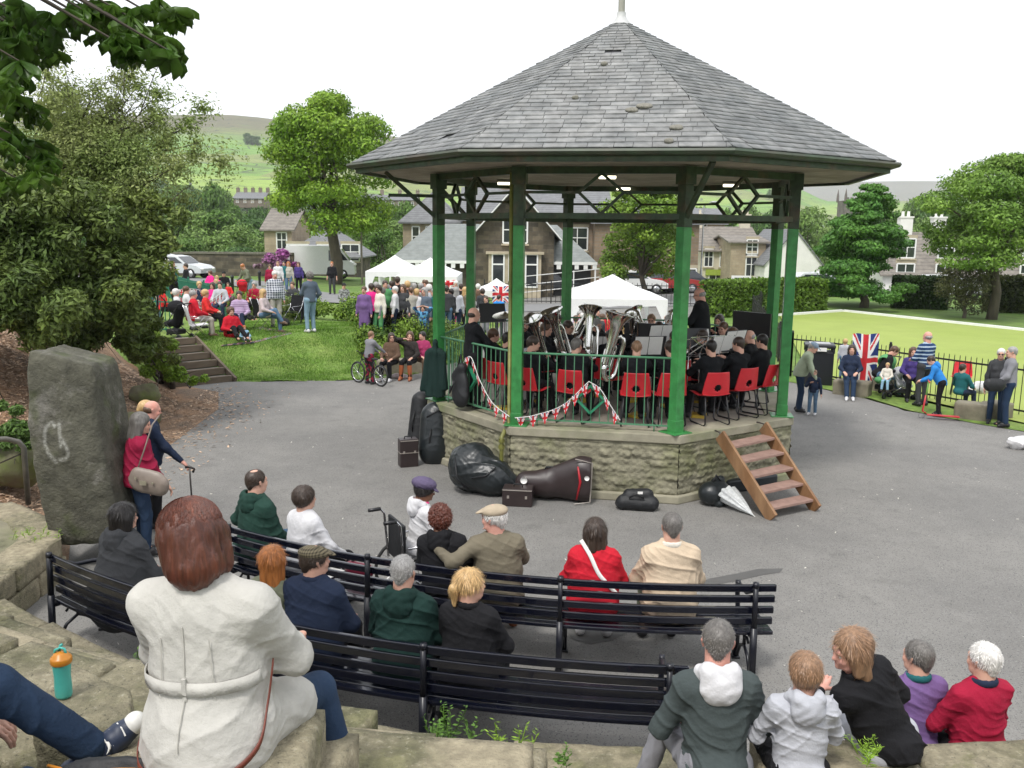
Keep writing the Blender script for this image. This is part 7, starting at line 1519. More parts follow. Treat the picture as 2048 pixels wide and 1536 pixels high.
# nearer-the-bandstand bench
RU=7.79
onbench(512,RU,'balding man in a bottle green hooded top at the left of the far bench',top='bottle',bot='jean',hood='bottle',hair='thin',hc='dark',fat=1.25,h=1.74,df=-8,lh=(-.3,.25,.62),rh=(.1,.3,.55))
onbench(608,RU,'woman with short dark hair in a white cardigan on the far bench',top='white',bot='black',hair='full',hc='dark',fem=1,fat=1.2,h=1.6,hy=-12,df=-12,wr=1.3,rh=(.25,.32,.56),lh=(-.1,.3,.6))
onbench(893,RU,'person with curly auburn hair in a black jacket on the far bench',top='black',bot='black',hood='black',hair='curly',hc='auburn',fat=1.2,h=1.62,side=-6,hy=25,df=2,skin='tan')
_,J=onbench(1000,RU,'man in a sand flat cap and olive-brown sweater, arm round his neighbour',top='olive',bot='khaki',hair='short',hc='white',hat='flat',hatc='sand',shirt='cream',fat=1.15,h=1.76,hy=62,df=10,side=-4,ht=-3,lh=(-.52,.0,.86),ell=(-.3,-1,-.3),rh=(-.02,.26,.9),elr=(.7,.1,-.8),shoe='rust',showface=1,skin='pink',curl=.9,rf=(.1,.45,.07),lf=(-.08,.5,.07))
onbench(1190,RU,'woman with dark bobbed hair in a red cardigan with a white shoulder strap',top='red',bot='lgrey',hair='bob',L=.13,hc='dark',fem=1,fat=1.3,h=1.6,hy=-14,shoe='white',wr=1.1)
onbench(1343,RU,'man with cropped hair in a beige jacket, right end of the far bench',top='beige',bot='khaki',collar='cream',hair='crop',hc='dgrey',fat=1.25,h=1.76,wr=1.8,df=4,shoe='black')
# woman in the wheelchair beyond the bench
p=gz(835,1190,0); wx=gy(838,1050,8.75)
person('woman in a mauve tweed peaked cap and white hooded jacket sitting in the wheelchair',(wx[0],8.75,0),-62,h=1.64,pose='sit',seat=.5,top='white',bot='dkgrey',hood='white',collar='pink',hair='full',hc='black',hat='baker',hatc='mauve',skin='brown',fem=1,hy=-12,hp=12,showface=1,lean=4)
wc=tag(empty('wheelchair',(wx[0],8.75,0),math.radians(-62)),'black wheelchair beyond the far bench, its push handle sticking up','wheelchair')
for s in(-1,1):
    m=MB(); m.tube([(s*.29,-.08+.29*math.cos(a),.3+.29*math.sin(a)) for a in np.linspace(0,2*PI,25)[:-1]],.018,8,closed=True); wl=m.build('wheel',tyre,wc); m=MB(); [m.tube([(s*.29,-.08,.3),(s*.29,-.08+.28*math.cos(k*PI/5),.3+.28*math.sin(k*PI/5))],.004,4,cap=False) for k in range(10)]; m.build('spokes',chrome,wl)
    m=MB(); m.tube([(s*.23,-.25,.45),(s*.23,-.29,.92),(s*.23,-.33,.97),(s*.23,-.44,.97)],.013,8); m.tube([(s*.23,.3,.46),(s*.23,.42,.12)],.012,7); m.tube([(s*.25,-.22,.68),(s*.25,.16,.68),(s*.25,.2,.46)],.012,7); m.build('frame',chrome,wc); m=MB(); m.tube([(s*.23,-.33,.972),(s*.23,-.46,.972)],.02,8); m.build('push_handle',btube,wc)
    m=MB(); m.tube([(s*.22,.35+.07*math.cos(a),.09+.07*math.sin(a)) for a in np.linspace(0,2*PI,13)[:-1]],.014,6,closed=True); m.build('caster',tyre,wc)
MB().box((0,.02,.47),(.44,.42,.04)).build('seat',nyl,wc,.01); MB().box((0,-.24,.7),(.44,.03,.42)).build('backrest',nyl,wc,.01)
p=onbench(1,1,'',) if 0 else None
a=angx(706,RU+.05,.6); o=softbag('burgundy leather handbag on the far bench beside the white cardigan',tuple(bp_(a,RU-.05,.47)),[C((-.09,0,.07),(.09,0,.07),.075,n=(0,1,0),k=1.5)],mat('burgundy_leather',(.16,.01,.03),rough=.35,coat=.3),math.radians(a),([(-.08,0,.13),(-.04,0,.2),(.06,0,.19),(.09,0,.12)],),.02,.002,'handbag')
a=angx(655,RU-.05,.5); m=MB(); m.box(bp_(a,RU-.02,.462),(.3,.22,.008),rz=math.radians(a)); tag(m.build('newspaper',paper),'white sheets of paper lying on the far bench','paper')
# strap of the red cardigan woman
def strapon(label,pts,w,mt,parent=None,name='bag_strap',th=.004):
    P=[V(p) for p in pts]; m=MB(); 
    vs=[];N_=len(P)
    return m
# terrace-side bench
RL=9.25
onbench(238,RL,'dark-haired person with a balding crown in a grey coat, on the near bench',top='dkgrey',bot='black',hood='dkgrey',hair='bob',L=.12,hc='black',fat=1.45,h=1.7,df=6,lean=4,hy=-18,coat=.4)
onbench(545,RL,'woman with wavy ginger hair in an olive jacket on the near bench',top='khaki',bot='black',collar='khaki',hair='long',L=.19,hc='ginger',fem=1,h=1.6,hy=-12)
onbench(622,RL+.02,'man in a checked tweed flat cap and navy jacket on the near bench',top='navy',bot='black',collar='navy',hair='short',hc='dark',hat='flat',hatc='tweed',fat=1.3,h=1.72,hy=-38,df=4,shirt='cream',lean=4)
onbench(806,RL,'man with short grey-white hair in a dark hooded anorak on the near bench',top='dkgreen',bot='black',hood='dkgreen',hair='crop',hc='grey',fat=1.2,h=1.76,wr=1.6)
onbench(938,RL,'woman with a blonde ponytail in a long black coat on the near bench',top='black',bot='black',collar='black',hair='pony',hc='blond',fem=1,fat=1.12,h=1.66,hy=-48,df=-4,coat=.75,showface=1)
# front row on the stones, right
def onstone(px,Y,lb,foot,seat,hz_=None,face=0,**k):
    x=gy(px,1400,Y)[0]; x=(px-1024)/FPX*(Y*math.cos(PIT)+(CH-(foot+seat+.4))*math.sin(PIT)); return person(lb,(x,Y,foot),face,pose='sit',seat=seat,**k)
onstone(1442,4.45,'man with cropped greying hair in a charcoal hoodie with a white hood lining',.38,.48,h=1.82,top='charcoal',bot='grey',hood='white',hair='crop',hc='dgrey',fat=1.02,lean=6,hy=-12,skin='pink',lf=(-.32,.42,.12),wr=1.5,lh=(-.16,.3,.62),rh=(.16,.32,.62))
onstone(1612,4.42,'child with straight brown hair in a pale grey hoodie between two adults',.45,.42,h=1.5,top='lgrey',bot='black',hood='lgrey',hair='full',hc='lbrown',wr=1.8,cat='child')
onstone(1795,4.7,'woman with a light brown bob in a quilted black gilet leaning left and talking',.42,.44,h=1.72,face=12,top='black',bot='lgrey',hair='bob',L=.14,hc='lbrown',fem=1,fat=1.05,side=-26,lean=10,twist=12,hy=74,hp=8,showface=1,wr=1.8,lh=(-.28,.3,.72),collar='black',skin='pink')
onstone(1838,5.35,'person with short grey-brown hair in a violet top and teal neckerchief',.0,.46,h=1.6,top='violet',bot='black',collar='teal',hair='short',hc='dgrey',fat=1.05,hy=20,face=8)
onstone(1968,5.2,'white-haired person in a crimson fleece with a navy collar lining',.02,.48,h=1.64,top='crimson',bot='black',collar='navy',hair='short',hc='white',fat=1.12,face=14,hy=10,wr=1.5)
# person in the pale raincoat, nearest the camera
Rw=V(-.98,2.74,1.585)
wo,J=person('red-haired woman in a belted cream raincoat and jeans, seen from behind nearest the camera',tuple(Rw),-11,h=1.74,pose='sit',seat=.5,top='offwhite',bot='dkjean',hair='none',hc='auburn',fem=1,fat=1.2,shw=.035,hy=18,hp=12,ht=-9,res=.0065,coat=.62,wr=.85,side=-3,shoe='burgundy',boots=.3,lh=(-.14,.36,.75),rh=(.12,.38,.72),rf=(.3,.42,.1),lf=(-.12,.45,.07))
# hair: a heavy bob made of locks
Hm=J['Hm'];hc_=J['head'];T_=lambda x,y,z: hc_+Hm@V(x,y,z)
hp_=[EL(T_(0,-.02,.035),(.098,.112,.097),Hm),C(T_(.0,-.06,.0),T_(.0,-.07,-.075),.096,.09,n=Hm@V(0,1,0),k=1.15),C(T_(.068,-.01,.0),T_(.08,-.02,-.1),.048,.034),C(T_(-.068,-.01,.0),T_(-.076,-.0,-.12),.046,.03),EL(T_(0,.12,-.07),(.08,.085,.12),Hm,sub=True,sm=.02)]
hv,hf=surf(hp_,.005,.03,[(.004,110,110,18,1.),(.003,190,170,22,2.)])
hairr=mat('hair_copper',(.085,.024,.014),rough=.42,var=.35,island=.3,scale=90,bump=.6,bscale=120,bd=.006,stretch=(1,1,.06),spec=.5,col2=(.14,.04,.02),sc2=25,f2=.45)
npmesh('hair',hv,hf,hairr,wo,True)
rs=np.random.RandomState(3); m=MB()
for i in range(1300):
    a=rs.uniform(PI*.97,PI*2.03)+0; r0=1.0; st=rs.uniform(-.5,.9)
    pts=[]; L_=rs.uniform(.75,1.12); ph0=rs.uniform(.02,1.0)
    for t in np.linspace(0,1,9):
        ph=ph0+t*(1.5-ph0); 
        if ph<1.5: z=.035+.1*math.cos(ph); rr_=math.sin(min(ph,PI/2)); x=.101*rr_*math.cos(a); y=-.02+.116*rr_*math.sin(a)
        pts.append(T_(x,y,z))
    e=pts[-1]; down=Hm@V(.004*math.cos(a)+rs.normal(0,.006),rs.normal(0,.006)+.004*math.sin(a),-1)
    for t in np.linspace(.2,1,5): pts.append(e+down*t*.155*L_+(Hm@V(-math.cos(a),-math.sin(a),0))*.016*math.sin(t*2.4)+V(0,0,0))
    sr_=.0009+.0009*rs.rand(); m.tube([p_+Hm@V(math.cos(a),math.sin(a),.3)*rs.uniform(-.001,.004) for p_ in pts],[sr_]*(len(pts)-1)+[.0003],3,cap=False)
m.build('hair_locks',hairr,wo)
# belt, loop and back seam of the raincoat
coatm=MC['cloth_offwhite']; hip=J['hip'];up=J['up'];rx=J['rx'];fy=J['fy']
def torso_ring(zh,a,rad=0.0):
    """point on the coat surface found by marching outwards"""
    return None
ct=[o for o in wo.children if o.name.startswith(('top','jacket','coat'))][0]; cv=np.empty(len(ct.data.vertices)*3); ct.data.vertices.foreach_get('co',cv); cv=cv.reshape(-1,3)
def surfpt(a,zh,off=.004):
    d=rx*math.cos(a)+fy*math.sin(a); q=cv-hip; h=q@up; w=np.abs(h-zh)<.012; q=q[w]; hor=q-np.outer(q@up,up); L_=np.linalg.norm(hor,axis=1); cs=(hor@d)/(L_+1e-9); k=(cs>.985)&(L_<.4)
    if not k.any(): k=cs>cs.max()-.01
    return hip+up*zh+d*(L_[k].max()+off)
m=MB(); N_=34; vs=[]
for i in range(N_+1):
    a=PI*1.04+PI*.92*i/N_
    for dz in(-.021,.021): vs.append(surfpt(a,.2+dz,.0015))
m.smooth=True; m.add(vs,[(2*i,2*i+1,2*i+3,2*i+2) for i in range(N_)]); b=m.build('belt',coatm,wo); b.modifiers.new('t','SOLIDIFY').thickness=.004
m=MB(); p=surfpt(-PI/2+.03,.2,.006); m.box(p,(.014,.01,.075),R=np.stack([rx,fy,up],1)); m.build('belt_loop',coatm,wo)
m=MB(); m.tube([surfpt(-PI/2+.03,z,.0005) for z in np.linspace(.03,.4,14)],.0022,5); m.tube([surfpt(-PI/2-.55,z,.0005) for z in np.linspace(.17,.36,9)],.0018,5); m.tube([surfpt(-PI/2+.62,z,.0005) for z in np.linspace(.17,.36,9)],.0018,5); m.build('coat_seam',mat('seam',(.44,.425,.38)),wo)
# brown bag strap looping round her
sm=wo.matrix_world; WM=Matrix.Translation(wo.location)@Matrix.Rotation(wo.rotation_euler[2],4,'Z')@Matrix.Diagonal((*wo.scale,1))
toW=lambda p: np.array(WM@Vector(p))
pp=[surfpt(PI*.98,-.0,.012),surfpt(PI*1.1,-.035,.012),surfpt(PI*1.25,-.06,.013),surfpt(PI*1.4,-.075,.013),surfpt(PI*1.55,-.08,.013),surfpt(PI*1.7,-.06,.013),surfpt(PI*1.85,.0,.013),surfpt(PI*1.97,.1,.015),surfpt(PI*1.97,.1,.02)+up*.12+fy*.05]
P=[V(q) for q in smooth([tuple(toW(q)) for q in pp],6)]; st=tag(empty('bag_strap',tuple(P[0])),'brown leather bag strap looped round the woman in the cream raincoat','strap'); MI=Matrix.Translation(-Vector(P[0])); vs=[]
for i,q in enumerate(P): vs+=[q+V(0,0,.011),q-V(0,0,.011)]
m=MB(); m.smooth=True; m.add(vs,[(2*i,2*i+1,2*i+3,2*i+2) for i in range(len(P)-1)]); slm=mat('strap_leather',(.16,.035,.02),rough=.4,var=.2); b=m.build('leather_band',slm,st); b.matrix_parent_inverse=MI; b.modifiers.new('t','SOLIDIFY').thickness=.004
q=P[len(P)*5//8]; m=MB(); m.tube([q+V(.014*math.cos(a),-.006,.014*math.sin(a)) for a in np.linspace(0,2*PI,12)[:-1]],.0018,5,closed=True); b=m.build('buckle',mat('buckle_brass',(.5,.4,.2),rough=.3,metal=1),st); b.matrix_parent_inverse=MI
m=MB(); e=V(*q); m.add([e,e+V(.1,-.02,-.0),e+V(.13,-.03,-.05),e+V(.09,-.02,-.025),e+V(0,0,-.022)],[(0,1,2,3,4)]); b=m.build('strap_end',slm,st); b.matrix_parent_inverse=MI; b.modifiers.new('t','SOLIDIFY').thickness=.004
# the block she sits on
def fn(U): x=-1.12+.46*U[:,0]; y=2.3+.68*U[:,1]+.04*U[:,0]; return np.stack([x,y,1.5+.58*U[:,2]+.0*U[:,0]],1)
tag(rock(fn,20,14,12,.025,801,.08),'squared sandstone block under the woman in the cream raincoat','stone block')
# person at the lower left corner, mostly outside the picture
so,J2=person('person in a navy jacket, jeans and navy canvas shoe at the lower left corner',(-2.0,2.55,1.59),-75,h=1.75,pose='sit',seat=.3,top='navy',bot='dkjean',hair='short',hc='dark',fat=1.5,res=.008,lh=(-.3,.22,.5),rh=(.2,.2,.45),lean=12,coat=.7,noshoe=-1,lf=(-.26,.575,.36),rf=(.06,.56,.02),shoe='navy',knl=(0,.3,1),hp=0,wr=1.4)
wsh=MC['shoe_navy']
FLo=J2['FL']; t=norm(V(-.3,.5,.15)); m=MB()
TW=Matrix.Translation(so.location)@Matrix.Rotation(so.rotation_euler[2],4,'Z')@Matrix.Diagonal((*so.scale,1))
sp=gy(232,1478,3.0); sh=empty('canvas_shoe',(0,0,0)); sh.parent=so; sh.matrix_parent_inverse=TW.inverted()@Matrix.Translation(tuple(sp))
dx=norm(gy(262,1448,3.02)-gy(205,1500,2.98)); nz=norm(V(0,-.75,.66)-dx*np.dot(V(0,-.75,.66),dx)); bx_=np.cross(nz,dx)
q=lambda a,b,c: dx*a+bx_*b+nz*c
sdfobj('shoe_upper',[C(q(-.13,0,0),q(-.16,.0,.05),.045),C(q(-.14,0,0),q(.02,0,0),.052,.045,n=bx_,k=1.0),C(q(.0,0,0),q(.07,0,-.01),.045,.037)],wsh,sh,.005,.02,[(.002,60,60,60,1.)])
sdfobj('toe_cap',[EL(q(.085,0,-.006),(.038,.038,.038)),C(q(.05,0,-.01),q(.08,0,-.01),.038)],mat('rubber_white',(.7,.69,.65),rough=.5),sh,.005,.01)
m=MB()
for i in range(5): c=-.02+.016*i; m.tube([q(c,-.03,.04-.002*i),q(c+.006,0,.05-.003*i),q(c,.03,.04-.002*i)],.0035,5)
m.build('laces',MC['rubber_white'],sh); m=MB(); m.tube([q(-.1+.035*math.sin(a)*1.0+.055,-.02*0+.0+(.03*math.cos(a)-.01),.0475-.002) for a in np.linspace(.2,2.9,10)],[.001,.004,.006,.007,.007,.007,.006,.005,.003,.001],5)
c0_=q(-.075,-.01,.053); m.add([c0_+dx*r*.01*math.cos(i*PI/5+.3)+bx_*r*.01*math.sin(i*PI/5+.3) for i in range(10) for r in [(1.5 if i%2==0 else .65)]],[tuple(range(10))]); m.build('white_mark',MC['rubber_white'],sh)
# bottle
bt=gz(128,1392,1.9); z_=bt[2]; o=tag(empty('drinks_bottle',tuple(bt)),'turquoise drinks bottle with an orange lid standing on the stone','bottle'); tq=mat('turquoise_plastic',(.08,.46,.4),rough=.3,var=.1,coat=.3,trans=.15); orn=mat('orange_plastic',(.5,.19,.015),rough=.35)
o.scale=(.88,.88,.88)
MB().lathe([(.001,0),(.034,0),(.037,.01),(.038,.05),(.036,.1),(.041,.165),(.042,.17)],(0,0,0),28).build('body',tq,o); MB().lathe([(.044,.165),(.047,.172),(.047,.19),(.043,.197),(.036,.2),(.03,.215),(.001,.222)],(0,0,0),28).build('lid',orn,o)
m=MB(); m.tube([(-.03,0,.2),(-.024,0,.228),(0,0,.24),(.018,0,.236),(.026,0,.205)],[.007,.007,.006,.006,.007],8); m.tube([(-.012,.01,.218),(-.004,.012,.246),(.004,.012,.25)],.007,8); m.build('spout',tq,o)
# open bag at the bottom edge
bgp=gy(232,1522,2.62); o=softbag('open dark rucksack with an orange lining at the bottom left edge',tuple(bgp-V(0,.0,.1)),[EL((0,0,-.02),(.26,.14,.11)),EL((.0,-.02,.08),(.2,.1,.08),sub=True,sm=.02)],nyl,-.1,(),.03,.008,'rucksack','bag')
sdfobj('orange_lining',[EL((.03,-.01,-.0),(.2,.1,.055))],mat('lining_orange',(.5,.2,.02),rough=.6,bump=.3),o,.007,.01); MB().box((.07,-.03,.062),(.075,.05,.012),rz=.4).build('pink_note',mat('pink_note',(.75,.17,.17)),o); sdfobj('blue_bag_inside',[EL((-.09,-.04,.035),(.09,.05,.045)),EL((-.05,-.05,.05),(.05,.04,.04))],mat('blue_film',(.15,.28,.5),rough=.2,var=.3,bump=.4),o,.006,.02,[(.004,70,60,80,1.)])
m=MB(); m.tube([(.14,.1,.05),(.2,.06,.09),(.24,0,.07),(.25,-.08,.0)],.005,6); m.tube([(-.22,-.02,.08),(-.15,-.06,.1),(-.1,-.1,.09)],.005,6); m.build('orange_piping',orn,o)
# group by the standing stone
person('woman with grey bobbed hair in a burgundy quilted jacket beside the standing stone',(-4.3,9.95,0),-62,h=1.74,pose='stand',top='burgundy',bot='dkjean',hair='bob',L=.17,hc='dgrey',fem=1,fat=1.35,collar='dkgrey',lean=4,hy=-10,hp=10,rh=(.16,.3,.85),lh=(-.2,.1,.8),wr=1.5)
person('fair-haired woman with glasses and a bun half hidden behind the standing stone',(-4.72,11.3,0),-70,h=1.62,pose='stand',top='black',bot='black',hair='bun',hc='blond',fem=1,glasses='x',collar='black',showface=1)
person('balding man with a walking stick behind the woman in burgundy',(-4.55,10.9,0),-62,h=1.7,pose='stand',top='navy',bot='black',hair='bald',hc='brown',fat=1.2,lean=4,hp=12,rh=(.24,.42,.85),elr=(.5,-.4,-.8),skin='pink',showface=1)
c=gy(379,938,10.6); m=MB(); m.tube([(c[0]-.05,c[1],c[2]+.02),(c[0],c[1],c[2]+.03),(c[0]+.06,c[1],c[2]),(c[0]+.04,c[1],c[2]-.04)],.016,8); m.tube([(c[0],c[1],c[2]+.03),(c[0]+.02,c[1],0)],.011,8); tag(m.build('walking_stick',mat('stick_black',(.02,.015,.012),rough=.35)),'dark walking stick held by the balding man','walking stick')
hb=gy(296,962,9.6); hbm=mat('taupe_leather',(.22,.18,.15),rough=.45,var=.15,bump=.3,bscale=15,bd=.01); o=softbag('taupe leather shoulder bag hanging at the hip of the woman in burgundy',tuple(hb),[C((-.1,0,0),(.12,0,-.04),.13,.13,n=(0,1,0),k=2.2),C((-.12,0,.08),(.1,0,.04),.07,n=(0,1,0),k=1.8)],hbm,-.15,(),.04,.004,'shoulder_bag')
m=MB(); m.tube([(-.12,0,.12),(-.05,.05,.35),(.02,.12,.62),(.05,.22,.7)],.009,6); m.build('strap',hbm,o); m=MB(); m.box((-.01,-.085,0),(.075,.012,.05)); m.box((-.1,-.08,.05),(.025,.012,.025)); m.box((.1,-.08,-.0),(.025,.012,.025)); m.build('buckles',mat('buckle_pale',(.5,.47,.38),rough=.3,metal=.7),o)
# ---- general placing for the rest ----
def crowd(lb,px,ty,h,pose='stand',face=180,Y=None,z=None,**k):
    """stand (or seat) a person so that the crown shows at pixel (px,ty)"""
    sc=h/1.75; eff={'stand':h,'sit':k.get('seat',.45)+.085*sc+.8*sc,'floor':.92*sc}[pose]
    if Y is None:
        best=None
        for y in np.arange(14,75,.1):
            x=gy(px,ty,y)[0]; zz=gy(px,ty,y)[2]; g=float(T(x,y)) if z is None else z; e=abs(zz-(g+eff))
            if best is None or e<best[0]: best=(e,y)
        Y=best[1]
    x=gy(px,ty,Y)[0]; g=float(T(x,Y)) if z is None else z
    return person(lb,(x,Y,g),face,h=h,pose=pose,**k)
# on the path and by the railings, right
crowd('man in a sage jacket and denim cap bending towards the little boy',1603,700,1.62,face=-110,Y=18.9,z=0,top='sage',bot='dkjean',hair='short',hc='grey',hat='cap',hatc='denim',lean=22,hp=18,fat=1.2,rh=(.28,.42,.72),lh=(-.1,.35,.8))
crowd('little boy in a navy coat eating beside the bending man',1630,738,1.0,face=150,Y=18.6,z=0,top='navy',bot='jean',hair='short',hc='lbrown',rh=(.08,.22,1.25),lh=(-.3,.05,.8),shoe='white')
crowd('toddler with fair hair looking over the railings by the litter bin',1690,697,1.0,face=-30,Y=21.3,z=.35,top='lgrey',bot='jean',hair='full',hc='blond')
crowd('woman with dark hair in a navy jacket seated before the union flag',1703,712,1.6,'sit',face=160,Y=20.9,z=0,top='navy',bot='dkjean',hair='bob',L=.12,hc='dark',fem=1,shirt='cream',shoe='white',lf=(-.1,.62,.07),rf=(.05,.66,.07),showface=1)
crowd('man in a dark top bending over the pushchair by the railings',1762,716,1.7,'sit',face=-100,Y=21.0,z=0,top='black',bot='jean',hair='short',hc='brown',lean=25,hp=25)
crowd('toddler in cream sitting in the lime-hooded pushchair',1775,735,.85,'sit',face=150,Y=20.4,z=.25,seat=.22,top='cream',bot='sky',hair='full',hc='blond')
crowd('bald man in a navy and blue striped jumper standing by the railings',1856,671,1.74,face=20,Y=19.7,z=0,top='navystripe',bot='dkgrey',hair='bald',hc='grey',shirt='white',skin='pink',lh=(-.1,.3,1.05),rh=(.12,.3,1.05))
crowd('boy in a bright blue hoodie leaning on the red scooter',1888,722,1.38,face=60,Y=18.6,z=0,top='blue',bot='black',hair='short',hc='dark',hood='blue',lean=28,hp=20,lh=(-.15,.5,.95),rh=(.1,.5,.95))
crowd('seated child in a teal top beside the red plastic chair',1925,742,1.4,'sit',face=-60,Y=19.3,z=0,seat=.36,top='teal',bot='navy',hair='short',hc='dark')
crowd('white-haired woman with sunglasses and a black shoulder bag at the right',2003,702,1.6,face=150,Y=17.9,z=0,top='dkgrey',bot='dkjean',hair='short',hc='white',fem=1,glasses='sun')
crowd('balding man in a grey jumper and jeans with his back turned at the right',2025,700,1.68,face=70,Y=17.6,z=0,top='grey',bot='dkjean',hair='crop',hc='grey',fat=1.1,lh=(-.25,.3,.95))
p=gy(1988,770,17.4); softbag('black shoulder bag carried by the white-haired woman',tuple(p),[C((-.08,0,0),(.1,0,0),.13,n=(0,1,0),k=1.6)],nyl,0,([(-.1,0,.1),(-.05,.1,.4),(.05,.15,.5)],),.03,.004,'shoulder_bag')
# boy with bike and the women on the low wall
ob,_=crowd('boy in a grey hoodie and dark red tracksuit trousers astride the bicycle',737,664,1.36,face=-40,Y=21.75,z=0,top='grey',bot='trackred',hair='short',hc='lbrown',lean=10,rh=(.2,.52,.98),lh=(-.12,.5,.98))
a=P3(765,752,0);b=P3(865,745,0)
def fn(U): x=U[:,0]*np.linalg.norm(b-a); rz=math.atan2(b[1]-a[1],b[0]-a[0]); y=U[:,1]*.5; return np.stack([a[0]+x*math.cos(rz)-y*math.sin(rz),a[1]+x*math.sin(rz)+y*math.cos(rz),-.05+.43*U[:,2]],1)
tag(rock(fn,30,8,8,.02,700,.05,plm),'low stone bench under the three women at the lawn edge','stone bench')
crowd('dark-haired woman in sunglasses and a brown top on the low stone bench',783,672,1.62,'sit',face=165,Y=22.6,z=0,seat=.4,top='brown',bot='black',hair='bob',L=.13,hc='dark',fem=1,glasses='sun',fat=1.2,shoe='white',hy=30)
crowd('woman in a leather jacket and tall tan boots on the low stone bench',820,668,1.66,'sit',face=170,Y=22.8,z=0,seat=.4,top='leather',bot='black',hair='bob',L=.14,hc='brown',fem=1,shoe='rust',boots=.8,rh=(.1,.25,1.1),hy=10)
crowd('woman in a plum top turned away at the end of the low stone bench',845,667,1.6,'sit',face=205,Y=23.1,z=0,seat=.4,top='plum',bot='brown',hair='pony',hc='black',fem=1,hy=-60)
crowd('boy in a blue motif T-shirt with hands on his head standing on the lawn edge',846,627,1.3,face=175,Y=26.4,top='bluetee',bot='dkjean',hair='full',hc='black',lh=(-.1,.05,1.65),rh=(.1,.05,1.65),ell=(-1,0,.2),elr=(1,0,.2),sleeve=.5)
p=P3(800,757,0); softbag('crumpled pale scarf bundle on the ground by the low stone bench',(p[0],p[1],0),[EL((-.1,0,.06),(.14,.1,.08)),EL((.08,0,.05),(.14,.1,.08))],MC['cloth_floral'] if 'cloth_floral' in MC else cloth('floral',*TOPS['floral'][:1]),0,(),.03,.012,'scarf','scarf')
# family on the lawn
LZ=lambda px,py:None
crowd('man with grey hair in a burgundy cardigan and cream trousers on the folding chair',386,587,1.74,'sit',face=-62,Y=24.6,top='red',bot='stone',hair='short',hc='grey',fat=1.2,shoe='brown',skin='pink')
crowd('woman with fair hair in a scarlet jacket and dark skirt behind the burgundy cardigan',410,576,1.64,'sit',face=-80,Y=25.6,top='scarlet',bot='black',hair='full',hc='blond',fem=1,lf=(-.1,.5,.1),glasses='x')
crowd('grey-haired man in a pale shirt sitting behind the woman in scarlet',372,574,1.7,'sit',face=-60,Y=26.6,top='white',bot='stone',hair='short',hc='brown')
crowd('white-haired woman seen behind the dark pushchair',352,585,1.6,'sit',face=-60,Y=26.0,top='white',bot='grey',hair='full',hc='white',fem=1)
crowd('woman with curly dark hair in a red dress sitting on the picnic blanket',461,611,1.68,'floor',face=-140,Y=24.7,top='red',bot='black',hair='curly',hc='brown',fem=1,fat=1.3)
crowd('toddler in pale blue sitting on the picnic blanket',488,633,.85,'floor',face=-150,Y=24.5,top='sky',bot='lgrey',hair='full',hc='ginger')
crowd('bearded man in a lilac checked shirt sitting behind the blanket',478,578,1.78,'sit',face=-170,Y=26.4,seat=.3,top='lilac',bot='navy',hair='short',hc='dark',fat=1.1,lf=(-.15,.6,.1),rf=(.15,.6,.1))
crowd('blonde woman in a patterned top and jeans with crossed legs on the camping chair',526,584,1.68,'sit',face=-100,Y=25.8,top='floral',bot='jean',hair='long',hc='blond',fem=1,rf=(.05,.62,.35),shoe='brown')
crowd('grey-haired man in a blue checked shirt standing behind the camping chairs',549,548,1.78,face=-150,Y=27.2,top='plaid',bot='stone',hair='short',hc='white',fat=1.25,skin='pink',hp=12)
crowd('tall man with curly grey hair in a dark jacket and jeans standing on the lawn',619,545,1.82,face=45,Y=26.0,top='bluegrey',bot='ljean',hair='curly',hc='dgrey',shoe='white',lh=(-.05,.35,1.1),rh=(.2,.1,.9))
crowd('woman in black with a rucksack behind the green railings',345,540,1.7,face=-100,Y=33,top='black',bot='black',hair='full',hc='brown',fem=1)
crowd('person in navy with white hair leaning on the green railings',333,504,1.66,face=100,Y=40,top='navy',bot='black',hair='short',hc='white')
crowd('woman in dark blue with long dark hair by the far end of the green railings',345,515,1.6,face=-100,Y=39,top='navy',bot='navy',hair='long',hc='brown',fem=1)
crowd('man in navy at the left edge of the lawn holding the railings',298,548,1.74,face=-70,Y=27.5,top='navy',bot='jean',hair='short',hc='dark',fat=1.1)
crowd('person in orange and navy beyond the green railings, farthest left',288,505,1.66,face=-120,Y=42,top='navy',bot='black',hair='short',hc='red')
crowd('tall balding man in olive and jeans bending over the red pushchair',496,526,1.84,face=140,Y=39.5,top='khaki',bot='ljean',hair='thin',hc='ginger',lean=22,hp=25,fat=1.05,lh=(-.2,.45,.95),rh=(.2,.45,.95))
q=gz(482,580,.5); pram('red and black pushchair beside the bending man',(XX(480,38.6),38.6,float(T(XX(480,38.6),38.6))),.6,'red','black_tube',1.0)
crowd('woman in hot pink sitting on the grass beyond the railings',420,536,1.6,'sit',face=150,Y=40,top='hotpink',bot='black',hair='full',hc='brown',fem=1,fat=1.2)
crowd('fair child in pink on the grass beside the woman in hot pink',433,540,1.3,'sit',face=170,Y=39.5,top='pink',bot='lgrey',hair='long',hc='blond')
crowd('person in a black cap sitting on the grass near the bollard',447,535,1.7,'sit',face=200,Y=39.8,top='black',bot='black',hair='short',hc='dark',hat='cap',hatc='black')
crowd('fair woman in black sitting lower on the grass near the railings',432,560,1.6,'sit',face=170,Y=35.6,top='black',bot='black',hair='bob',hc='blond',fem=1)
crowd('child in red lying back by the bollard',455,555,1.2,'sit',face=200,Y=37,top='scarlet',bot='pink',hair='short',hc='brown')
crowd('dark-haired woman crouching behind the lilac checked shirt',465,577,1.6,'floor',face=-100,Y=29.5,top='navy',bot='black',hair='bob',hc='dark',fem=1)
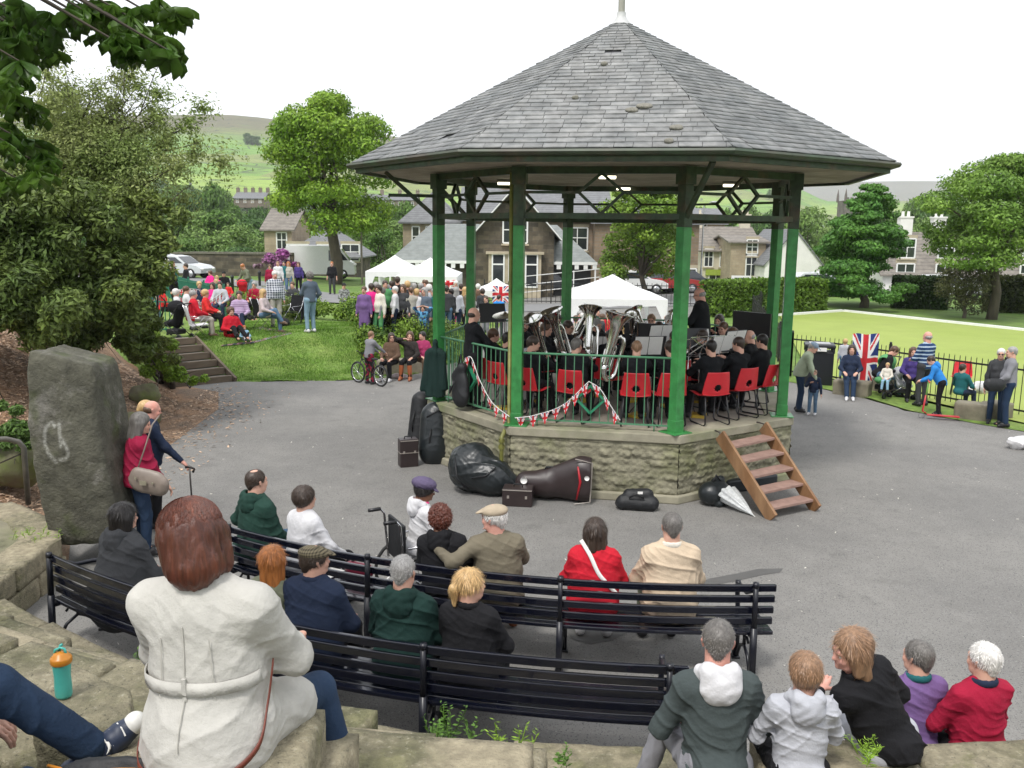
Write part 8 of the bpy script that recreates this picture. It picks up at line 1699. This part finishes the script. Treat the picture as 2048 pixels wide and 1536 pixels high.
for px,ty,h,tp,bt,hr,hcc,lb in ((540,544,1.6,'burgundy','black','full','brown','person in burgundy standing by the road left of the turquoise shirt'),(556,536,1.74,'white','grey','thin','lbrown','man in white standing by the road'),(568,532,1.72,'teal','jean','short','black','person in a turquoise shirt and dark cap by the road'),(577,535,1.7,'stone','jean','long','ginger','woman with long ginger hair by the road'),(597,538,1.66,'purple','black','long','brown','woman in a purple coat standing on the grass verge'),
  (664,545,1.74,'black','dkgrey','crop','ginger','man in a black T-shirt and dark jeans standing before the sycamore')): crowd(lb,px,ty,h,face=180,top=tp,bot=bt,hair=hr,hc=hcc,sleeve=.5 if tp=='black' else 1,fem=hr=='long',Y={540:43,556:44,568:45,577:45,597:46,664:46}[px])
crowd('man in a grey camouflage jacket and cap sitting at the lawn edge',688,587,1.7,'sit',face=-150,Y=36.5,top='camo',bot='grey',hair='short',hc='dark',hat='cap',hatc='black',seat=.35)
# crowd among the marquees
for (px,ty,h,tp,bt,hr,hcc,fc,ps,lb) in ((728,570,1.6,'violet','violet','short','brown',170,'stand','woman in a long violet anorak left of the marquee crowd'),
 (742,563,1.7,'hotpink','black','short','dark',20,'stand','person in a hot pink coat seen from behind'),(757,568,1.68,'cream','greentop','full','dark',150,'stand','woman in a cream and green scarf beside the hot pink coat'),
 (806,566,1.66,'dkgrey','black','long','brown',160,'stand','woman with long brown hair in dark grey behind the black pram'),(783,560,1.6,'blue','navy','short','dark',30,'stand','person in a blue top under the left marquee'),
 (828,563,1.7,'stone','stone','short','grey',10,'stand','grey-haired man in a stone coat seen from behind'),(833,575,1.6,'white','lgrey','full','blond',0,'stand','fair woman in white seen from behind'),
 (858,567,1.72,'lgrey','grey','full','white',-20,'stand','white-haired person in pale grey by the marquee leg'),(893,569,1.74,'dkgrey','jean','short','dark',10,'stand','dark-haired person in a grey jacket right of the left post'),
 (902,575,1.7,'black','navy','short','black',60,'stand','person in black beside the grey jacket'),(922,565,1.76,'black','jean','short','dark',5,'stand','man in a black jacket and jeans between the left posts'),
 (906,597,1.15,'pink','hotpink','full','blond',0,'stand','small fair girl in bright pink'),(965,575,1.7,'dkgrey','grey','full','dark',20,'stand','woman in grey right of the second left post'),
 (998,587,1.62,'blue','dkgrey','crop','dark',-20,'stand','person in a bright blue top near the hanging flag'),(1088,590,1.6,'cream','white','full','white',180,'sit','white-haired woman in sunglasses and a cream jacket behind the tubas'),
 (1077,598,1.6,'stone','grey','full','lbrown',180,'sit','brown-haired woman beside the cream jacket'),(1160,598,1.6,'lilac','grey','full','grey',180,'sit','grey-haired person under the large marquee, leftmost'),(1178,596,1.6,'floral','grey','full','white',180,'sit','white-haired woman under the large marquee'),
 (1197,600,1.6,'dkgreen','grey','short','grey',180,'sit','person in a dark green top under the large marquee'),(1217,600,1.66,'red','black','short','brown',180,'sit','person in a red top under the large marquee'),(1152,615,1.6,'stone','grey','full','brown',10,'sit','brown-haired head in front of the leftmost marquee guest'),
 (1308,602,1.72,'grey','grey','short','lbrown',180,'sit','man with glasses in grey left of the right front post'),(1334,608,1.7,'sky','grey','bald','white',180,'sit','bald man in a pale blue shirt near the right front post'),(1442,628,1.6,'plum','black','full','blond',180,'sit','fair woman in plum right of the conductor'),
 (1455,632,1.62,'navy','black','bob','dark',180,'sit','dark-haired woman in navy right of the conductor'),(1473,628,1.5,'dkgrey','black','short','dark',20,'sit','person in a bright red knitted hat behind the band'),(870,560,1.72,'navy','black','short','dark',30,'stand','person in navy hidden by the left post'),
 (795,550,1.75,'black','black','short','dark',0,'stand','person in black under the left marquee canopy'),(948,600,1.6,'stone','jean','full','grey',0,'stand','grey-haired woman behind the percussionist'),(770,558,1.7,'greentop','black','short','dark',200,'stand','person in green under the left marquee'),(912,560,1.7,'grey','black','full','white',180,'stand','white-haired person at the marquee opening'),
 (1500,634,1.6,'black','black','short','brown',0,'sit','brown-haired person behind the black banner desk')):
    kw=dict(hat='beanie',hatc='red') if 'knitted' in lb else {}
    if 'anorak' in lb: kw['coat']=.4
    Yk=None
    if ps=='sit': Yk={1088:26,1077:26.5,1160:29,1178:29.5,1197:30,1217:29,1152:27.5,1308:27,1334:27.5,1442:25,1455:24.5,1473:24,1500:24}[px]
    crowd(lb,px,ty,h,ps,face=fc,Y=Yk,z=(gy(px,ty,Yk)[2]-(.45+.885*h/1.75)) if Yk and Yk>0 and 0 else None,top=tp,bot=bt,hair=hr,hc=hcc,fem=hr in('long','bob'),**kw)
q=XX(790,35.5); pram('large black pram in front of the marquees',(q,35.5,float(T(q,35.5))),.3,'black','chrome',1.15)
# strap on the red cardigan
def drape(label,who,pts,w,mt,off=.006):
    ch=[o for o in who.children if o.name.startswith('top')][0]; cv=np.empty(len(ch.data.vertices)*3); ch.data.vertices.foreach_get('co',cv); cv=cv.reshape(-1,3)
    WM=np.array(Matrix.Translation(who.location)@Matrix.Rotation(who.rotation_euler[2],4,'Z')@Matrix.Diagonal((*who.scale,1)))
    cw=cv@WM[:3,:3].T+WM[:3,3]; d=cw-V(0,0,CH); pr=np.stack([1024+FPX*(d@_r)/(d@_fw),768-FPX*(d@_u)/(d@_fw)],1); dist=np.linalg.norm(d,axis=1); out=[]
    for p in smooth(pts,5):
        k=np.linalg.norm(pr-V(p),axis=1)<12
        if k.any(): r_=ray(*p); out.append((r_,(d[k]@_fw).min()-off))
    if len(out)<3: return
    dd=np.convolve(np.pad([o_[1] for o_ in out],3,'edge'),np.ones(7)/7,'valid'); out=[V(0,0,CH)+o_[0]*g_ for o_,g_ in zip(out,dd)]
    m=MB(); vs=[]
    for i,q in enumerate(out):
        t=norm(out[min(i+1,len(out)-1)]-out[max(i-1,0)]); s=norm(np.cross(t,q-V(0,0,CH))); vs+=[q+s*w/2,q-s*w/2]
    m.smooth=True; m.add(vs,[(2*i,2*i+1,2*i+3,2*i+2) for i in range(len(out)-1)]); b=m.build('bag_strap',mt); b.modifiers.new('t','SOLIDIFY').thickness=.003; tag(b,label,'strap')
rc=[o for o in COL.objects if str(o.get('label','')).startswith('woman with dark bobbed hair in a red')][0]
drape('white bag strap across the back of the red cardigan',rc,[(1162,1080),(1180,1110),(1196,1145),(1212,1165),(1240,1195)],.035,paper)
# plants at the stones
rs=np.random.RandomState(8)
def sprig(label,px,py,Y,n,hh,lm,cols,leaf,asp,seed=1,spread=.12):
    rs=np.random.RandomState(seed); p=gy(px,py,Y); o=tag(empty('plant',tuple(p)),label,'plant'); V_=[];F_=[];m=MB()
    for i in range(n):
        d=norm(V(rs.normal(0,.35),rs.normal(0,.35),1)); b=V(rs.normal(0,spread),rs.normal(0,spread*.6),0); L_=hh*rs.uniform(.6,1.1); m.tube([b,b+d*L_*.5,b+d*L_+V(0,0,-.02)],.0025,4,cap=False)
        for j in range(16):
            t=(j+1)/16; c=b+d*L_*t; s=norm(V(rs.normal(),rs.normal(),.25)); Ls=leaf*(1.2-t*.7); w=np.cross(s,d); w=norm(w)*Ls*asp; k=len(V_); V_+= [c,c+s*Ls*.5+w*.5,c+s*Ls,c+s*Ls*.5-w*.5]; F_.append((k,k+1,k+2,k+3))
    npmesh('leaves',V_,F_,leafmat(lm,*cols),o); m.build('stems',MC['leaf_'+lm],o)
sprig('leafy green weed with pale flowers growing between the terrace stones',885,1490,5.15,13,.26,'weed',((.09,.19,.03),(.14,.25,.05)),.05,.5,1)
sprig('yellow-green fern fronds growing at the stone edge',1035,1520,5.0,6,.3,'fern',((.2,.34,.03),(.26,.4,.05)),.075,.22,2,.05)
sprig('small green sprouts at the foot of the charcoal hoodie',1115,1530,4.8,4,.14,'weed',((.09,.19,.03),(.14,.25,.05)),.04,.5,3,.05)
sprig('grassy green weed between the stones left of the cream raincoat',295,1335,5.7,5,.2,'weed',((.09,.19,.03),(.14,.25,.05)),.06,.3,4,.05)
sprig('tuft of grass on the paving in front of the standing stone',45,1075,9.0,14,.12,'fern',((.2,.34,.03),(.26,.4,.05)),.06,.15,5,.16)
sprig('green tuft at the hem of the quilted gilet',1725,1520,4.2,8,.14,'fern',((.2,.34,.03),(.26,.4,.05)),.05,.2,6,.07)
for px,ty,h,ps,fc,Y,tp,bt,hr,hcc,lb in ((312,566,1.66,'stand',-80,29,'white','jean','full','grey','grey-haired woman in white by the railings at the far left'),(325,590,1.6,'sit',-70,27.5,'scarlet','black','full','white','white-haired woman in scarlet beside the dark pushchair'),(398,560,1.62,'sit',-150,31,'navy','grey','full','blond','fair woman in navy behind the bunting'),(425,572,1.6,'sit',170,30,'hotpink','jean','bob','dark','dark-haired woman in pink behind the bunting'),(440,575,1.7,'sit',190,29.5,'lgrey','navy','short','dark','man in light grey behind the red dress'),(508,560,1.66,'sit',180,31,'crimson','black','full','grey','grey-haired person in crimson behind the camping chair'),(585,566,1.7,'sit',170,31,'dkgrey','jean','short','brown','man in dark grey sitting left of the tall man in jeans'),(372,545,1.7,'stand',120,37,'black','grey','short','dark','person in black at the top of the green railings'),(1825,722,1.6,'sit',165,20.6,'purple','black','bob','brown','woman in purple sitting behind the pushchairs')):
    crowd(lb,px,ty,h,ps,face=fc,Y=Y,z=0 if px>1000 else None,top=tp,bot=bt,hair=hr,hc=hcc,fem='woman' in lb)
# the thick of the crowd behind the flower bed, and more players
rc_=random.Random(42); TP=['navy','grey','black','white','dkgrey','stone','burgundy','bluegrey','teal','red','lgrey','olive','sky','brown']; 
for i,(px,ty) in enumerate(((752,562),(764,572),(775,566),(790,570),(815,560),(822,572),(842,564),(849,572),(868,574),(885,562),(912,572),(930,572),(940,568),(956,566),(850,556),(876,558),(972,590),(1180,612),(1205,612),(1165,614))):
    tp=TP[i%len(TP)]; hr=rc_.choice(['short','full','bob','thin']); hcc=rc_.choice(['grey','dark','brown','blond','white','dgrey']); h=rc_.uniform(1.56,1.8)
    crowd('%s-haired person in %s %s'%(hcc.replace('dgrey','dark grey'),{'dkgrey':'dark grey','lgrey':'light grey','bluegrey':'blue grey'}.get(tp,tp),['behind the pram','by the marquee legs','in the middle of the marquee crowd','in front of the left marquee','under the second marquee','just left of the left post','behind the left post','between the left posts','at the far side of the marquees','behind the long violet anorak'][i%10]+(', further back' if i>=10 else '')),px,ty,h,'stand' if px<1000 else 'sit',face=rc_.choice([0,20,-30,170,150,90]),Y=None if px<1000 else 28.2,top=tp,bot=rc_.choice(['jean','black','grey','navy']),hair=hr,hc=hcc)
for i,(px,Y,lb,o_) in enumerate(((1090,15.2,'bandsman with short brown hair among the tubas',dict(hair='short',hc='brown')),(1135,15.6,'bandsman with glasses between the tubas',dict(hair='short',hc='dark',glasses='x')),(1192,16.0,'tall bandsman behind the tubas with grey hair',dict(hair='short',hc='grey')),(1262,15.9,'bandswoman with brown hair tied back in the middle row',dict(hair='pony',hc='brown',fem=1)),(1318,15.6,'dark-haired bandsman left of the right front post, middle row',dict(hair='short',hc='dark')),(1448,15.7,'bandsman with brown hair in the middle row before the banner',dict(hair='short',hc='brown')),(1045,16.0,'bandsman behind the drum kit',dict(hair='short',hc='dark')))):
    x=X_(px,Y,2.2); person(lb,(x,Y,FL_),face_to((x,Y),(2.6,14.6)),h=1.66,pose='sit',seat=.46,lh=(-.08,.34,.98),rh=(.1,.36,1.0),**dict(bw,**o_)); chair(x,Y,FL_,face_to((x,Y),(2.6,14.6)),'red plastic chair under the '+lb)
horn('euphonium','silver euphonium held in the middle row left of the tall tuba',tuple(gy(1150,668,15.3)),40,20,20,.65,silver,cat='euphonium')
horn('euphonium','silver horn held before the middle-row bandswoman',tuple(gy(1262,672,15.6)),10,30,-10,.6,silver,cat='euphonium')
# light haze
hz=MB().box((0,3700,90),(16000,8200,240)).build('haze')
hm_=bpy.data.materials.new('haze'); hm_.use_nodes=True; N=hm_.node_tree.nodes; N.remove(N['Principled BSDF']); pv_=N.new('ShaderNodeVolumePrincipled'); pv_.inputs['Color'].default_value=(.93,.96,1,1); pv_.inputs['Density'].default_value=.00018; hm_.node_tree.links.new(pv_.outputs[0],N['Material Output'].inputs['Volume']); hz.data.materials.append(hm_); tag(hz,'pale haze over the valley',None,None,'stuff')
